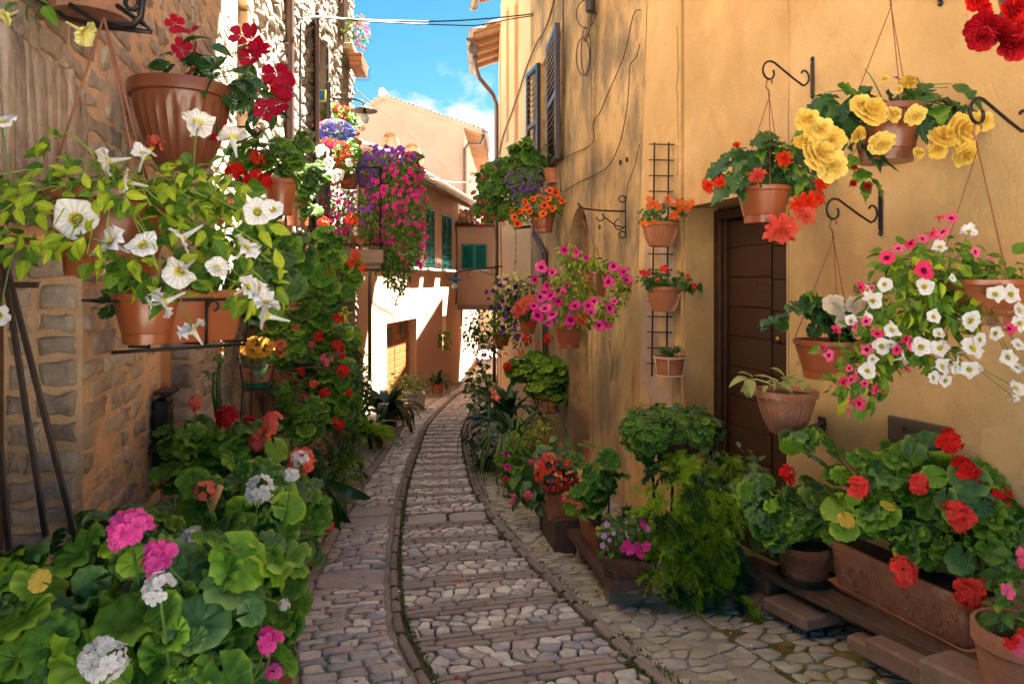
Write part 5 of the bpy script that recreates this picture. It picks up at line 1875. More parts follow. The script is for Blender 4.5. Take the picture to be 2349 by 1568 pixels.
def cords(parent, hook, c, r, n=3, m=None, cr=.0025, off=.4):
    """hanger: a moulded hook and n cords down to the rim"""
    hook = Vector(hook); c = Vector(c)
    top = hook + (c - hook) * .0
    k = (c - hook).length * .16
    mb = MB()
    pts = [hook + Vector((0, 0, .0)) + Vector((.016 * math.cos(a), 0, .016 * math.sin(a) - .002)) for a in np.linspace(-.6, math.pi + .4, 9)]
    pts += [hook + Vector((-.020, 0, -.025)), hook + Vector((-.004, 0, -.05)), hook + Vector((0, 0, -.05 - k * .4))]
    mb.tube(pts, .0045, 6)
    mb.build('hanger_hook', m or CORD, parent, smooth=True)
    j = pts[-1]
    for i in range(n):
        a = off + 2 * math.pi * i / n
        mb = MB(); e = c + Vector((r * math.cos(a), r * math.sin(a), 0))
        mb.tube([j, j.lerp(e, .5) + Vector((0, 0, .002)), e, e - Vector((0, 0, .025))], cr, 5)
        mb.build('hanger_cord', m or CORD, parent, smooth=True)
def box_planter(parent, c, d, hw, hd, h, m, taper=.82, name='planter', rim=.02, scroll=False, saucer=None, soil=True, plinth=None):
    """trough with its top centre at c, long axis d"""
    c = Vector(c); d = Vector(d).normalized(); n = Vector((-d.y, d.x, 0)); up = Vector((0, 0, 1))
    mb = MB()
    def ring(a, b, z, nn=5, rr=.18):
        out = []
        for (sx, sy, a0) in ((1, -1, -90), (1, 1, 0), (-1, 1, 90), (-1, -1, 180)):
            q = min(a, b) * rr
            for i in range(nn):
                an = R(a0 + 90 * i / (nn - 1))
                out.append(c + d * (sx * (a - q) + q * math.cos(an)) + n * (sy * (b - q) + q * math.sin(an)) + up * z)
        return out
    rings = [ring(hw * taper * .96, hd * taper * .96, -h), ring(hw * taper, hd * taper, -h * .95), ring(hw * .93, hd * .93, -h * .2), ring(hw * .98, hd * .98, -h * .18), ring(hw, hd, -h * .04), ring(hw * .99, hd * .99, 0), ring(hw - rim, hd - rim, 0), ring(hw - rim * 1.3, hd - rim * 1.3, -h * .15)]
    vs = [p for r_ in rings for p in r_]; k = len(rings[0]); fs = []
    for q in range(len(rings) - 1):
        for i in range(k):
            j = (i + 1) % k
            fs.append((q * k + i, q * k + j, q * k + k + j, q * k + k + i))
    fs.append(tuple(range(k - 1, -1, -1)))
    mb.add(vs, fs)
    p = mb.build(name, m, parent, smooth=True, angle=30)
    if soil:
        mb = MB(); mb.add(ring(hw - rim * 1.2, hd - rim * 1.2, -h * .10), [tuple(range(k))]); mb.build('soil', SOIL, parent)
    if scroll:      # moulded acanthus leaves along the sides
        for sg in (-1, 1):
            cnt = int(hw * 2 / .085)
            for i in range(cnt):
                t = -1 + 2 * (i + .5) / cnt
                for q, (zz, rr) in enumerate(((-.62, .034), (-.80, .024), (-.42, .02))):
                    kk = 1 - (1 - taper) * (-zz)
                    o_ = c + d * (t * hw * kk * .93 + (.012 if q % 2 else -.008)) + n * (sg * hd * kk * .985) + up * (zz * h)
                    mb = MB()
                    pts = [o_ + d * (rr * (1 - .07 * w) * math.cos(R(-60 + 32 * w))) + up * (rr * (1 - .07 * w) * math.sin(R(-60 + 32 * w))) + n * (sg * .002) for w in range(10)]
                    mb.tube(pts, [.007 - .0004 * w for w in range(10)], 5)
                    mb.build('relief_scroll', m, p, smooth=True)
    if saucer:
        mb = MB(); a = hw * taper * 1.09; b = hd * taper * 1.2
        r0 = [ring(a * .9, b * .9, -h - .014), ring(a, b, -h + .012), ring(a * 1.02, b * 1.03, -h + .016), ring(a * .98, b * .96, -h + .016), ring(a * .9, b * .86, -h - .002)]
        vs = [q for r_ in r0 for q in r_]; fs = []
        for q in range(4):
            for i in range(k):
                j = (i + 1) % k
                fs.append((q * k + i, q * k + j, q * k + k + j, q * k + k + i))
        fs += [tuple(range(k - 1, -1, -1)), tuple(4 * k + i for i in range(k))]
        mb.add(vs, fs); mb.build('saucer', saucer, parent, smooth=True, angle=30)
    return p
def s_bracket(label, plate, out, up_k=1.0, L_=.36, th=.006, plate_h=.25, group='scrolled iron wall brackets'):
    """wrought iron S bracket; plate = point on the wall, out = unit vector away from it"""
    plate = Vector(plate); out = Vector(out).normalized(); up = Vector((0, 0, 1)); sd = out.cross(up).normalized()
    o = thing('wall_bracket', label, 'bracket', plate, group)
    mb = MB(); c = plate + out * .004
    mb.box(c, (.013, .004, plate_h * .36), (sd, out, up), 0, .002)
    for sg in (-1, 1):
        mb.tube([c + up * sg * plate_h * .36, c + up * sg * plate_h * .42, c + up * sg * plate_h * .46, c + up * sg * plate_h * .50], [.006, .013, .012, .003], 8)
    pl = mb.build('back_plate', IRON, o, smooth=False)
    for sg in (-1, 1):
        mb = MB(); mb.tube([c + up * sg * plate_h * .43 + out * .008, c + up * sg * plate_h * .43 + out * .013], .005, 8); mb.build('screw', GREYM, pl)
    P2 = lambda a, b: plate + out * a + up * b * up_k
    c1 = (.075, .005); pts = []
    for i in range(13):
        a = R(40 + 230 * i / 12); r_ = .018 + .042 * i / 12
        pts.append(P2(c1[0] + r_ * math.cos(a), c1[1] + r_ * math.sin(a)))
    c2 = (L_ - .035, -.005)
    for t in (.3, .6):
        a = R(118); e = (c2[0] + .066 * math.cos(a), c2[1] + .066 * math.sin(a))
        s0 = (c1[0] + .01, c1[1] - .060)
        pts.append(P2(s0[0] + (e[0] - s0[0]) * t, s0[1] + (e[1] - s0[1]) * t))
    for i in range(16):
        a = R(118 - 330 * i / 15); r_ = .066 - .040 * i / 15
        pts.append(P2(c2[0] + r_ * math.cos(a), c2[1] + r_ * math.sin(a)))
    mb = MB(); mb.tube(pts, th, 8); mb.build('scroll', IRON, o, smooth=True)
    return P2(c2[0] + .005, c2[1] - .056)
def near_wall(dx):       # depth at which the near right wall shows at column dx
    return 3.464 / ((dx - CXD) / FD + .42)
OUTN = -W0.n
# =================================================================== LEFT SIDE PLANTS
def hit(W, dx, dy, out=0.01):
    if W in (W3a, W3b, W3u) and out < .05: out += .02
    """where the sight line through (dx, dy) meets a wall"""
    lo, hi = 0.0, W.L
    k = (dx - CXD) / FD; q = -(dy - HYD) / FD
    def g(u):
        v = W.p(u, EYE + 0)
        for _ in range(4):
            v = W.p(u, min(max(EYE + q * v.y, W.z0), W.z1))
        return v.x - k * v.y, v
    a = g(lo)[0]
    for _ in range(40):
        m_ = (lo + hi) / 2
        f = g(m_)[0]
        if (f > 0) == (a > 0): lo = m_
        else: hi = m_
    return g((lo + hi) / 2)[1] - W.n * out

# --- foreground geraniums along the wall
def to_blob(bl, Y, down=.5):
    cs = [blob3(b, Y) for b in bl]
    def f(p):
        j = min(range(len(cs)), key=lambda i: np.linalg.norm((cs[i][0] - p)))
        c, r = cs[j]
        q = c * .6 + np.array(p) * .4; q[2] = c[2] - r[2] * down
        return q
    return f
g = thing('geranium_bush', 'nearest bright green geranium bush with white and magenta heads, bottom left corner', 'geranium', Q(280, 1560, 1.3), 'potted geraniums')
bl = [(90, 1330, 150, 110, .12), (330, 1330, 190, 120, .1), (120, 1500, 200, 140), (400, 1500, 220, 130), (540, 1330, 100, 110, .1), (560, 1480, 90, 110, .05)]
leaves(g, 'round', [(.38, LGF), (.42, LG), (.2, LGB)], bl, 1.25, .080, 1.9, 300, up=1.0, cam_=.4, shell=.3, noise_=.65, var=.32)
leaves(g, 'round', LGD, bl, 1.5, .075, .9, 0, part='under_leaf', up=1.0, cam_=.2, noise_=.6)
hl = [(290, 1205, 112), (360, 1278, 96), (618, 1470, 70), (628, 1530, 56, .05), (612, 1450, 50, .02)]
flowers(g, 'head', F_HOT, hl, 1.25, 'flower_head', up=.9, cam_=.7, stem_to=to_blob(bl, 1.3), sr=.0028, florets=22)
hl = [(360, 1342, 96, -.05), (238, 1510, 124, -.12), (440, 1230, 60, .3), (650, 1385, 34, .3)]
flowers(g, 'head', F_WHITE, hl, 1.22, 'flower_head', up=.9, cam_=.7, stem_to=to_blob(bl, 1.3), sr=.0030, florets=18)
leaves(g, 'round', LYEL, [(100, 1345, 30, 20)], 1.18, .040, .7, 6, part='yellow_leaf', n=1)
stems(g, Q(300, 1700, 1.4), bl, 1.3, 26, .005)
pt, r_, h_ = pot(g, 290, 1720, 2490, 400, 1.45, CLAY, 'plain')

g = thing('geranium_bush', 'geranium bush beside the stone corner, second from the camera on the left', 'geranium', Q(420, 1400, 1.95), 'potted geraniums')
bl = [(350, 1220, 140, 70, .1), (520, 1250, 130, 90), (620, 1200, 80, 110, .15), (230, 1250, 120, 60, -.2), (560, 1120, 130, 60, .3)]
leaves(g, 'round', [(.5, LG), (.25, LGF), (.25, LGB)], bl, 1.95, .092, 1.8, 280, up=1.0, cam_=.4, shell=.3, noise_=.6)
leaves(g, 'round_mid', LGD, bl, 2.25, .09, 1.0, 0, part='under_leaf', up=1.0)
flowers(g, 'head', F_CORAL, [(465, 1125, 60)], 1.95, 'flower_head', stem_to=to_blob(bl, 1.9), sr=.002, florets=10)
flowers(g, 'head', F_WHITE, [(592, 1122, 76), (670, 1088, 42)], 1.95, 'flower_head', stem_to=to_blob(bl, 1.9), sr=.002, florets=14)
mb = MB(); mb.tube([Q(505, 1115, 2.0), Q(470, 1200, 2.02)], .010, 8); mb.build('bamboo_cane', mat('bamboo', [(.50, .27, .09), (.58, .34, .13)], rough=.6), g, smooth=True)
stems(g, Q(420, 1420, 2.1), bl, 2.0, 20, .005)
pot(g, 400, 1420, 1925, 280, 2.15, CLAY, 'plain')

g = thing('geranium_bush', 'geranium bush with coral and dark red heads behind the stone corner', 'geranium', Q(600, 1250, 2.9), 'potted geraniums')
bl = [(440, 1010, 90, 60), (560, 1040, 110, 70), (650, 1110, 90, 70, -.2), (480, 1090, 120, 60, -.1), (690, 1180, 60, 110, .2), (655, 1330, 42, 100, -.3), (640, 1250, 60, 80, -.2), (620, 1440, 50, 90, -.5)]
leaves(g, 'round', [(.7, LG), (.3, LGF)], bl, 2.75, .10, 1.7, 230, up=1.1, cam_=.35, shell=.3, noise_=.55)
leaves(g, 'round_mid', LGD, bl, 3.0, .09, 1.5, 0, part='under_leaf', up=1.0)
f_ = to_blob(bl, 2.8)
flowers(g, 'head', F_DRED, [(520, 950, 62), (570, 965, 40, .1)], 2.75, 'flower_head', stem_to=f_, sr=.0024, florets=16)
flowers(g, 'head', F_CORAL, [(622, 962, 66), (592, 1008, 70), (445, 925, 38, .2), (690, 1055, 74, -.1)], 2.7, 'flower_head', stem_to=f_, sr=.0024, florets=16)
flowers(g, 'head', F_WHITE, [(688, 1048, 50, -.2)], 2.7, 'flower_head', stem_to=f_, sr=.0024, florets=10)
stems(g, Q(580, 1220, 2.9), bl, 2.8, 20, .005)
pot(g, 590, 1210, 1598, 210, 3.0, CLAY, 'plain')

g = thing('cactus_stem_plant', 'tall thick stemmed plant with one yellow bud rising by the stone pier', 'plant', Q(490, 1100, 3.0))
mb = MB(); pts = [Q(x, y, 3.0) for x, y in ((492, 1100), (497, 1020), (502, 950), (500, 880), (506, 820))]
mb.tube(pts, [.016, .015, .013, .012, .009], 8)
mb.tube([Q(497, 960, 3.0), Q(488, 900, 3.0), Q(490, 860, 3.0)], [.007, .006, .005], 6); mb.tube([Q(500, 1000, 3.0), Q(512, 950, 3.0), Q(516, 930, 3.0)], [.006, .005, .004], 6)
mb.build('stem', mat('dark_green_stem', [(.02, .05, .01), (.05, .09, .02)], rough=.7), g, smooth=True)
leaves(g, 'ovate', LGD, [(503, 815, 14, 12), (486, 862, 10, 8), (515, 925, 10, 8)], 3.0, .035, 1, 0, n=8)
flowers(g, 'double', F_GOLD, [(506, 803, 14)], 2.97, 'flower')

g = thing('small_pot_geranium', 'small potted geranium with red and white heads at the lane edge', 'geranium', Q(700, 1300, 4.6), 'potted geraniums')
bl = [(690, 1235, 38, 40), (720, 1190, 30, 30, .2), (670, 1320, 40, 50, -.3)]
leaves(g, 'round', LG, bl, 4.6, .09, 2.0, 60, up=1.0)
f_ = to_blob(bl, 4.6)
flowers(g, 'head', F_RED, [(700, 1162, 44)], 4.5, 'flower_head', stem_to=f_, florets=12)
flowers(g, 'head', F_CORAL, [(747, 1200, 46), (667, 1302, 28)], 4.5, 'flower_head', stem_to=f_, florets=12)
flowers(g, 'head', F_WHITE, [(692, 1200, 32), (692, 1225, 36)], 4.45, 'flower_head', stem_to=f_, florets=10)
pot(g, 697, 1240, 1292, 46, 4.75, CLAY, 'plain', saucer=CLAY)
g = thing('black_saucer', 'black round plant saucer on the flagstones under the leaves', 'saucer', Q(650, 1420, 3.85))
mb = MB(); c = Q(652, 1412, 3.85); mb.lathe(c, [(.001, -.01), (.085, -.01), (.10, .045), (.094, .045), (.08, 0), (.001, 0)], 30); mb.build('dish', BLACKP, g, smooth=True, angle=35)
flowers(g, 'head', F_WHITE, [(655, 1385, 30)], 3.7, 'flower_head', florets=7)
g = thing('brown_pot_plant', 'large brown pot with broad drooping leaves at the left lane edge', 'plant', Q(730, 1170, 6.1))
pot(g, 722, 1108, 1172, 76, 6.1, CLAYD, 'plain', saucer=CLAY)
leaves(g, 'round', LGD, [(720, 1085, 45, 25), (700, 1050, 40, 30)], 6.0, .10, 2.2, 40)
leaves(g, 'blade_w', LBL, [(760, 1120, 25, 30)], 5.9, .42, 1, 14, part='blade', n=10, up=.5, outw=.2, droop=.8)

# --- hanging petunia basket, upper left
g = thing('hanging_petunia_basket', 'hanging brown basket of white trumpet petunias and lime foliage, nearest on the left', 'hanging basket', Q(245, 632, 1.62), 'hanging baskets')
c, r, h = pot(g, 255, 445, 632, 262, 1.66, PL_T, 'hang', wb=.70)
mb = MB()
top = Q(238, 40, 1.62)
for (ex, ey, dY) in ((105, 440, 0), (320, 432, -.06), (345, 440, .1)):
    m2 = MB(); m2.tube([top, Q(ex, ey, 1.62 + dY)], .0028, 6); m2.build('hanger_cord', CORD, g, smooth=True)
bl = [(50, 470, 95, 75, -.1), (60, 560, 80, 50, -.1), (170, 410, 110, 45), (300, 395, 90, 50, .05), (440, 420, 90, 60), (430, 540, 110, 70, -.05), (560, 520, 80, 90), (600, 660, 70, 60), (360, 640, 90, 50, -.1), (190, 545, 90, 35, -.2), (290, 595, 90, 35, -.15), (130, 330, 30, 40, .05), (380, 480, 80, 70), (250, 450, 120, 30, -.15), (500, 440, 90, 60, .1)]
leaves(g, 'ovate', [(.72, LIME), (.28, LP)], bl, 1.55, .036, 1.15, 285, part='leaf', up=.4, cam_=.7, outw=.5, shell=.25, noise_=.7)
leaves(g, 'ovate_w', LP, bl, 1.62, .040, 1.0, 0, part='under_leaf', up=.5, shell=.2, noise_=.6)
stems(g, c, bl, 1.55, 46, .0028, mat('lime_stem', [(.14, .24, .02), (.24, .34, .05)], rough=.6), inner=1.05)
W_ = [(170, 500, 94), (240, 370, 78), (245, 552, 88), (330, 347, 62), (325, 558, 70), (412, 548, 72), (408, 625, 80), (500, 612, 54), (590, 485, 72), (625, 478, 56), (568, 562, 62), (455, 278, 76), (532, 308, 72), (2, 272, 56), (285, 415, 62), (572, 655, 56), (615, 690, 76), (605, 722, 74), (438, 750, 74), (372, 695, 80), (340, 700, 50), (0, 722, 50), (590, 660, 48)]
flowers(g, 'petunia', [F_WHITE, THR_Y], W_, 1.40, 'flower', up=.25, cam_=.65, stem_to=to_blob(bl, 1.55, 0), sr=.0016, rnd=.55)
flowers(g, 'petunia', [F_PALEY, THR_Y], [(8, 40, 40), (200, 78, 70, .05)], 1.38, 'flower', up=-.6, cam_=.4, rnd=.3)
flowers(g, 'flat5', F_GOLD, [(97, 548, 26)], 1.36, 'wilted_flower')

# --- coral geranium box in an iron holder below it
g = thing('iron_held_planter', 'terracotta box and round pot of geraniums in a black iron holder, left wall', 'planter', Q(395, 785, 2.2))
c = Q(395, 665, 2.2); dl = Vector((.70, .71, 0))
box_planter(g, c + dl * .05, dl, .165, .085, .165, PL_T, .80, rim=.014)
pot(g, 335, 672, 786, 140, 2.08, PL_T, 'hang')
mb = MB(); n_ = Vector((dl.y, -dl.x, 0)); up = Vector((0, 0, 1))
P0 = lambda a, b, z: c + dl * a + n_ * b + up * z
mb.tube([P0(-.23, .10, -.03), P0(.23, .10, -.03), P0(.23, -.1, -.03), P0(-.23, -.1, -.03), P0(-.23, .10, -.03)], .005, 6)
for a in (-.1, .07, .2):
    mb.tube([P0(a, .10, -.03), P0(a, .095, -.17), P0(a, -.09, -.18)], .005, 6)
    mb.tube([P0(a + .018 + .016 * math.cos(t), .108, -.05 + .016 * math.sin(t)) for t in np.linspace(-1.5, 3.2, 10)], .004, 6)
mb.tube([P0(-.2, .09, -.18), P0(.2, .09, -.18)], .006, 6)
mb.build('iron_holder', IRON, g, smooth=True)
bl = [(560, 600, 100, 60, .5), (300, 655, 60, 22), (430, 640, 70, 22), (620, 640, 60, 80, .6), (250, 690, 25, 30, -.1)]
leaves(g, 'round', [(.5, LGD), (.5, LG)], bl, 2.2, .075, 1.9, 130, up=.8)
f_ = to_blob(bl, 2.3)
flowers(g, 'head', F_CORAL, [(360, 322, 70, .3), (520, 470, 66, .2)], 2.2, 'flower_head', stem_to=f_, florets=14)
flowers(g, 'head', F_RED, [(510, 505, 44, .3), (570, 535, 40, .3)], 2.2, 'flower_head', stem_to=f_, florets=12)

# --- large ribbed wall pot with mandevilla
g = thing('ribbed_wall_pot', 'large ribbed brown wall pot with crimson trumpet flowers, high on left wall', 'planter', Q(415, 375, 2.6))
pot(g, 418, 200, 385, 218, 2.6, PL_B, 'rib', wb=.52)
bl = [(430, 150, 65, 70), (500, 190, 80, 60), (580, 220, 60, 60, .2), (540, 150, 60, 50, .1)]
leaves(g, 'ovate', LM, bl, 2.6, .090, 2.6, 190, up=.7, cam_=.6, noise_=.6, shell=.3)
stems(g, Q(430, 210, 2.6), bl, 2.6, 16, .003, inner=1.0)
fl = [(402, 55, 38), (440, 72, 38), (415, 115, 44), (445, 120, 44), (438, 168, 50), (555, 80, 56), (578, 92, 62), (590, 118, 54), (575, 130, 46), (636, 168, 56, .2), (655, 195, 50, .2), (640, 238, 60, .2), (655, 225, 40, .2), (612, 250, 50, .2), (520, 292, 44), (500, 318, 34)]
fl = [(a, b, c_ * 1.35, *r_) for a, b, c_, *r_ in fl]
flowers(g, 'star5', F_CRIM, fl, 2.55, 'flower', up=.3, cam_=.7, stem_to=to_blob(bl, 2.6, 0), sr=.002, rnd=.6)
flowers(g, 'head', F_RED, [(640, 200, 70, .6), (575, 248, 50, .6), (620, 195, 50, .7)], 2.6, 'flower_head', florets=12)

# --- top left basket and its iron bracket
g = thing('scroll_bracket', 'black wrought iron scroll bracket at the top left edge', 'bracket', Q(300, 40, 1.75))
mb = MB()
b3 = lambda pts, Y=1.75, r=.0065: mb.tube([Q(x, y, Y) for x, y in pts], r, 8)
b3([(160, 10), (240, 62), (300, 68), (346, 73), (330, 55), (268, 12)])
b3([(328, -60), (327, 0), (322, 38), (306, 56), (280, 57), (240, 52)], 1.73, .008)
b3([(290, -10), (287, 8), (295, 20), (308, 22), (318, 12), (316, -10)], 1.73, .006)
b3([(346, 73), (300, 66), (230, 60), (150, 40), (60, -20)], 1.8, .006)
mb.build('scroll', IRON, g, smooth=True)
g = thing('upper_clay_pot', 'brown pot cut off by the top left picture edge, small leaves spilling over', 'planter', Q(220, 45, 1.8))
pot(g, 210, -90, 42, 200, 1.85, CLAYW, 'plain', wb=.8)
leaves(g, 'ovate', LP, [(110, 10, 60, 25), (60, 30, 20, 30)], 1.7, .045, 1.2, 40, noise_=.6)

# --- pair of wall pots
g = thing('wall_pot_geranium', 'deep terracotta wall pot with dark leaves and red double heads', 'geranium', Q(640, 490, 4.4), 'pots fixed to the left wall')
pot(g, 642, 412, 492, 78, 4.4, PL_T, 'hang')
bl = [(600, 350, 75, 40), (650, 375, 50, 40), (560, 400, 40, 30), (690, 330, 30, 30, .2)]
leaves(g, 'round', [(.5, LGD), (.5, LG)], bl, 4.4, .095, 2.6, 120, up=.9)
f_ = to_blob(bl, 4.4)
flowers(g, 'head', F_RED, [(538, 388, 60), (585, 412, 66), (605, 415, 50)], 4.25, 'flower_head', stem_to=f_, sr=.003, florets=18)
flowers(g, 'head', F_SCAR, [(592, 358, 40)], 4.3, 'flower_head', stem_to=f_, florets=12)
g = thing('wall_pot_geranium', 'lower shallow terracotta wall pot of plain green leaves beside its deeper neighbour', 'geranium', Q(682, 515, 4.9), 'pots fixed to the left wall')
pot(g, 683, 452, 517, 64, 4.9, PL_T, 'hang')
bl = [(690, 425, 40, 32), (715, 400, 28, 35), (705, 470, 20, 30)]
leaves(g, 'round', [(.7, LGD), (.3, LG)], bl, 4.85, .09, 2.0, 60, up=.9)
mb = MB(); a = hit(W6, 560, 300); b = Q(640, 325, 4.2)
g = thing('curled_wall_bracket', 'black curled iron bracket under the upper geraniums on the left wall', 'bracket', a)
mb.tube([Q(530, 292, 4.1), Q(560, 290, 4.1), Q(585, 300, 4.1), Q(590, 312, 4.1)], .007, 6)
mb.tube([Q(590 + 7 * math.cos(t), 300 + 9 * math.sin(t), 4.1) for t in np.linspace(-2, 3, 9)], .005, 6); mb.tube([Q(540, 330, 4.1), Q(620, 290, 4.3)], .006, 6)
mb.build('scroll', IRON, g, smooth=True)

# --- middle left geranium with long reaching stems
g = thing('leggy_geranium', 'leggy geranium with scarlet heads reaching over the lane at eye level', 'geranium', Q(670, 730, 4.9), 'potted geraniums')
pot(g, 672, 666, 730, 66, 4.9, CLAY, 'classic', wb=.78)
bl = [(640, 560, 70, 60, -.3), (700, 600, 70, 50, -.1), (620, 640, 60, 60, -.4), (740, 560, 50, 40), (690, 645, 70, 45), (745, 665, 60, 38, .3), (590, 580, 50, 60, -.2), (660, 700, 60, 40, .2), (775, 620, 40, 40, .5)]
leaves(g, 'round', [(.55, LG), (.2, LGF), (.25, LGD)], bl, 4.7, .12, 2.7, 220, up=.7, cam_=.6, shell=.3)
f_ = to_blob(bl, 4.8, 0)
flowers(g, 'head', F_SCAR, [(815, 580, 32, .3), (806, 600, 30, .3), (755, 620, 34), (832, 612, 26, .5), (720, 580, 26), (820, 585, 22), (742, 508, 34, .4), (806, 500, 40, .6), (625, 590, 60, .3), (600, 600, 40), (655, 580, 40, .2), (690, 560, 34, .2), (560, 640, 36), (700, 640, 30, .2), (770, 560, 26, .4), (640, 520, 34, .1)], 4.6, 'flower_head', stem_to=f_, sr=.0022, florets=10)
stems(g, Q(672, 670, 4.9), bl, 4.75, 16, .006)
g = thing('leggy_geranium', 'spreading geranium below it with red heads and bare twisted stems', 'geranium', Q(640, 890, 5.3), 'potted geraniums')
bl = [(700, 745, 80, 35), (690, 800, 70, 45), (740, 850, 50, 50), (760, 930, 40, 60), (640, 760, 50, 30), (700, 960, 50, 50, -.4), (600, 720, 40, 30), (720, 700, 60, 30), (785, 870, 34, 60), (790, 780, 30, 40, .4), (800, 930, 26, 50, .3)]
leaves(g, 'round', [(.55, LG), (.2, LGF), (.25, LGD)], bl, 5.2, .10, 2.6, 280, up=.8)
leaves(g, 'round_lo', LGD, bl, 5.5, .10, 2.2, 0, part='under_leaf')
f_ = to_blob(bl, 5.3, 0)
flowers(g, 'head', F_RED, [(776, 728, 36), (774, 790, 34), (785, 848, 42), (785, 812, 26), (780, 972, 30), (765, 965, 24), (730, 770, 30), (690, 850, 26), (745, 900, 28), (610, 740, 30), (800, 900, 24)], 5.0, 'flower_head', stem_to=f_, florets=12)
flowers(g, 'head', F_CORAL, [(640, 796, 42), (680, 748, 22), (720, 880, 26), (660, 700, 28)], 4.9, 'flower_head', stem_to=f_, florets=12)
flowers(g, 'head', F_PINK, [(748, 822, 34), (714, 790, 22), (697, 912, 20)], 5.0, 'flower_head', stem_to=f_, florets=9)
mb = MB()
for pts in (((650, 860), (690, 875), (730, 880), (748, 895)), ((640, 880), (700, 900), (722, 925)), ((655, 850), (720, 840), (770, 850))):
    mb.tube([Q(x, y, 5.1) for x, y in pts], [.012, .010, .008, .005][:len(pts)], 6)
mb.build('bare_stem', STEMB, g, smooth=True)
pot(g, 643, 843, 892, 48, 5.3, CLAY, 'plain')

g = thing('kalanchoe_pot', 'clay pot of small golden flowers on a green saucer in an iron stand', 'potted plant', Q(590, 890, 4.7))
pot(g, 590, 838, 882, 68, 4.7, CLAYW, 'plain', wb=.75, saucer=DGREEN)
leaves(g, 'ovate_w', LB, [(592, 822, 30, 16)], 4.65, .10, 2, 24, up=.6)
rflowers(g, 'flat5', F_GOLD, [(590, 795, 34, 22)], 4.65, .028, 120, 'blossom', up=.8)
leaves(g, 'ovate', LG, [(592, 812, 36, 14)], 4.7, .07, 2.5, 16)
mb = MB(); c = Q(590, 838, 4.7)
rr = .112
mb.tube([c + Vector((rr * math.cos(t), rr * math.sin(t), 0)) for t in np.linspace(0, 2 * math.pi, 25)], .004, 6)
mb.tube([c + Vector((rr * .9 * math.cos(t), rr * .9 * math.sin(t), -.145)) for t in np.linspace(0, 2 * math.pi, 25)], .004, 6)
for a in (0, 1.57, 3.14, 4.71):
    mb.tube([c + Vector((rr * math.cos(a), rr * math.sin(a), 0)), c + Vector((rr * .9 * math.cos(a), rr * .9 * math.sin(a), -.145)), c + Vector((rr * 1.1 * math.cos(a), rr * 1.1 * math.sin(a), -.5))], .004, 6)
mb.tube([Q(548, 815, 4.6), Q(553, 860, 4.6), Q(560, 895, 4.6), Q(640, 892, 4.6)], .005, 6)
g2 = thing('iron_pot_stand', 'black iron stand holding the clay pot of golden flowers', 'stand', Q(590, 940, 4.7)); mb.build('frame', IRON, g2, smooth=True)
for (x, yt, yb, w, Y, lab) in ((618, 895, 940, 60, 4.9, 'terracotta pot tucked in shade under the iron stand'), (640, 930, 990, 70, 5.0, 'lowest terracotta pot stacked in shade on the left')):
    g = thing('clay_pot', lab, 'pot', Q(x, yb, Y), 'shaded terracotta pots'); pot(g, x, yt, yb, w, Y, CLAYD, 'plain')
    leaves(g, 'round_mid', LG, [(x + 15, yt - 10, 28, 16)], Y - .1, .06, 1.6, 14)

# hanging pots behind
for (x, yt, yb, w, Y, lab) in ((752, 720, 756, 38, 6.3, 'small terracotta pot with yellow green sprays, hung behind the red heads'), (760, 752, 790, 44, 7.0, 'second small terracotta pot half hidden below the yellow green sprays')):
    g = thing('small_wall_pot', lab, 'potted plant', Q(x, yb, Y), 'small pots behind'); pot(g, x, yt, yb, w, Y, CLAY, 'hang')
    leaves(g, 'ovate_lo', LIME, [(x + 8, yt - 5, 34, 18), (x + 30, yt + 10, 16, 25)], Y, .04, 2.4, 0)
    rflowers(g, 'tiny', F_SCAR, [(x, yt - 8, 30, 12)], Y, .03, 20)

# --- asparagus fern trailing at the left lane edge
g = thing('asparagus_fern', 'feathery deep green asparagus fern trailing beside the left lane edge', 'fern', Q(790, 1090, 6.3), 'asparagus ferns')
leaves(g, 'frond', [(.5, LASP), (.5, LASPD)], [(770, 900, 45, 80), (795, 1000, 35, 80), (800, 1060, 30, 40), (760, 800, 40, 60, .3)], 6.4, .36, 2.6, 0, part='frond', up=.6, outw=.5, droop=1.1, shell=.2)
g = thing('clipped_shrub', 'dense dark green shrub standing against the left wall before the lit corner', 'shrub', Q(820, 960, 9.0))
leaves(g, 'ovate_lo', [(.6, LGD), (.4, LI)], [(815, 870, 32, 75), (835, 910, 24, 45), (800, 820, 24, 40)], 9.0, .045, 5.0, 0, shell=.4, noise_=.7)
stems(g, Q(820, 960, 9.0), [(815, 880, 25, 60)], 9.0, 10, .006, STEMB)

def strap_plant(name, label, base, n, ln, m=LBL, key='blade', spread=1.1, pt=None, group=None, cat='plant', indiv=60, lean=(0, 0)):
    g = thing(name, label, cat, base, group)
    pos, nr, tp = [], [], []
    for i in range(n):
        a = random.uniform(0, 2 * math.pi); t = random.uniform(.15, 1) * spread
        d = Vector((math.cos(a) * math.sin(t) + lean[0], math.sin(a) * math.sin(t) + lean[1], math.cos(t))).normalized()
        pos.append(list(base + Vector((math.cos(a), math.sin(a), 0)) * random.uniform(.01, .07))); tp.append(list(d))
        nr.append([-math.cos(a) * math.cos(t), -math.sin(a) * math.cos(t), math.sin(t) + .05])
    pos = np.array(pos)
    place(g, 'blade', key, m, pos, -np.array(nr) * -1, np.array(tp), ln * (1 + .2 * RNG.normal(size=n)).clip(.5, 1.4), indiv, 'foliage')
    return g
g = strap_plant('cast_iron_plant', 'tallest dark broad leaved plant in a clay pot, left lane edge', Q(885, 955, 11.2), 60, .62, LBL, 'blade_w', .95, group='broad leaved lane plants')
pot(g, 893, 940, 984, 44, 11.2, CLAYD, 'plain', saucer=CLAY)
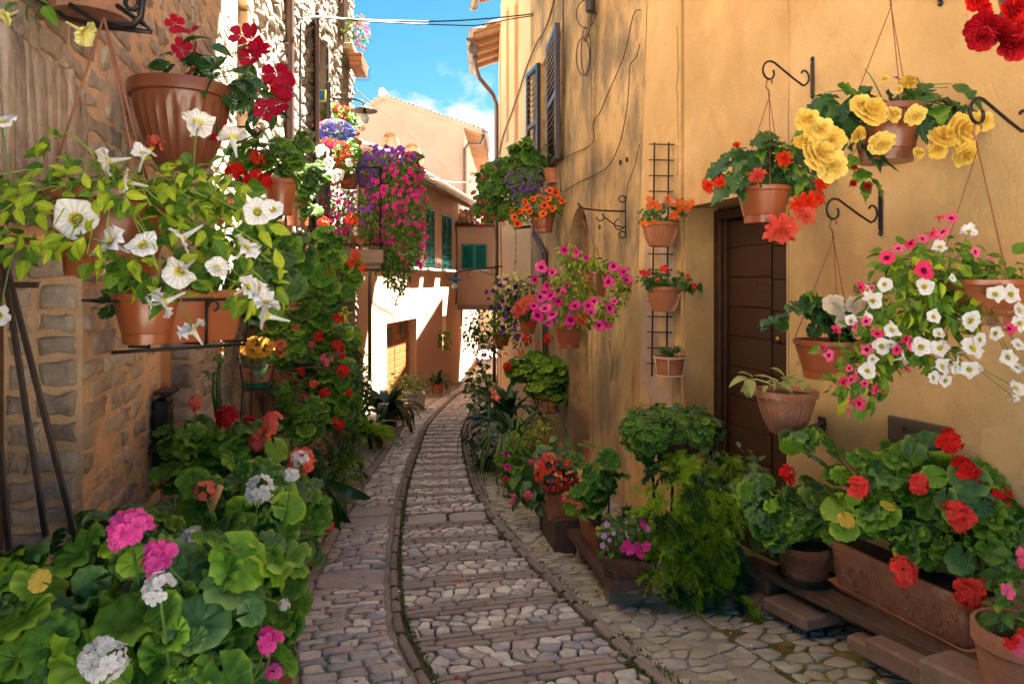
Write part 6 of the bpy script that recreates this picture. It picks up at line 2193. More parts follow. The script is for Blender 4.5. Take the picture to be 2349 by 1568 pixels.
g = strap_plant('cast_iron_plant', 'lower broad leaved plant with yellowish blades before the tallest one', Q(845, 1000, 9.3), 46, .42, mat('yellowish_strap_leaf', [(.03, .08, .012), (.09, .16, .03), (.15, .22, .05)], rough=.35, rnd=.6, trans=.2), 'blade_w', 1.35, group='broad leaved lane plants')
pot(g, 862, 1000, 1035, 40, 9.4, CLAYD, 'plain', saucer=CLAY)
g = strap_plant('cast_iron_plant', 'drooping broad leaved plant nearest the camera at left lane edge', Q(775, 1070, 7.3), 24, .34, LBL, 'blade_w', 1.4, group='broad leaved lane plants')
pot(g, 775, 1060, 1105, 44, 7.3, CLAYD, 'plain')
g = thing('clay_pot', 'bare clay pot half hidden beside the pale square pot', 'pot', Q(920, 965, 12.4), 'shaded terracotta pots'); pot(g, 918, 930, 966, 42, 12.6, CLAY, 'plain', saucer=CLAY)
leaves(g, 'ovate_lo', LG, [(915, 925, 24, 14)], 12.5, .12, 2, 0)
g = thing('variegated_shrub', 'small pale green shrub in a pale square pot by the garage', 'shrub', Q(945, 940, 14.2))
b = Q(953, 900, 14.2)
box_planter(g, b, (1, .25, 0), .20, .20, .34, mat('pale_concrete', [(.45, .38, .30), (.55, .47, .38)], rough=.9, bump=.4), .85, name='square_pot')
leaves(g, 'ovate_lo', [(.6, LSAGE), (.4, LS)], [(925, 880, 34, 26), (950, 875, 28, 22), (905, 900, 20, 14)], 14.0, .085, 3.2, 0, noise_=.7)
g = strap_plant('cast_iron_plant', 'small broad leaved plant in a clay pot against the far peach wall', Q(1003, 882, 17.2), 30, .42, LBL, 'blade_w', 1.3, group='broad leaved lane plants', indiv=20)
pot(g, 1003, 876, 902, 30, 17.3, CLAY, 'plain')
g = thing('niche_ivy', 'small trailing green plant in the wall niche of the far peach house', 'plant', Q(1018, 780, 19.5))
leaves(g, 'ovate_lo', LG, [(1018, 765, 11, 12), (1020, 785, 14, 15)], 19.4, .10, 3.5, 0)

# =================================================================== BALCONY
bc = thing('stone_balcony', 'weathered stone balcony slab with black railing on the left house', 'balcony', (-1.95, 8.9, 1.76))
mb = MB(); mb.box((-1.93, 9.15, 1.90), (.42, 1.15, .085), None, 0, .012); mb.build('slab', WOOD_G, bc)
mb = MB(); mb.box((-1.93, 9.15, 1.79), (.38, 1.10, .03), None, 0, .008); mb.build('slab_moulding', WOOD_G, bc)
for (x0, y0, x1, y1) in ((-2.30, 8.04, -1.55, 8.04), (-1.55, 8.04, -1.55, 10.26)):
    ln = math.hypot(x1 - x0, y1 - y0)
    mb = MB()
    for z in (2.05, 2.95):
        mb.tube([(x0, y0, z), (x1, y1, z)], .012, 6)
    mb.build('rail', IRON, bc, smooth=True)
    n = int(ln / .12)
    for i in range(n + 1):
        t = i / n; mb = MB(); mb.tube([(x0 + (x1 - x0) * t, y0 + (y1 - y0) * t, 1.98), (x0 + (x1 - x0) * t, y0 + (y1 - y0) * t, 2.95)], .007, 5); mb.build('baluster', IRON, bc)
bases = [((735, 300, 0), 0)]
def bplant(label, blobs, Y, leafm, leafk, ls, dens, flist=(), cat='flowering plant', potspec=None, name='balcony_plant', grp='balcony flowers', up=.5, indiv=0, droop=.4):
    g = thing(name, label, cat, Q(blobs[0][0], blobs[0][1], Y), grp)
    leaves(g, leafk, leafm, blobs, Y, ls, dens, indiv, up=up, noise_=.6, droop=droop)
    for (k, ms, fb, sz, n) in flist:
        rflowers(g, k, ms, fb, Y - .02, sz, n, indiv=min(n, 60) if sz * FD / Y * .436 > 9 else 0)
    if potspec:
        for ps in potspec: pot(g, *ps)
    return g
bplant('red geraniums at the top of the balcony display beneath the lamp', [(775, 262, 40, 22), (800, 285, 34, 24), (790, 300, 30, 20)], 8.6, LS, 'round_lo', .07, 2.6,
       [('head_lo', F_RED, [(790, 280, 44, 34)], .085, 16), ('head_lo', F_SCAR, [(770, 262, 36, 20)], .09, 12)], potspec=[(811, 318, 345, 40, 8.5, CLAY, 'plain')])
bplant('round cushion of tiny blue and lilac flowers in a wire basket', [(775, 298, 36, 26)], 8.2, LS, 'ovate_lo', .03, 2.2,
       [('tiny', F_BLUE, [(775, 304, 38, 26)], .030, 420), ('tiny', F_LILAC, [(765, 288, 32, 14)], .030, 200)])
bplant('long trough of orange red ivy geraniums below the blue cushion', [(770, 375, 40, 50), (800, 350, 30, 30), (745, 340, 20, 22)], 8.0, LS, 'round_lo', .055, 3.0,
       [('head_lo', F_SCAR, [(778, 375, 34, 50)], .07, 60), ('head_lo', F_ORANGE, [(745, 332, 16, 18)], .085, 10), ('head_lo', F_MAG, [(752, 335, 16, 16)], .06, 10)], potspec=[(800, 402, 432, 50, 8.1, CLAYD, 'hang'), (838, 404, 430, 40, 8.3, CLAYD, 'hang')])
g = bplant('three white geranium heads on long stems left of the orange trough', [(735, 400, 26, 28)], 7.6, LG, 'round', .07, 1.6, indiv=20, potspec=[(712, 400, 436, 32, 7.5, CLAYD, 'plain')])
flowers(g, 'head', F_WHITE, [(738, 345, 40), (752, 372, 40), (772, 402, 40), (748, 390, 32), (800, 372, 26)], 7.5, 'flower_head', stem_to=to_blob([(735, 420, 20, 20)], 7.6), florets=12)
cb = [(860, 385, 60, 40), (920, 395, 50, 45), (900, 450, 60, 60), (946, 470, 38, 95), (880, 520, 50, 50), (930, 560, 44, 60)]
bplant('great cascade of violet and magenta petunias over the balcony corner', cb, 8.3, LS, 'ovate_lo', .045, 4.2,
       [('petunia_lo', [F_PURPLE, THR_P], [(865, 368, 56, 34), (900, 360, 50, 24), (850, 400, 34, 40)], .062, 150), ('petunia_lo', [F_MAG, THR_D], [(905, 440, 62, 60), (890, 520, 56, 40), (945, 470, 34, 80), (930, 390, 40, 40)], .058, 330),
        ('petunia_lo', [F_PINK, THR_D], [(930, 585, 32, 34), (900, 560, 30, 20)], .055, 46), ('petunia_lo', [F_MAG, THR_D], [(965, 540, 14, 70)], .05, 46), ('petunia_lo', [F_DPUR, THR_P], [(860, 480, 30, 50)], .05, 18)])
g = thing('balcony_plant', 'green creeper hanging down below the petunia cascade to a thin tip', 'creeper', Q(900, 600, 8.3), 'balcony flowers')
leaves(g, 'ovate_lo', [(.6, LGD), (.4, LS)], [(850, 585, 50, 22), (890, 600, 36, 34), (915, 625, 34, 28), (905, 645, 26, 18), (920, 660, 10, 14)], 8.2, .055, 3.6, 0, noise_=.6, droop=1.2)
mb = MB(); mb.tube([Q(925, 620, 8.2), Q(918, 665, 8.2), Q(910, 690, 8.2)], .004, 4); mb.tube([Q(882, 630, 8.2), Q(872, 700, 8.2), Q(868, 735, 8.2)], .003, 4); mb.build('tendril', STEMB, g)
leaves(g, 'ovate_lo', LGD, [(910, 682, 12, 14)], 8.2, .05, 1, 0, n=9)
bplant('lower row of magenta petunias along the near railing', [(745, 480, 26, 34), (780, 500, 34, 34), (815, 480, 30, 40), (840, 510, 24, 40)], 7.95, LS, 'ovate_lo', .045, 3.2,
       [('petunia_lo', [F_MAG, THR_D], [(770, 490, 42, 46), (775, 540, 24, 22)], .055, 60), ('petunia_lo', [F_PURPLE, THR_P], [(825, 480, 26, 46)], .055, 26), ('petunia_lo', [F_WHITE, THR_Y], [(800, 470, 20, 20)], .055, 5)],
       potspec=[(830, 545, 562, 40, 8.1, CLAY, 'plain'), (855, 545, 562, 30, 8.3, CLAY, 'plain')])
g = thing('balcony_trough', 'terracotta trough standing on the balcony slab behind the railing', 'planter', Q(800, 562, 8.15)); box_planter(g, Q(805, 540, 8.2), (1, .1, 0), .26, .08, .13, CLAY, .85)
bplant('round geranium leaves with a single dark red head at the cascade edge', [(950, 375, 22, 30)], 8.6, LGD, 'round', .10, 2.4, [('head_lo', F_DRED, [(964, 362, 10, 8)], .07, 2)], indiv=22)

# window box at the top
g = thing('window_box', 'terracotta box of red, pink and white flowers under the topmost left window', 'window box', Q(795, 80, 9.6))
box_planter(g, W7.p(uy7(10.0), 4.86, .20), tuple(W7.d), .34, .10, .18, CLAY, .85)
mb = MB()
cc = W7.p(uy7(10.0), 4.76, .20)
for z in (-.09, -.03, .05):
    mb.tube([cc + W7.d * (a * .36) - W7.n * (b * .12) + Vector((0, 0, z)) for a, b in ((-1, -1), (-1, 1), (1, 1), (1, -1))], .004, 5)
mb.build('wire_cradle', IRON, g)
bl = [(812, 65, 22, 24), (828, 85, 16, 24), (818, 45, 14, 12)]
leaves(g, 'ovate_lo', LS, bl, 9.4, .05, 3.5, 0, noise_=.6)
for k, m_, n in (('head_lo', F_RED, 12), ('head_lo', F_MAG, 12), ('head_lo', F_WHITE, 10)):
    rflowers(g, k, m_, [(832, 78, 14, 32), (822, 50, 14, 14)], 9.3, .06, n)

# sign, lamps, wires
sg = thing('number_sign', 'square blue plaque with a yellow border and the number 24', 'sign', Q(734, 219, 7.9))
mb = MB(); c = Q(735, 219, 7.9); mb.box(c, (.062, .006, .070), None, 0); mb.build('border', MAT_YEL, sg)
mb = MB(); mb.box(c + Vector((0, -.005, 0)), (.052, .004, .060), None, 0); mb.build('face', MAT_SBL, sg)
fc = bpy.data.curves.new('number', 'FONT'); fc.body = '24'; fc.size = .072; fc.align_x = 'CENTER'; fc.align_y = 'CENTER'; fc.extrude = .001; fc.materials.append(MAT_INK)
_t = bpy.data.objects.new('t', fc); COL.objects.link(_t); _m = bpy.data.meshes.new_from_object(_t); bpy.data.objects.remove(_t); fo = new_obj('number', _m, sg); fo.rotation_euler = (R(90), 0, 0); fo.location = c + Vector((0, -.0112, -.018)) - sg.location
for i, w in enumerate((.014, .036)):
    mb = MB(); mb.box(c + Vector((0, -.010, .042 - i * .014)), (w, .001, .0022)); mb.build('small_lettering', MAT_INK, sg)
def lamp(label, pts, c, Y, rad, shade_m, scroll):
    g = thing('street_lamp', label, 'street lamp', Q(*pts[0]), 'bare bulb street lamps')
    mb = MB(); mb.tube([Q(*p) for p in pts], .014, 8); mb.build('arm', IRON, g, smooth=True)
    for sc_ in scroll:
        mb = MB(); mb.tube([Q(*p) for p in sc_], .008, 6); mb.build('scroll', IRON, g, smooth=True)
    cc = Q(c[0], c[1], Y); r = rad / FD * Y
    mb = MB(); mb.lathe(cc, [(.02, .06), (.03, .035), (r * .5, .015), (r, -.02), (r * .98, -.026), (r * .5, .0), (.02, .01)], 24); mb.build('shade', shade_m, g, smooth=True)
    mb = MB(); mb.lathe(cc, [(.02, 0), (.025, -.05), (.028, -.06)], 12); mb.build('socket', IRON, g, smooth=True)
    mb = MB(); mb.lathe(cc, [(.026, -.06), (.055, -.10), (.062, -.135), (.045, -.175), (.001, -.19)], 16); mb.build('bulb', mat('frosted_bulb', [(.6, .6, .58), (.65, .65, .62)], rough=.15, rnd=0, spec=.6), g, smooth=True)
lamp('lamp with brown shade and bare bulb on the left stone house', [(757, 227, 9.0), (815, 227, 9.0), (832, 232, 9.0), (838, 246, 9.0)], (836, 250), 9.0, 30, PIPE, [[(757, 227, 9.0), (757, 252, 9.0), (790, 252, 9.0), (804, 228, 9.0)]])
lamp('lamp with blue grey shade and bare bulb beside the teal window', [(1153, 610, 13.6), (1100, 616, 13.6), (1060, 620, 13.6), (1046, 627, 13.6), (1043, 636, 13.6)], (1043, 640), 13.6, 20, BLUEP,
     [[(1140, 613, 13.6), (1128, 618, 13.6), (1130, 628, 13.6), (1140, 625, 13.6), (1138, 614, 13.6)], [(1084, 617, 13.6), (1072, 626, 13.6), (1073, 637, 13.6), (1082, 635, 13.6)], [(1150, 640, 13.7), (1135, 632, 13.7), (1100, 620, 13.7)]])
def wire(name, label, pts, r=.009, m=CABLE, n=10, cat='cable', group=None):
    g = thing(name, label, cat, Vector(pts[0]), group)
    P_ = [Vector(p) for p in pts]; out = []
    for i in range(len(P_) - 1):
        p0, p1, p2, p3 = P_[max(0, i - 1)], P_[i], P_[i + 1], P_[min(len(P_) - 1, i + 2)]
        for k in range(n):
            t = k / n
            out.append(.5 * ((2 * p1) + (p2 - p0) * t + (2 * p0 - 5 * p1 + 4 * p2 - p3) * t * t + (3 * p1 - p0 - 3 * p2 + p3) * t ** 3))
    out.append(P_[-1])
    MB().tube(out, r, 6).build('cable', m, g, smooth=True)
    return g
wire('overhead_cable', 'upper twisted cable crossing the sky between the houses', [Q(688, 300, 6.7), Q(689, 90, 6.7), Q(694, 50, 6.7), Q(730, 38, 7.2), Q(810, 44, 8.0), Q(920, 48, 8.7), Q(1020, 48, 9.3), Q(1120, 42, 9.9), Q(1200, 34, 10.4), Q(1244, 28, 10.8)], .011, group='cables over the lane')
wire('overhead_cable', 'lower slack cable crossing the sky under the twisted one', [Q(690, 42, 6.7), Q(740, 40, 7.3), Q(830, 48, 8.2), Q(930, 53, 8.8), Q(1030, 57, 9.4), Q(1100, 57, 9.8), Q(1180, 42, 10.3), Q(1250, 32, 10.7)], .009, group='cables over the lane')
wire('stay_wire', 'thin stay wire running down from the left house to the gabled wall', [Q(813, 203, 10.2), Q(870, 250, 15), Q(950, 318, 22), Q(1020, 382, 29.8)], .010, IRON_R)
wire('thin_cable', 'thin cable running under the far tiled eave to the right', [Q(950, 398, 14.2), Q(1000, 412, 15.5), Q(1060, 418, 17), Q(1130, 410, 16)], .010, WHITE)
cW = lambda W, pts, o=.02: [hit(W, x, y, o) for x, y in pts]
wire('wall_cable', 'brown cable climbing diagonally across the peach house', cW(W4, [(1140, 352), (1158, 310), (1176, 262), (1196, 205), (1212, 155)], .03) + cW(W3b, [(1236, 104), (1252, 78), (1266, 50), (1285, -20)], .03), .015, CABLE_B, group='cables on the right walls')
wire('wall_cable', 'straight brown conduit running down beside the nearer blue edged shutter', cW(W3b, [(1302, -20), (1300, 100), (1297, 260), (1290, 350), (1296, 440)], .03), .013, CABLE_B, group='cables on the right walls')
wire('wall_cable', 'thin cable wandering left over the stained wall to the conduit', cW(W3u, [(1478, 70), (1462, 84)]) + cW(W3a, [(1440, 130), (1401, 220), (1386, 256), (1370, 282), (1345, 328)]) + cW(W3b, [(1318, 354), (1302, 363)]), .005, CABLE, group='cables on the right walls')
wire('wall_cable', 'thin cable dropping lower over the stained wall in a long curve', cW(W3a, [(1478, 100), (1470, 130), (1455, 150), (1452, 200), (1447, 251), (1432, 325), (1405, 380), (1356, 404)]) + cW(W3b, [(1335, 418), (1297, 442)]), .005, CABLE, group='cables on the right walls')
g = thing('junction_box', 'black cable junction box with loops at the top of the stained wall', 'junction box', hit(W3u, 1500, 20, .05))
c = hit(W3u, 1500, 12, .07)
MB().tube([c + Vector((0, 0, .16)), c + Vector((0, 0, .12)), c - Vector((.0, 0, .07)), c - Vector((.0, 0, .10))], [.03, .055, .055, .02], 10).build('case', BLACKP, g, smooth=True, angle=40)
MB().tube([c - Vector((.0, 0, .08)), c - Vector((.02, 0, .25)), c - Vector((.06, 0, .38))], .022, 8).build('sleeve', CABLE_B, g, smooth=True)
mb = MB()
for (rx, rz, ox, oz) in ((.07, .20, -.08, -.55), (.05, .26, -.05, -.5), (.09, .12, .10, .02), (.06, .10, .14, .05), (.10, .15, -.05, -.1)):
    mb.tube([c + Vector((ox + rx * math.cos(t), .0 + ox * .1, oz + rz * math.sin(t))) for t in np.linspace(0, 2 * math.pi, 17)], .006, 5)
mb.build('cable_loop', CABLE, g, smooth=True)
wire('wall_cable', 'thin wire hanging down the edge of the peach house by the passage', cW(W4, [(1150, 500), (1152, 560), (1153, 610), (1150, 660)], .02), .007, CABLE, group='cables on the right walls')

# =================================================================== RIGHT SIDE, FAR TO NEAR
g = thing('window_garden', 'crowded window shelf of trailing green plants and red ivy geranium on the right', 'window box', Q(1190, 420, 9.3))
mb = MB()
for (a, b) in (((1110, 412, 9.3), (1290, 398, 9.0)), ((1130, 455, 9.3), (1285, 440, 9.2)), ((1150, 405, 9.6), (1255, 412, 9.6))):
    mb.tube([Q(*a), Q(*b)], .012, 6)
for x in (1150, 1190, 1230, 1262):
    mb.tube([Q(x, 408, 9.3), Q(x + 4, 445, 9.3)], .008, 6)
mb.build('iron_shelf', IRON, g)
bl = [(1130, 420, 44, 50), (1180, 400, 60, 40), (1120, 470, 34, 40), (1160, 480, 36, 30), (1190, 350, 24, 28), (1230, 370, 24, 24), (1165, 380, 50, 20), (1200, 440, 40, 30)]
leaves(g, 'round_mid', [(.55, LG), (.45, LGD)], bl, 9.2, .075, 2.8, 150, up=.6)
leaves(g, 'round', LG, [(1205, 350, 26, 34)], 9.1, .24, 1.2, 8, part='large_leaf', n=5)
leaves(g, 'ovate_lo', LSAGE2, [(1200, 410, 50, 24), (1210, 440, 36, 30), (1230, 395, 30, 18)], 9.05, .035, 3.4, 0, part='trailing_leaf')
rflowers(g, 'tiny', F_PURPLE, [(1210, 415, 50, 30), (1215, 450, 40, 30)], 9.0, .028, 160)
rflowers(g, 'head_lo', F_RED, [(1100, 430, 22, 50), (1110, 500, 20, 20), (1125, 510, 30, 20)], 9.1, .06, 24)
rflowers(g, 'head_lo', F_PINK, [(1175, 385, 40, 16)], 9.1, .05, 5)
for ps in ((1272, 388, 420, 54, 9.0, CLAY), (1230, 392, 428, 50, 9.4, CLAYD), (1195, 412, 450, 50, 9.4, CLAYD)): pot(g, *ps, 'hang')
leaves(g, 'ovate_lo', LI, [(1245, 360, 30, 30)], 9.1, .07, 2.0, 0, part='shrub_leaf')

def basket(label, hook, pspec, cats='hanging basket', hookpt=None, grp='hanging baskets', pm=PL_T, name='hanging_basket'):
    x, yt, yb, w, Y = pspec
    g = thing(name, label, cats, Q(x, yb, Y), grp)
    c, r, h = pot(g, x, yt, yb, w, Y, pm, 'hang')
    hp = hookpt if hookpt is not None else Q(hook[0], hook[1], Y)
    cords(g, hp, c, r * .97)
    return g, c
g, c = basket('basket of orange petunias hanging under the window shelf', (1247, 412), (1247, 490, 532, 55, 8.7))
bl = [(1230, 475, 58, 22), (1195, 490, 30, 20), (1270, 470, 24, 24), (1180, 505, 16, 14)]
leaves(g, 'ovate_lo', LP, bl, 8.6, .05, 3.2, 0, noise_=.6)
flowers(g, 'petunia', [F_ORANGE, THR_D], [(1175, 480, 18), (1180, 497, 20), (1188, 512, 24), (1206, 462, 18), (1208, 475, 20), (1215, 485, 18), (1223, 455, 18), (1238, 448, 18), (1250, 470, 20), (1246, 488, 22), (1268, 476, 18), (1258, 455, 18), (1276, 440, 20), (1282, 452, 16), (1228, 500, 12), (1193, 485, 16), (1290, 460, 18), (1262, 436, 20)], 8.45, 'flower', rnd=.4)

# bracket with straight arm at the stained corner
pl = hit(W3a, 1443, 497, .01)
out = -W3a.n
g = thing('wall_bracket', 'straight armed black iron bracket with scrolls on the stained wall', 'bracket', pl)
mb = MB(); up = Vector((0, 0, 1))
Z = lambda a, b: pl + out * a + up * b
mb.beam(Z(.005, -.19), Z(.005, .19), .02, .008, out); mb.build('back_plate', IRON, g)
mb = MB(); mb.tube([Z(0, .05), Z(.25, .055), Z(.40, .07), Z(.43, .085), Z(.46, .12)], .008, 8)
for s_ in (1, -1):
    mb.tube([Z(.005, s_ * .17)] + [Z(.035 + .032 * math.cos(t), s_ * (.165 + .03 * math.sin(t))) for t in np.linspace(math.pi * .8, -math.pi * .9, 12)], .006, 6)
mb.tube([Z(.01, -.08)] + [Z(.06 + .05 * math.cos(t), -.07 + .05 * math.sin(t)) for t in np.linspace(-2.8, 1.5, 10)], .006, 6)
mb.tube([Z(.02, -.10), Z(.10, -.08), Z(.20, -.01)] + [Z(.245 + .035 * math.cos(t), -.005 + .035 * math.sin(t)) for t in np.linspace(1.9, 6.4, 10)], .006, 6)
mb.build('scroll', IRON, g, smooth=True)
arm_end = Z(.41, .06)
bx_, by_ = proj(arm_end)
g, c = basket('basket of magenta petunias hung from the straight armed bracket', None, (1364, 622, 680, 66, arm_end.y - .05), hookpt=arm_end)
bl = [(1320, 600, 40, 22), (1290, 640, 34, 26), (1400, 620, 34, 22), (1425, 660, 20, 50), (1320, 660, 44, 34), (1270, 700, 34, 40), (1395, 710, 24, 34), (1300, 575, 20, 16), (1360, 605, 40, 14)]
leaves(g, 'ovate', [(.5, LP), (.5, LIME)], bl, 5.85, .050, 2.7, 240, noise_=.6, part='leaf', shell=.3)
stems(g, c, bl, 5.9, 22, .003, inner=1.0)
mg = [(1296, 573, 26), (1320, 577, 28), (1345, 590, 16), (1243, 612, 34), (1228, 640, 22), (1266, 625, 26), (1253, 655, 30), (1240, 680, 30), (1262, 675, 34), (1290, 668, 24), (1318, 700, 32), (1250, 705, 36), (1235, 722, 34), (1268, 718, 34), (1280, 690, 26), (1258, 738, 30), (1225, 700, 24), (1408, 610, 26), (1430, 622, 24), (1438, 640, 30), (1395, 645, 28), (1400, 705, 32), (1392, 742, 32), (1375, 745, 30), (1350, 700, 24), (1356, 715, 20), (1308, 735, 34), (1362, 690, 22), (1300, 650, 26), (1410, 690, 18)]
flowers(g, 'petunia', [F_MAG, THR_D], mg[::2], 5.7, 'flower', rnd=.5); flowers(g, 'petunia', [F_HOT, THR_D], mg[1::2], 5.68, 'flower', rnd=.5)
g, c = basket('lower basket with scarlet and pink blooms just under the magenta one', (1300, 660), (1305, 748, 797, 72, 6.2))
leaves(g, 'ovate', [(.6, LP), (.4, LIME)], [(1290, 725, 44, 22), (1330, 735, 36, 18)], 6.1, .055, 1.8, 50, noise_=.6)
flowers(g, 'flat5', F_SCAR, [(1320, 728, 20), (1334, 740, 22), (1310, 738, 18), (1340, 725, 16), (1285, 690, 20), (1300, 706, 18)], 6.0, 'flower')
g, c = basket('small basket of coral begonia heads left of the magenta petunias', (1213, 634), (1211, 731, 764, 46, 8.4))
leaves(g, 'round', LGD, [(1208, 718, 26, 18)], 8.3, .10, 2.4, 24)
flowers(g, 'head', F_CORAL, [(1190, 700, 26), (1180, 712, 22), (1205, 690, 30), (1222, 695, 30), (1230, 708, 24), (1200, 712, 28), (1215, 682, 24), (1188, 722, 20)], 8.2, 'flower_head')
mb = MB(); mb.tube([Q(1210, 635, 8.4), Q(1262, 632, 8.5)], .01, 6); g2 = thing('short_rod', 'short black iron rod holding the coral begonia basket', 'rod', Q(1240, 633, 8.4)); mb.build('rod', IRON, g2)
g, c = basket('basket of dark violet and cream petunias on a chain near the passage', (1183, 560), (1150, 764, 792, 44, 9.4), hookpt=Q(1183, 600, 9.2))
bl = [(1180, 665, 48, 28), (1165, 700, 34, 34), (1200, 690, 34, 30), (1150, 740, 26, 34), (1195, 760, 22, 40), (1185, 720, 26, 30)]
leaves(g, 'ovate_lo', [(.7, LP), (.3, LS)], bl, 9.2, .055, 3.0, 0, noise_=.6)
rflowers(g, 'petunia_lo', [F_DPUR, THR_P], [(1160, 700, 40, 50), (1150, 680, 36, 40)], 9.1, .075, 18)
rflowers(g, 'petunia_lo', [F_PALEY, THR_Y], [(1180, 650, 44, 26)], 9.1, .07, 22)
rflowers(g, 'petunia_lo', [F_PURPLE, THR_P], [(1175, 745, 44, 26)], 9.1, .065, 8)
mb = MB(); mb.beam(Q(1180, 523, 9.2), Q(1216, 519, 9.4), .035, .04); g2 = thing('chain_arm', 'short arm with a chain and curled hook above the violet basket', 'chain', Q(1183, 523, 9.2)); mb.build('arm', GREYM, g2)
for i in range(11):
    mb = MB(); cc = Q(1183, 530 + i * 7, 9.2); a = i % 2
    mb.tube([cc + Vector((.010 * math.cos(t) * (1 - a), .010 * math.cos(t) * a, .022 * math.sin(t))) for t in np.linspace(0, 2 * math.pi, 9)], .0035, 5); mb.build('chain_link', IRON_R, g2)
g = thing('fuchsia', 'fuchsia with small hanging crimson bells beside the passage', 'fuchsia', Q(1105, 780, 10.5))
bl = [(1110, 740, 38, 40), (1120, 790, 34, 24), (1085, 770, 24, 24), (1110, 825, 14, 24)]
leaves(g, 'ovate_lo', [(.5, LGD), (.5, LI)], bl, 10.4, .07, 2.9, 0, noise_=.6)
rflowers(g, 'bell', [F_RED, F_DPUR], [(1095, 790, 36, 30), (1115, 800, 30, 30), (1150, 800, 26, 12)], 10.3, .07, 26, up=1, cam_=0)
stems(g, Q(1125, 790, 10.5), bl, 10.4, 12, .004)

g = thing('ring_held_geranium', 'lime green geranium with red heads in an iron ring on the wall', 'geranium', Q(1257, 945, 8.4), 'potted geraniums')
c, r, h = pot(g, 1257, 906, 940, 52, 8.4, mat('orange_clay', [(.50, .20, .06), (.58, .25, .09)], rough=.7), 'plain', wb=.8)
bl = [(1225, 830, 50, 26), (1255, 850, 48, 34), (1200, 850, 36, 22), (1280, 850, 24, 34), (1245, 885, 44, 22), (1280, 905, 18, 18)]
leaves(g, 'round', [(.65, LGF), (.35, LG)], bl, 8.3, .115, 1.7, 150, up=.9, cam_=.4)
leaves(g, 'round_mid', LG, bl, 8.5, .11, 1.5, 0, part='under_leaf')
f_ = to_blob(bl, 8.3, -.2)
flowers(g, 'head', F_RED, [(1208, 776, 32), (1258, 776, 30), (1164, 838, 26), (1212, 740, 14)], 8.2, 'flower_head', stem_to=f_, sr=.004, florets=12)
flowers(g, 'head', F_CORAL, [(1195, 808, 20), (1232, 788, 18)], 8.2, 'flower_head', stem_to=f_, florets=9)
mb = MB()
for zz in (-.03, -.19):
    mb.tube([c + Vector((r * 1.04 * math.cos(t), r * 1.04 * math.sin(t), zz)) for t in np.linspace(0, 2 * math.pi, 25)], .006, 6)
for a in (2.6, 3.6, 4.7, 5.7, .5):
    mb.tube([c + Vector((r * 1.05 * math.cos(a), r * 1.05 * math.sin(a), -.03)), c + Vector((r * 1.0 * math.cos(a), r * 1.0 * math.sin(a), -.20))], .005, 6)
mb.tube([c + Vector((-.05 + .04 * math.cos(t), -r * 1.08, -.08 + .04 * math.sin(t))) for t in np.linspace(1, 6, 12)], .005, 6)
mb.tube([Q(1216, 870, 8.4), Q(1209, 862, 8.4), Q(1206, 872, 8.4), Q(1220, 900, 8.4), Q(1232, 935, 8.4)], .007, 6)
g2 = thing('iron_pot_ring', 'black iron ring holder with scrolls under the lime green geranium', 'pot holder', c - Vector((0, 0, .2))); mb.build('ring', IRON, g2, smooth=True)

g = strap_plant('amaryllis', 'arching narrow leaved amaryllis clump beside the right wall', Q(1178, 1010, 7.5), 90, .56, mat('amaryllis_leaf', [(.015, .06, .014), (.04, .12, .022), (.07, .17, .03)], rough=.3, rnd=.6, trans=.15), 'blade_t', .95, cat='plant', indiv=70)
flowers(g, 'petunia_star', [F_CORAL, F_WHITE], [(1138, 908, 24), (1127, 892, 14)], 7.2, 'flower', up=.6)
pot(g, 1180, 1020, 1070, 50, 7.6, CLAY, 'plain')
g = strap_plant('cast_iron_plant', 'dark broad leaved plant leaning into the lane before the passage pillar', Q(1120, 965, 9.6), 34, .42, mat('bluish_strap_leaf', [(.008, .045, .03), (.02, .08, .045)], rough=.3, rnd=.6, trans=.1), 'blade_w', 1.4, group='broad leaved lane plants')
g = strap_plant('cast_iron_plant', 'upright broad leaved plant behind the amaryllis on the right', Q(1165, 965, 8.6), 26, .52, LBL, 'blade_w', .6, group='broad leaved lane plants')
g = thing('leafy_shrub', 'loose shrub with small glossy leaves at the passage entrance', 'shrub', Q(1095, 905, 12.5))
leaves(g, 'ovate', [(.5, LG), (.5, LI)], [(1100, 870, 30, 34), (1085, 890, 20, 20), (1105, 930, 34, 20)], 12.4, .12, 2.4, 60, noise_=.6)
stems(g, Q(1100, 920, 12.5), [(1100, 870, 30, 34)], 12.4, 8, .006)
g = thing('dark_leaved_plant', 'purple black leaved plant spilling down the right lane edge', 'plant', Q(1110, 1080, 7.9))
bl = [(1100, 1000, 34, 30), (1120, 1040, 40, 34), (1140, 1080, 34, 34), (1110, 1075, 26, 26)]
leaves(g, 'ovate_lo', LDARK, bl, 7.9, .06, 3.6, 0, noise_=.7)
leaves(g, 'ovate_lo', LI, bl[2:], 7.8, .05, 1.2, 0, part='green_leaf')
stems(g, Q(1120, 1090, 8.0), bl, 7.9, 10, .004, STEMB)
pot(g, 1130, 1050, 1100, 50, 8.0, CLAYD, 'plain')
g = thing('creeping_jenny_pot', 'terracotta pot with yellow green creeping stems on the right', 'potted plant', Q(1225, 1050, 6.9))
pot(g, 1228, 1004, 1050, 60, 6.9, CLAY, 'plain', wb=.8)
leaves(g, 'ovate_lo', LIME, [(1195, 1000, 44, 16), (1180, 1040, 30, 34), (1240, 985, 26, 18), (1200, 1070, 34, 24)], 6.7, .040, 1.7, 0, noise_=.8)
leaves(g, 'round_lo', LGD, [(1225, 1090, 30, 24)], 6.8, .04, 3, 0, part='dark_leaf')
g = thing('petunia_pot', 'magenta petunias and violet leaves behind the wooden post', 'petunia', Q(1180, 1120, 6.7))
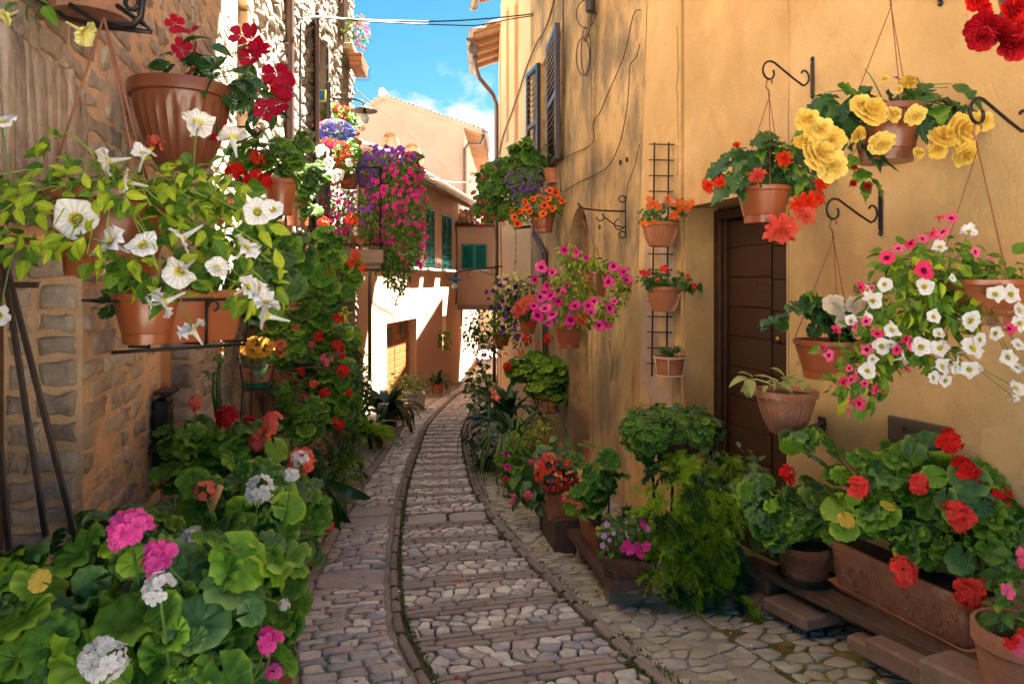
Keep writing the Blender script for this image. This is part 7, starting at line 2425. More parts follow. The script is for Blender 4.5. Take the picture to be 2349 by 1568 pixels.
leaves(g, 'ovate_lo', [(.6, LP), (.4, LG)], [(1165, 1060, 30, 34), (1195, 1090, 44, 30), (1185, 1130, 34, 26), (1215, 1060, 30, 20), (1230, 1100, 30, 40), (1200, 1020, 40, 30)], 6.6, .055, 3.6, 0, noise_=.6)
flowers(g, 'petunia', [F_MAG, THR_D], [(1163, 1070, 18), (1178, 1078, 18), (1160, 1040, 14), (1186, 1095, 16), (1200, 1100, 14), (1192, 1120, 18), (1208, 1083, 14), (1160, 1098, 14)], 6.4, 'flower')
pot(g, 1190, 1090, 1140, 50, 6.8, CLAYD, 'plain')
g = thing('wooden_post', 'short square wooden post of a plant shelf at right lane edge', 'post', Q(1172, 1135, 6.8)); MB().box(Q(1172, 1092, 6.8), (.038, .038, .20), None, 0, .006).build('post', WOOD_G, g)
g = thing('wooden_post', 'second wooden shelf post further down the lane', 'post', Q(1150, 1100, 7.7), None); MB().box(Q(1147, 1060, 7.7), (.038, .038, .18), None, 0, .006).build('post', WOOD_G, g)
g = thing('wooden_shelf', 'low wooden shelf board carrying pots beside the right wall', 'shelf', Q(1190, 1050, 7.2)); MB().beam(Q(1175, 1049, 6.75), Q(1152, 1018, 7.8), .20, .03).build('board', WOOD_G, g)

# tiled step block
g = thing('tiled_block', 'terracotta tiled block with a rounded edge at the foot of the stair', 'tiled block', (.42, 6.2, -.45))
zt = -.115
mb = MB(); mb.box((.44, 6.25, (zt - .02 + -.52) / 2), (.21, .62, (zt + .52 - .02) / 2), None, 0, .01); mb.build('core', mat('ochre_tile_side', [(.50, .25, .10), (.60, .33, .15)], rough=.7, rnd=.3, bump=.3), g)
for i in range(4):
    for j in range(1):
        mb = MB(); mb.box((.44, 5.79 + i * .308, zt), (.205, .150, .012), None, 0, .006); mb.build('tile', mat('terracotta_tile', [(.52, .24, .12), (.62, .32, .17)], rough=.6, rnd=.5, bump=.3), g)
    mb = MB(); mb.tube([(.225, 5.64 + i * .308, zt), (.225, 5.94 + i * .308, zt)], .018, 8); mb.build('edge_tile', CLAY, g, smooth=True)
# dark wooden block
def lane_dir(a, b):
    v = Vector(b) - Vector(a); v.z = 0; return v.normalized()
A2, B2 = Q(1400, 1335, 3.86), Q(1300, 1210, 4.95)
dl = (B2 - A2).normalized(); nl = Vector((dl.y, -dl.x, 0)).normalized(); upv = nl.cross(dl).normalized()
if upv.z < 0: upv = -upv
g = thing('wooden_block', 'dark brown wooden beam block with a pot standing on it', 'wooden block', Q(1278, 1250, 5.2))
cb_ = Q(1262, 1205, 5.25) + nl * .10
mb = MB(); mb.box(cb_, (.13, .30, .125), (nl, dl, upv), 0, .012); mb.build('beam', mat('dark_grey_wood', [(.05, .032, .026), (.10, .065, .05)], rough=.75, scale=6, stretch=(6, 1, 6), rnd=.1, bump=.4), g)
g = thing('plank_bench', 'dark brown plank on wooden feet beside the lane, nearer of two', 'plank', A2 - Vector((0, 0, .2)))
mb = MB(); mb.box((A2 + B2) / 2 + nl * .125 - upv * .028, (.125, (B2 - A2).length / 2, .028), (nl, dl, upv), 0, .005); mb.build('plank', mat('red_brown_plank', [(.055, .028, .024), (.11, .055, .045)], rough=.6, scale=5, stretch=(6, 1, 6), rnd=.1, bump=.4), g)
for t in (.18, .82):
    cc = A2.lerp(B2, t) + nl * .13 - upv * .12
    mb = MB(); mb.box(cc, (.10, .04, .085), (nl, dl, upv), 0, .005); mb.build('foot', WOOD_G, g)
# red begonia pot on the block
g = thing('red_begonia_pot', 'square terracotta pot of dark leaved red begonias on the wooden block', 'potted plant', Q(1276, 1190, 5.1))
box_planter(g, Q(1278, 1128, 5.1), (1, -.15, 0), .085, .085, .19, CLAY, .76)
bl = [(1280, 1090, 44, 34), (1262, 1060, 26, 20)]
leaves(g, 'ovate_lo_w', [(.7, LDARK), (.3, LI)], bl, 5.05, .055, 3.6, 0, noise_=.6)
rflowers(g, 'flat5', F_SCAR, [(1278, 1085, 48, 38)], 5.0, .034, 75, indiv=60)
rflowers(g, 'head_lo', F_CORAL, [(1275, 1055, 34, 14)], 5.0, .05, 8)
g = thing('angel_wing_begonia', 'bluish broad leaved begonia with pink blooms behind the red begonias', 'begonia', Q(1240, 1110, 5.6))
leaves(g, 'ovate_w', [(.5, LB), (.5, LGB)], [(1230, 1060, 34, 26), (1285, 1010, 14, 26), (1215, 1090, 30, 30), (1225, 1130, 34, 30)], 5.5, .13, 1.9, 60)
leaves(g, 'round', LG, [(1210, 1120, 34, 34), (1190, 1090, 24, 24)], 5.6, .07, 2.0, 50)
flowers(g, 'head', F_PINK, [(1212, 1135, 24), (1175, 1150, 20), (1180, 1138, 14), (1218, 1060, 16), (1250, 1045, 22), (1240, 1050, 18)], 5.3, 'flower_head')
pot(g, 1235, 1080, 1120, 50, 5.7, CLAYD, 'plain')
# geranium trough
g = thing('geranium_trough', 'long terracotta trough of dark green geraniums on the plank by the buttress', 'geranium', Q(1340, 1200, 4.5), 'potted geraniums')
tc = (A2.lerp(B2, .60) + nl * .13) + upv * .15
box_planter(g, tc, tuple(dl), .30, .085, .15, CLAY, .82)
bl = [(1345, 1090, 50, 36), (1380, 1110, 50, 50), (1400, 1060, 30, 30), (1340, 1150, 40, 44), (1330, 1040, 30, 26, .3)]
leaves(g, 'round', [(.6, LG), (.4, LGD)], bl, 4.5, .125, 1.6, 130, up=.8, cam_=.5, shell=.3)
stems(g, tc, bl, 4.5, 16, .005)
f_ = to_blob(bl, 4.5, 0)
flowers(g, 'head', F_CORAL, [(1298, 1140, 28), (1315, 1150, 20), (1328, 1160, 22)], 4.3, 'flower_head', stem_to=f_, florets=8)
flowers(g, 'head', F_SCAR, [(1303, 1062, 26), (1345, 1040, 16), (1285, 1020, 14)], 4.4, 'flower_head', stem_to=f_, florets=8)
mb = MB(); mb.tube([Q(1398, 1050, 4.5), Q(1396, 1220, 4.45)], .006, 6); mb.build('support_stick', IRON, g)
# small dark pot
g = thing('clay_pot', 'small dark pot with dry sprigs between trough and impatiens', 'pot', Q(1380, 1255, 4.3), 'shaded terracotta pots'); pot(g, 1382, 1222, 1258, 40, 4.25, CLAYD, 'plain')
leaves(g, 'round_lo', LYEL, [(1385, 1215, 20, 16)], 4.2, .02, 1, 0, n=30)
# impatiens trough
g = thing('impatiens_trough', 'weathered terracotta trough of pale and magenta impatiens beside the plank', 'potted plant', Q(1440, 1340, 4.0))
tc = Q(1446, 1268, 4.0)
box_planter(g, tc, (.80, -.30, 0), .165, .115, .155, CLAYD, .78, scroll=True)
bl = [(1420, 1215, 44, 34), (1450, 1220, 50, 36), (1400, 1250, 26, 20), (1480, 1240, 30, 26)]
leaves(g, 'ovate_w', [(.6, LI), (.4, LGB)], bl, 3.95, .042, 2.4, 160, noise_=.5)
flowers(g, 'flat5', F_MAG, [(1444, 1260, 26), (1466, 1268, 28), (1460, 1250, 24), (1475, 1200, 26), (1438, 1248, 22), (1482, 1252, 28), (1452, 1256, 20), (1430, 1258, 18)], 3.8, 'flower')
flowers(g, 'flat5', F_LILAC, [(1392, 1202, 18), (1386, 1228, 18), (1398, 1238, 12), (1485, 1212, 16), (1382, 1250, 16), (1408, 1222, 12)], 3.8, 'flower')
for x in (1452, 1480):
    g2 = thing('footing_block', 'small wood block under the impatiens trough' if x == 1452 else 'small brick lying beside the foot of the impatiens trough', 'block', Q(x, 1355, 3.9))
    MB().box(Q(x, 1348 if x == 1452 else 1352, 3.92), (.035, .03, .02), None, 0, .004).build('block', CLAYD if x > 1460 else WOOD_G, g2)

# bowl on the iron stand
g = thing('trailing_bowl', 'clay bowl brimming with small round leaves in front of the doorway', 'potted plant', Q(1545, 1060, 4.65))
c = Q(1545, 975, 4.65)
mb = MB(); mb.lathe(c, [(.04, -.27), (.10, -.26), (.11, -.20), (.22, -.13), (.29, -.03), (.30, 0), (.27, 0), (.25, -.03)], 32); mb.build('bowl', CLAYD, g, smooth=True, angle=40)
mb = MB(); mb.lathe(c, [(.26, -.02), (.1, .02), (.001, .03)], 20); mb.build('soil', SOIL, g, smooth=True)
bl = [(1545, 955, 100, 24, 0, .3), (1500, 988, 62, 32, -.27), (1590, 990, 60, 28, -.27), (1448, 985, 24, 40, -.1), (1490, 1015, 40, 24, -.22), (1480, 1035, 18, 24, -.15), (1640, 990, 20, 30, -.1)]
leaves(g, 'round_mid', [(.6, LG), (.4, LGD)], bl, 4.6, .042, 3.4, 240, up=.7, cam_=.5)
leaves(g, 'round_lo', LGD, bl, 4.72, .045, 2.5, 0, part='under_leaf')
rflowers(g, 'star5', F_PURPLE, [(1545, 960, 100, 26), (1600, 990, 50, 20)], 4.5, .026, 16)
g2 = thing('iron_bowl_stand', 'black bowed iron stand carrying the leafy bowl', 'stand', c - Vector((0, 0, 1.0)))
mb = MB(); mb.tube([c + Vector((.335 * math.cos(t), .335 * math.sin(t), .02)) for t in np.linspace(0, 2 * math.pi, 33)], .010, 8); mb.build('ring', IRON, g2, smooth=True)
for k, a in enumerate((R(200), R(320), R(80))):
    e = Vector((math.cos(a), math.sin(a), 0)); mb = MB()
    mb.tube([c + e * .335 + Vector((0, 0, .02)), c + e * .25 - Vector((0, 0, .18)), c + e * .16 - Vector((0, 0, .34)), c + e * .15 - Vector((0, 0, .5)), c + e * .22 - Vector((0, 0, .68)), c + e * .28 - Vector((0, 0, .86))], .011, 8)
    mb.build('leg', IRON, g2, smooth=True)
mb = MB(); mb.tube([c + Vector((.12 * math.cos(t), .12 * math.sin(t), -.29)) for t in np.linspace(0, 2 * math.pi, 20)], .007, 6)
mb.tube([c + Vector((-.26, -.05, -.58)), c + Vector((-.15, -.05, -.50)), c + Vector((-.12, -.05, -.36)), c + Vector((0, -.05, -.30))], .006, 6); mb.build('cradle', IRON, g2, smooth=True)

# trellis with three pots
g = thing('wall_trellis', 'narrow black iron trellis fixed to the buttress', 'trellis', hit(WB, 1524, 860, .02))
off = .035
def tb(x, y): return hit(WB, x, y, off)
t0, t1 = tb(1509, 327), tb(1503, 862)
t2, t3 = tb(1542, 327), tb(1537, 862)
for a, b in ((t0, t1), (t2, t3)):
    MB().tube([a, b], .0075, 6).build('upright', IRON, g)
y = 331
while y < 862:
    sh_ = (y - 327) * -.011
    MB().tube([tb(1498 + sh_, y), tb(1553 + sh_, y + 1)], .0062, 6).build('rung', IRON, g)
    y += 35.8
g = thing('trellis_pot', 'topmost ribbed trellis pot with orange impatiens', 'potted plant', Q(1516, 565, 5.45), 'pots hung on the trellis')
pot(g, 1515, 510, 565, 84, 5.45, CLAY, 'rib', wb=.62)
bl = [(1520, 492, 54, 22), (1490, 500, 24, 14), (1545, 480, 24, 20)]
leaves(g, 'ovate_w', [(.6, LI), (.4, LG)], bl, 5.4, .055, 2.5, 120, noise_=.5)
flowers(g, 'flat5', F_ORANGE, [(1490, 457, 22), (1487, 472, 20), (1497, 470, 18), (1505, 466, 16), (1512, 475, 18), (1538, 452, 24), (1530, 462, 24), (1546, 470, 22), (1555, 460, 20), (1566, 462, 22), (1582, 470, 22), (1575, 478, 18), (1548, 492, 24), (1540, 495, 16), (1478, 512, 24), (1500, 508, 18), (1560, 475, 20), (1588, 462, 18)], 5.25, 'flower')
g = thing('trellis_pot', 'middle ribbed trellis pot with a few red impatiens', 'potted plant', Q(1524, 713, 5.45), 'pots hung on the trellis')
pot(g, 1523, 657, 713, 80, 5.45, CLAY, 'rib', wb=.62)
bl = [(1525, 640, 56, 20), (1575, 650, 30, 16), (1500, 645, 24, 14)]
leaves(g, 'ovate_w', [(.7, LI), (.3, LGD)], bl, 5.4, .050, 2.8, 110, noise_=.5)
flowers(g, 'flat5', F_RED, [(1474, 625, 18), (1486, 625, 18), (1524, 616, 20), (1508, 643, 10), (1578, 633, 13), (1593, 655, 14), (1480, 630, 14)], 5.25, 'flower')
g = thing('trellis_pot', 'lowest trellis pot with green succulents in a white wire ring', 'potted plant', Q(1537, 861, 5.4), 'pots hung on the trellis')
c, r, h = pot(g, 1537, 815, 859, 68, 5.4, CLAY, 'plain', wb=.80)
pos, nr, tp = [], [], []
for (x, y, s_) in ((1522, 806, 1.0), (1552, 804, .8), (1537, 812, .7)):
    cc = Q(x, y + 6, 5.38)
    for i in range(30):
        t = i / 30; a = i * 2.4; el = 1.45 - 1.25 * t
        d = Vector((math.cos(a) * math.cos(el), math.sin(a) * math.cos(el), math.sin(el)))
        pos.append(list(cc)); tp.append(list(d)); nr.append([-math.cos(a) * math.sin(el), -math.sin(a) * math.sin(el), math.cos(el)])
place(g, 'rosette_leaf', 'lance', LSUC, np.array(pos), np.array(nr), np.array(tp), np.full(len(pos), .075), 60)
mb = MB()
for zz, k in ((-.01, 1.12), (-.15, .95)):
    mb.tube([c + Vector((r * k * math.cos(t), r * k * math.sin(t), zz)) for t in np.linspace(0, 2 * math.pi, 25)], .0045, 6)
for a in (3.4, 4.4, 5.6, 6.2):
    mb.tube([c + Vector((r * 1.12 * math.cos(a), r * 1.12 * math.sin(a), -.01)), c + Vector((r * .95 * math.cos(a), r * .95 * math.sin(a), -.15))], .004, 6)
mb.build('wire_ring', mat('rusty_white_wire', [(.62, .55, .48), (.7, .66, .6)], rough=.6), g, smooth=True)

# =================================================================== RIGHT WALL BASKETS AND BRACKETS
def plate_at(dx, dy):
    return hit(W0, dx, dy, .004)
hk1 = s_bracket('leftmost scrolled iron bracket, above the door, holding red begonias', plate_at(1866, 178), OUTN, L_=.36, group='scrolled iron wall brackets')
hk2 = s_bracket('lowest scrolled iron bracket, holding the white begonia basket', plate_at(2023, 487), OUTN, L_=.37, group='scrolled iron wall brackets')
hk3 = s_bracket('rightmost scrolled iron bracket, at the picture edge above the petunias', plate_at(2372, 275), OUTN, L_=.39, th=.007, group='scrolled iron wall brackets')
hk4 = s_bracket('scrolled iron bracket at the top edge, holding yellow begonias', plate_at(2160, -30), OUTN, L_=.37, plate_h=.19, group='scrolled iron wall brackets')

def under(hk, dy_top, dy_bot, w, m=PL_T, dx=None):
    x, y = proj(hk)
    return (dx or x, dy_top, dy_bot, w, hk.y)
g, c = basket('basket of red pointed begonias hung in front of the door head', None, under(hk1, 430, 512, 122, dx=1752), hookpt=hk1)
Y = hk1.y
bl = [(1720, 355, 60, 40), (1790, 350, 60, 45), (1760, 400, 100, 34), (1690, 400, 44, 30), (1840, 400, 40, 40), (1760, 330, 40, 26), (1850, 440, 24, 24)]
leaves(g, 'begonia', [(.75, LB), (.25, LG)], bl, Y - .04, .115, 3.0, 200, up=.6, cam_=.5, droop=.9, shell=.3)
stems(g, c, bl, Y, 18, .004, STEMB, inner=.95)
flowers(g, 'double_p', F_CORAL, [(1735, 398, 44), (1790, 520, 84, -.1), (1850, 495, 54), (1838, 490, 40)], Y - .18, 'flower', up=-.35, cam_=.8)
flowers(g, 'double_p', F_SCAR, [(1650, 415, 32), (1618, 430, 44), (1798, 365, 46), (1855, 462, 50), (1885, 420, 36), (1880, 425, 34), (1875, 455, 40), (1835, 470, 44), (1690, 330, 20)], Y - .15, 'flower', up=-.3, cam_=.8)

g, c = basket('large basket of yellow double begonias high on the wall', None, (2033, 250, 372, 158, hk4.y), hookpt=hk4, pm=PL_B)
Y = hk4.y
bl = [(1930, 245, 70, 44), (2030, 190, 70, 50), (2130, 240, 60, 40), (1900, 290, 50, 40), (2150, 210, 60, 26), (1990, 240, 60, 40), (2200, 250, 40, 30), (1960, 340, 34, 40), (2100, 280, 40, 40)]
leaves(g, 'begonia', [(.85, LB), (.15, LG)], bl, Y - .04, .125, 2.5, 200, up=.6, cam_=.5, droop=.9, shell=.3)
stems(g, c, bl, Y, 20, .004, STEM, inner=.95)
ylw = [(1995, 262, 94), (1972, 240, 50), (2098, 262, 56), (2086, 182, 44), (1965, 305, 44), (2020, 325, 66), (2042, 320, 30), (1875, 300, 74), (1850, 275, 60), (1870, 360, 86), (1905, 320, 64), (1840, 330, 54), (1905, 380, 70), (1860, 340, 60), (2060, 205, 24), (2160, 320, 70), (2195, 300, 86), (2210, 350, 70), (2250, 280, 50), (2150, 345, 44), (2030, 180, 22), (2105, 352, 30), (2045, 265, 50)]
flowers(g, 'double', F_YELLOW, ylw, Y - .20, 'flower', up=-.1, cam_=1.0, rnd=.4)
flowers(g, 'double_p', F_DRED, [(1957, 420, 22), (1990, 428, 20), (1920, 395, 18), (1960, 385, 18)], Y - .1, 'wilted_flower')
leaves(g, 'begonia', LG, [(1990, 400, 14, 20)], Y - .05, .10, 1, 3, part='low_leaf', n=3, droop=2)

g, c = basket('basket of white double begonias with broad dark leaves, right of the door', None, under(hk2, 778, 866, 150, dx=1900), hookpt=hk2)
Y = hk2.y
bl = [(1850, 720, 70, 30), (1880, 745, 60, 30), (1930, 730, 40, 34), (1800, 735, 34, 24), (1870, 690, 30, 16)]
leaves(g, 'round', [(.8, LB), (.2, LG)], bl, Y - .02, .135, 1.6, 90, up=.7, cam_=.5, shell=.35)
flowers(g, 'double', F_CREAM, [(1912, 700, 50), (1956, 698, 44), (1930, 735, 36)], Y - .26, 'flower', up=.1, cam_=1.3, rnd=.2)

g, c = basket('large basket of white and pink petunias cascading across the right wall', None, (2255, 640, 742, 190, hk3.y), hookpt=hk3)
Y = hk3.y
bl = [(2110, 640, 110, 50), (2240, 640, 90, 40), (2060, 700, 90, 60), (2150, 720, 100, 60), (2020, 780, 80, 60), (2120, 800, 90, 44), (1990, 850, 50, 50), (2180, 600, 60, 60), (2070, 590, 60, 40), (2230, 700, 70, 40), (2320, 620, 34, 44), (1970, 905, 34, 34)]
leaves(g, 'ovate', [(.75, LP), (.25, LIME)], bl, Y - .06, .055, 1.9, 300, part='leaf', up=.5, cam_=.6, noise_=.6, shell=.3)
leaves(g, 'ovate_w', LP, bl, Y + .05, .055, 1.0, 0, part='under_leaf', noise_=.5, shell=.2)
stems(g, c, bl, Y, 30, .003, inner=1.0)
K = .9128  # crop to picture
def c8(l):  # the coordinates below were read in an enlargement of the right wall
    return [((3000 + x / 1.5684) * .57349, (700 + y / 1.5684) * .57349, s_ / 1.5684 * .57349) + tuple(r_) for x, y, s_, *r_ in l]
wf = c8([(1375, 345, 110), (1195, 445, 90), (848, 685, 110), (770, 780, 110), (735, 720, 70), (1100, 695, 120), (1545, 745, 125), (1645, 745, 125), (1160, 885, 110), (1395, 915, 150), (895, 965, 110), (830, 1070, 125), (890, 1060, 70), (1075, 1075, 120), (1190, 1080, 130), (1410, 1080, 140), (1450, 1030, 90), (740, 1225, 110), (770, 1150, 80), (970, 1145, 90), (1220, 1200, 120), (1300, 1195, 125), (1380, 1220, 110), (1160, 1270, 90), (1230, 1290, 90), (1435, 1210, 60), (1190, 990, 70), (1700, 840, 100), (1700, 930, 100), (1545, 995, 90), (1690, 1060, 90), (1625, 1140, 100), (1680, 1200, 90), (1680, 1330, 110), (1665, 1395, 50), (1275, 640, 60), (640, 910, 80), (735, 890, 80)])
flowers(g, 'petunia', [F_WHITE, THR_Y], wf, Y - .22, 'flower', up=.2, cam_=1.0, stem_to=to_blob(bl, Y - .05, 0), rnd=.3)
pf = c8([(1265, 265, 85), (1190, 262, 50), (1215, 360, 90), (1150, 365, 80), (1085, 395, 80), (1010, 430, 80), (930, 455, 70), (860, 515, 90), (1420, 480, 85), (1100, 595, 120), (1520, 520, 40), (700, 700, 80), (770, 705, 50), (545, 965, 80), (665, 950, 80), (460, 1080, 85), (500, 1130, 80), (800, 990, 80), (730, 1095, 80), (925, 1095, 80), (1005, 1050, 100), (985, 1030, 60), (625, 1210, 50), (590, 1300, 80), (640, 1285, 80), (780, 1345, 90), (720, 1305, 60), (690, 1430, 90), (615, 1460, 60), (670, 1260, 60), (980, 1205, 60), (1635, 960, 80), (730, 915, 60), (640, 1420, 60)])
flowers(g, 'petunia_star', [F_PINK, THR_D], pf[::2], Y - .24, 'flower', up=.2, cam_=.8, rnd=.5)
flowers(g, 'petunia', [petal('raspberry_petal', (.75, .02, .12), (.85, .06, .2)), THR_D], pf[1::2], Y - .24, 'flower', up=.2, cam_=.8, rnd=.5)
leaves(g, 'ovate', LP, [(1925, 800, 60, 20), (1935, 870, 50, 40)], Y - .1, .045, 1.2, 40, noise_=.6, part='tip_leaf')

g = thing('hanging_basket', 'crimson double begonias cut off by the top right picture corner', 'hanging basket', Q(2340, -60, 2.3), 'hanging baskets')
c, r, h = pot(g, 2370, -60, 70, 150, 2.4, PL_B, 'hang')
cords(g, Q(2372, -420, 2.4), c, r * .97)
flowers(g, 'double', F_DRED, [(2262, 55, 100), (2290, 95, 90), (2330, 105, 80), (2345, 70, 70), (2310, 30, 60), (2250, 90, 60)], 2.2, 'flower', up=-.2)
flowers(g, 'double', F_RED, [(2240, -5, 60), (2330, 20, 70), (2255, 20, 40), (2320, 60, 60)], 2.2, 'flower', up=-.3)
leaves(g, 'begonia', LB, [(2290, 20, 60, 30), (2340, 40, 30, 30)], 2.3, .08, 1.4, 24)

# wall pot of sage
g = thing('sage_wall_pot', 'weathered ribbed half pot of furry pale green sage before the door', 'planter', Q(1803, 992, 3.85))
pot(g, 1803, 893, 992, 136, 3.85, CLAYW, 'rib', wb=.52)
bl = [(1745, 860, 50, 20), (1720, 870, 34, 16), (1770, 880, 34, 16), (1830, 850, 16, 18), (1850, 870, 14, 12)]
leaves(g, 'ovate', LSAGE, bl, 3.8, .085, 1.4, 60, up=.8, noise_=.5, shell=.2)
stems(g, Q(1790, 892, 3.82), bl, 3.8, 12, .005, LSAGE)
g2 = thing('wall_shelf_iron', 'rusty iron bracket under the weathered half pot', 'bracket', Q(1875, 975, 3.95))
mb = MB(); mb.beam(Q(1830, 990, 3.9), hit(W0, 1890, 970, 0), .05, .012); mb.beam(hit(W0, 1888, 955, .01), hit(W0, 1888, 985, .01), .05, .008, OUTN); mb.build('iron', IRON_R, g2)

# =================================================================== RIGHT FOREGROUND
PA, PB = Q(1745, 1306, 3.97), Q(2349, 1590, 2.62)
pd = (PB - PA); pd.z = 0; pd.normalize()
pn = Vector((-pd.y, pd.x, 0)).normalized()          # towards the wall
if pn.x < 0: pn = -pn
pslope = (PB - PA).normalized(); pup = pn.cross(pslope).normalized()
if pup.z < 0: pup = -pup
g = thing('plank_bench', 'long dark plank carrying the big geranium planters along the right wall', 'plank', PA.lerp(PB, .5) - Vector((0, 0, .2)))
PE = PA + (PB - PA) * 1.7
woodp = mat('old_brown_plank', [(.06, .035, .025), (.13, .08, .055)], rough=.75, scale=6, stretch=(5, 1, 5), rnd=.25, bump=.6)
mb = MB(); mb.box(PA.lerp(PE, .5) + pn * .085 - pup * .022, (.085, (PE - PA).length / 2, .022), (pn, pslope, pup), 0, .004); mb.build('plank', woodp, g)
mb = MB(); mb.box(PA.lerp(PE, .5) + pn * .265 - pup * .020, (.088, (PE - PA).length / 2, .022), (pn, pslope, pup), 0, .004); mb.build('plank', woodp, g)
def block(label, dx, dy, Y, hx, hy, hz, m=CLAYD, yaw=None, name='stone_block', grp='stone blocks under the plank'):
    c = Q(dx, dy, Y)
    o = thing(name, label, 'stone block', c - Vector((0, 0, hz)), grp)
    MB().box(c, (hx, hy, hz), (pn, pslope, pup) if yaw is None else None, 0, .012).build('block', m, o)
STB = mat('block_brown_stone', [(.16, .10, .075), (.28, .19, .14)], rough=.85, scale=10, rnd=.4, bump=.8, bscale=50)
block('stone block with a pale face under the far plank end', 1840, 1398, 3.72, .13, .16, .035, STB)
block('flat stone at the lane side of the far plank end', 1735, 1372, 4.0, .10, .14, .04, STB)
block('dark box under the asparagus fern behind the stones', 1745, 1335, 4.15, .12, .2, .09, mat('old_brown_plank', []))
block('long stone block under the middle of the big planter', 2090, 1515, 3.06, .09, .17, .05, STB)
block('small stone wedge at the far side of the long block', 2000, 1482, 3.28, .07, .09, .035, STB)
block('nearest stone block under the plank at the bottom edge', 2230, 1570, 2.74, .10, .16, .06, STB)

g = thing('round_pot_geranium', 'round brown pot of pale veined geranium leaves on a black saucer', 'geranium', Q(1845, 1335, 3.78), 'potted geraniums')
pot(g, 1845, 1244, 1322, 118, 3.78, CLAYD, 'plain', wb=.82, saucer=BLACKP)
bl = [(1770, 1170, 80, 50), (1830, 1190, 80, 44), (1740, 1120, 60, 40, .1), (1890, 1180, 50, 50), (1800, 1235, 70, 26), (1870, 1130, 50, 40, .1)]
leaves(g, 'round', [(.45, LGB), (.35, LGF), (.2, LG)], bl, 3.7, .094, 1.7, 230, up=.8, cam_=.5, shell=.3, noise_=.55)
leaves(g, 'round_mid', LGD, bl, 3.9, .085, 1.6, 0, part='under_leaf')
stems(g, Q(1845, 1240, 3.78), bl, 3.75, 22, .005)
f_ = to_blob(bl, 3.8, 0)
flowers(g, 'head', F_RED, [(1806, 1083, 44), (1814, 1100, 30)], 3.6, 'flower_head', stem_to=f_, florets=14)
g = thing('grey_leaved_herb', 'soft grey green herb growing between the fern and the door', 'herb', Q(1710, 1180, 4.3))
leaves(g, 'ovate', LSAGE2, [(1690, 1080, 70, 50), (1620, 1060, 40, 34), (1660, 1130, 60, 34)], 4.3, .065, 2.6, 150, noise_=.5, up=.9)
leaves(g, 'frond', LASP, [(1640, 1050, 60, 50)], 4.3, .22, 1.4, 0, part='frond')

g = thing('asparagus_fern', 'big bright asparagus fern spilling down in front of the doorway', 'fern', Q(1590, 1390, 4.0), 'asparagus ferns')
bl = [(1560, 1120, 70, 44), (1640, 1130, 60, 50), (1570, 1200, 80, 60), (1630, 1240, 60, 80), (1560, 1290, 44, 60), (1640, 1330, 36, 56), (1600, 1050, 60, 34, .3), (1530, 1180, 40, 60)]
leaves(g, 'frond', [(.8, LASP), (.2, LASPD)], bl, 3.95, .20, 6.5, 0, part='frond', up=.5, outw=.6, cam_=.4, droop=1.4, shell=.25, noise_=.4)
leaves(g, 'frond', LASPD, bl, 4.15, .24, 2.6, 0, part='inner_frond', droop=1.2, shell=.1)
pot(g, 1600, 1200, 1290, 130, 4.25, CLAYD, 'plain')
mb = MB()
for x in (1560, 1600, 1640):
    mb.tube([Q(x, 1280, 4.2), Q(x - 4, 1395, 4.12)], .006, 6)
mb.tube([Q(1560, 1300, 4.2), Q(1600, 1340, 4.2), Q(1640, 1380, 4.15)], .004, 5); mb.build('iron_stand', IRON, g)

g = thing('big_planter_geranium', 'big weathered trough with moulded leaves and scarlet geraniums, right foreground', 'geranium', Q(2070, 1490, 3.2), 'potted geraniums')
pa, pb = Q(1915, 1345, 3.66), Q(2215, 1483, 2.98)
dl3 = pb - pa; ln3 = dl3.length; dl3.normalize()
zh = .235
nb3 = Vector((-dl3.y, dl3.x, 0)).normalized()
if nb3.x < 0: nb3 = -nb3
tc = pa.lerp(pb, .5) + nb3 * .13 + Vector((0, 0, zh))
dh = Vector((dl3.x, dl3.y, 0)).normalized()
box_planter(g, tc, tuple(dh), ln3 / 2 + .05, .155, zh, CLAYW, .86, scroll=True, saucer=mat('pale_terracotta', [(.48, .20, .10), (.56, .27, .15)], rough=.75, scale=9, bump=.3, stain=[((.6, .48, .38), 8, (1, 1, 1), .56, .74, .5)]))
bl = [(1990, 1070, 100, 60), (2090, 1060, 100, 50), (2020, 1150, 110, 70), (2140, 1170, 100, 80), (2230, 1140, 90, 90, -.2), (2120, 1250, 110, 50, -.1), (2240, 1260, 90, 60, -.25), (1960, 1180, 60, 50),  (1845, 1010, 56, 30, .15), (2300, 1210, 60, 70, -.3)]
leaves(g, 'round', [(.45, LG), (.25, LGB), (.3, LGF)], bl, 3.25, .108, 1.7, 290, up=.75, cam_=.55, shell=.3, noise_=.55)
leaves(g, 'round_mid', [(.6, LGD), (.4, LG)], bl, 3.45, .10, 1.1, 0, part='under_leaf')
stems(g, tc, bl, 3.3, 34, .006)
f_ = to_blob(bl, 3.25, 0)
flowers(g, 'head', F_RED, [(2178, 1012, 62), (2212, 1068, 70), (2242, 1085, 40), (2290, 1130, 74), (2285, 1230, 50), (2245, 1095, 36)], 2.98, 'flower_head', stem_to=f_, sr=.003, florets=18)
flowers(g, 'head', petal('warm_red_petal', (.85, .035, .030), (.95, .10, .08)), [(1972, 1115, 62), (2112, 1108, 62), (2206, 1180, 84), (2076, 1308, 72), (2228, 1362, 80), (2210, 1345, 50), (2262, 1325, 20)], 2.92, 'flower_head', stem_to=f_, sr=.003, florets=20)
leaves(g, 'round', LYEL, [(2045, 1165, 10, 10), (1940, 1190, 12, 12)], 3.0, .06, 1, 2, part='yellow_leaf', n=1)
g = thing('impatiens_pot', 'weathered pot of pink impatiens cut off at the bottom right corner', 'potted plant', Q(2330, 1600, 2.6))
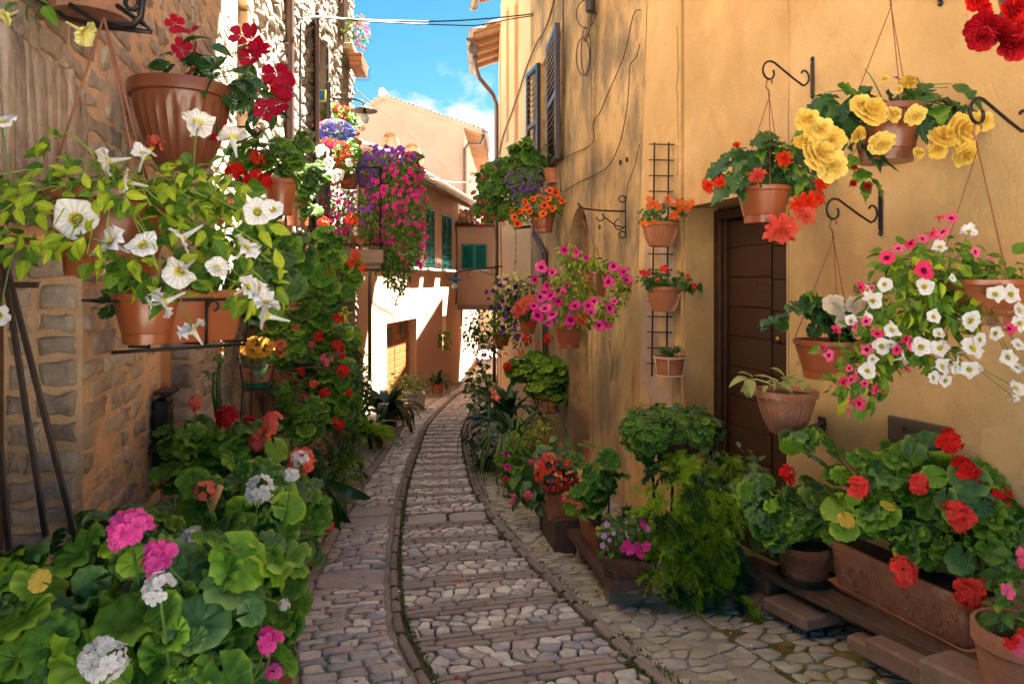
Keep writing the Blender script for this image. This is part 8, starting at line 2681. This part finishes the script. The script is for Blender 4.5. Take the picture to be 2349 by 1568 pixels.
pot(g, 2345, 1438, 1620, 200, 2.62, CLAYW, 'plain', wb=.72)
leaves(g, 'ovate_w', [(.7, LI), (.3, LG)], [(2320, 1390, 60, 50), (2300, 1330, 40, 30), (2340, 1300, 40, 40)], 2.6, .055, 2.2, 90, noise_=.5)
flowers(g, 'flat5', F_PINK, [(2311, 1354, 42), (2345, 1275, 44), (2340, 1290, 30), (2335, 1490, 36), (2345, 1470, 30)], 2.42, 'flower')
flowers(g, 'flat5', F_RED, [(2318, 1478, 30), (2330, 1465, 24), (2310, 1468, 18), (2345, 1450, 24)], 2.40, 'flower')

# litter and moss
P_ = []
for i in range(420):
    s_ = random.uniform(2.8, 11); 
    m_ = swidth(s_) + random.choice([random.uniform(0, 1.3), random.uniform(.3, 1.2), random.uniform(-1, 0), random.uniform(-1.8, -.8)])
    P_.append(list(G(s_, m_, .017)))
P_ = np.array(P_); N_ = np.tile([0, 0, 1.0], (len(P_), 1)) + RNG.normal(size=(len(P_), 3)) * .25
lit = thing('fallen_petals', 'scattered red and pale petals lying on the cobbles', 'petals', (0, 0, 0)); lit['kind'] = 'stuff'
k = int(len(P_) * .6)
place(lit, 'petal', 'ovate_lo_w', F_RED, P_[:k], N_[:k], RNG.normal(size=(k, 3)), .018 + .012 * RNG.random(k), 0, 'red_petals')
place(lit, 'petal', 'ovate_lo_w', F_CREAM, P_[k:], N_[k:], RNG.normal(size=(len(P_) - k, 3)), .012 + .012 * RNG.random(len(P_) - k), 0, 'pale_petals')
P_ = []
for i in range(5200):
    s_ = 2.7 + 9 * random.random() ** 1.5
    side = random.choice((0, 1, 1, 0, 2, 3))
    if mn.noise(Vector((s_ * 1.6, side * 7, 0))) < -.08: continue
    m_ = {0: .055, 1: swidth(s_) - .055, 2: -LLW(s_) - .05, 3: swidth(s_) + .06}[side] + random.gauss(0, .012)
    P_.append(list(G(s_, m_, .004)))
P_ = np.array(P_); n = len(P_)
mt = thing('moss_tufts', 'small moss and weed tufts growing along the kerb ridges', 'moss', (0, 0, 0)); mt['kind'] = 'stuff'
place(mt, 'tuft', 'ovate_lo', mat('moss_green', [(.05, .07, .01), (.10, .13, .015), (.07, .12, .02)], rough=.9, rnd=.7), P_, RNG.normal(size=(n, 3)) + [0, -.5, .4], RNG.normal(size=(n, 3)) * .7 + [0, 0, 1.2], .012 + .012 * RNG.random(n), 0, 'tufts')

# cracks, holes and repairs in the old plaster
CRK = mat('plaster_crack', [(.10, .055, .025), (.16, .09, .04)], rough=.95, rnd=0)
def crack(W, pts, r=.0022):
    rd_ = random.Random(len(pts) + int(pts[0][0])); P0_ = [W.p(*proj_uz(W, x, y), .001) for x, y in pts]; out = []
    for a, b in zip(P0_, P0_[1:]):
        for k in range(8):
            out.append(a.lerp(b, k / 8) + W.d * rd_.uniform(-.006, .006) + Vector((0, 0, rd_.uniform(-.006, .006))))
    MB().tube(out, r, 4).build('crack', CRK, oh)
def proj_uz(W, x, y):
    v = hit(W, x, y, 0 if W not in (W3a, W3b, W3u) else -.02); return ((Vector((v.x, v.y, 0)) - W.A).dot(W.d), v.z)
crack(WB, [(1552, 60), (1556, 140), (1552, 200), (1556, 300), (1554, 420)])
crack(W3a, [(1465, 330), (1455, 380), (1440, 420), (1432, 480)], .003)
crack(W0, [(1960, 430), (1945, 445), (1930, 452)], .0014)
crack(W3a, [(1398, 780), (1404, 830), (1400, 880)], .003)
for (x, y) in ((1440, 366), (1425, 372), (1378, 520)):
    v = hit(W3a, x, y, -.01); MB().box(v, (.012, .012, .022), None, 0, .004).build('rusty_anchor', IRON_R, oh)
def patch(W, pts, m, out=.004):
    P_ = [W.p(*proj_uz(W, x, y), out) for x, y in pts]; c = sum(P_, Vector()) / len(P_)
    rg = [c + (q - c) * (1 + .05 * math.sin(i * 2.3)) for i, q in enumerate(P_ )]
    n = len(rg); MB().add(rg + [q + W.n * .006 for q in rg], [tuple(range(n))] + [(i, (i + 1) % n, n + (i + 1) % n, n + i) for i in range(n)]).build('plaster_patch', m, oh)
PT = mat('paler_plaster_repair', [(.53, .345, .155), (.63, .43, .22)], rough=.95, scale=3, rnd=0, bump=.6, bscale=50)
patch(W0, [(2255, 985), (2290, 975), (2330, 990), (2345, 1040), (2340, 1090), (2300, 1100), (2262, 1075), (2250, 1030)], PT)

g = thing('letter_box', 'dark ornate iron letter box on the left stone wall behind the geraniums', 'letter box', W6.p(uy6(2.98), .75, .03))
ax_ = W6.axes(); cb2 = W6.p(uy6(2.96), .95, .05)
MB().box(cb2, (.055, .03, .15), ax_, 0, .012).build('body', IRON, g)
MB().box(cb2 + Vector((0, 0, .175)) - W6.n * .012, (.062, .038, .010), ax_, 0, .006).build('lid', IRON, g)
MB().box(cb2 + Vector((0, 0, .10)) - W6.n * .032, (.04, .004, .012), ax_, 0, .002).build('mail_slot', GREYM, g)
mb = MB()
for sg in (-1, 1):
    for zz in (-.02, -.09):
        mb.tube([cb2 - W6.n * .034 + W6.d * (sg * (.035 + .02 * math.cos(t))) + Vector((0, 0, zz + .024 * math.sin(t))) for t in np.linspace(.4, 5.4, 12)], .004, 5)
mb.build('ornament', IRON, g, smooth=True)
MB().box(W6.p(uy6(3.12), .35, .02), (.03, .02, .95), ax_, 0, .006).build('door_frame', mat('orange_brown_wood', [(.30, .12, .045), (.40, .18, .07)], rough=.5, scale=5, stretch=(1, 1, 8)), sh)

for (x, yt, yb, w, Y, lab) in ((600, 655, 712, 62, 4.5, 'terracotta wall pot among the leaves left of the classic rimmed pot'), (735, 640, 690, 50, 5.4, 'terracotta pot half covered by the leggy geranium near the balcony')):
    g = thing('clay_pot', lab, 'pot', Q(x, yb, Y), 'pots fixed to the left wall'); pot(g, x, yt, yb, w, Y - .35, CLAY, 'plain')
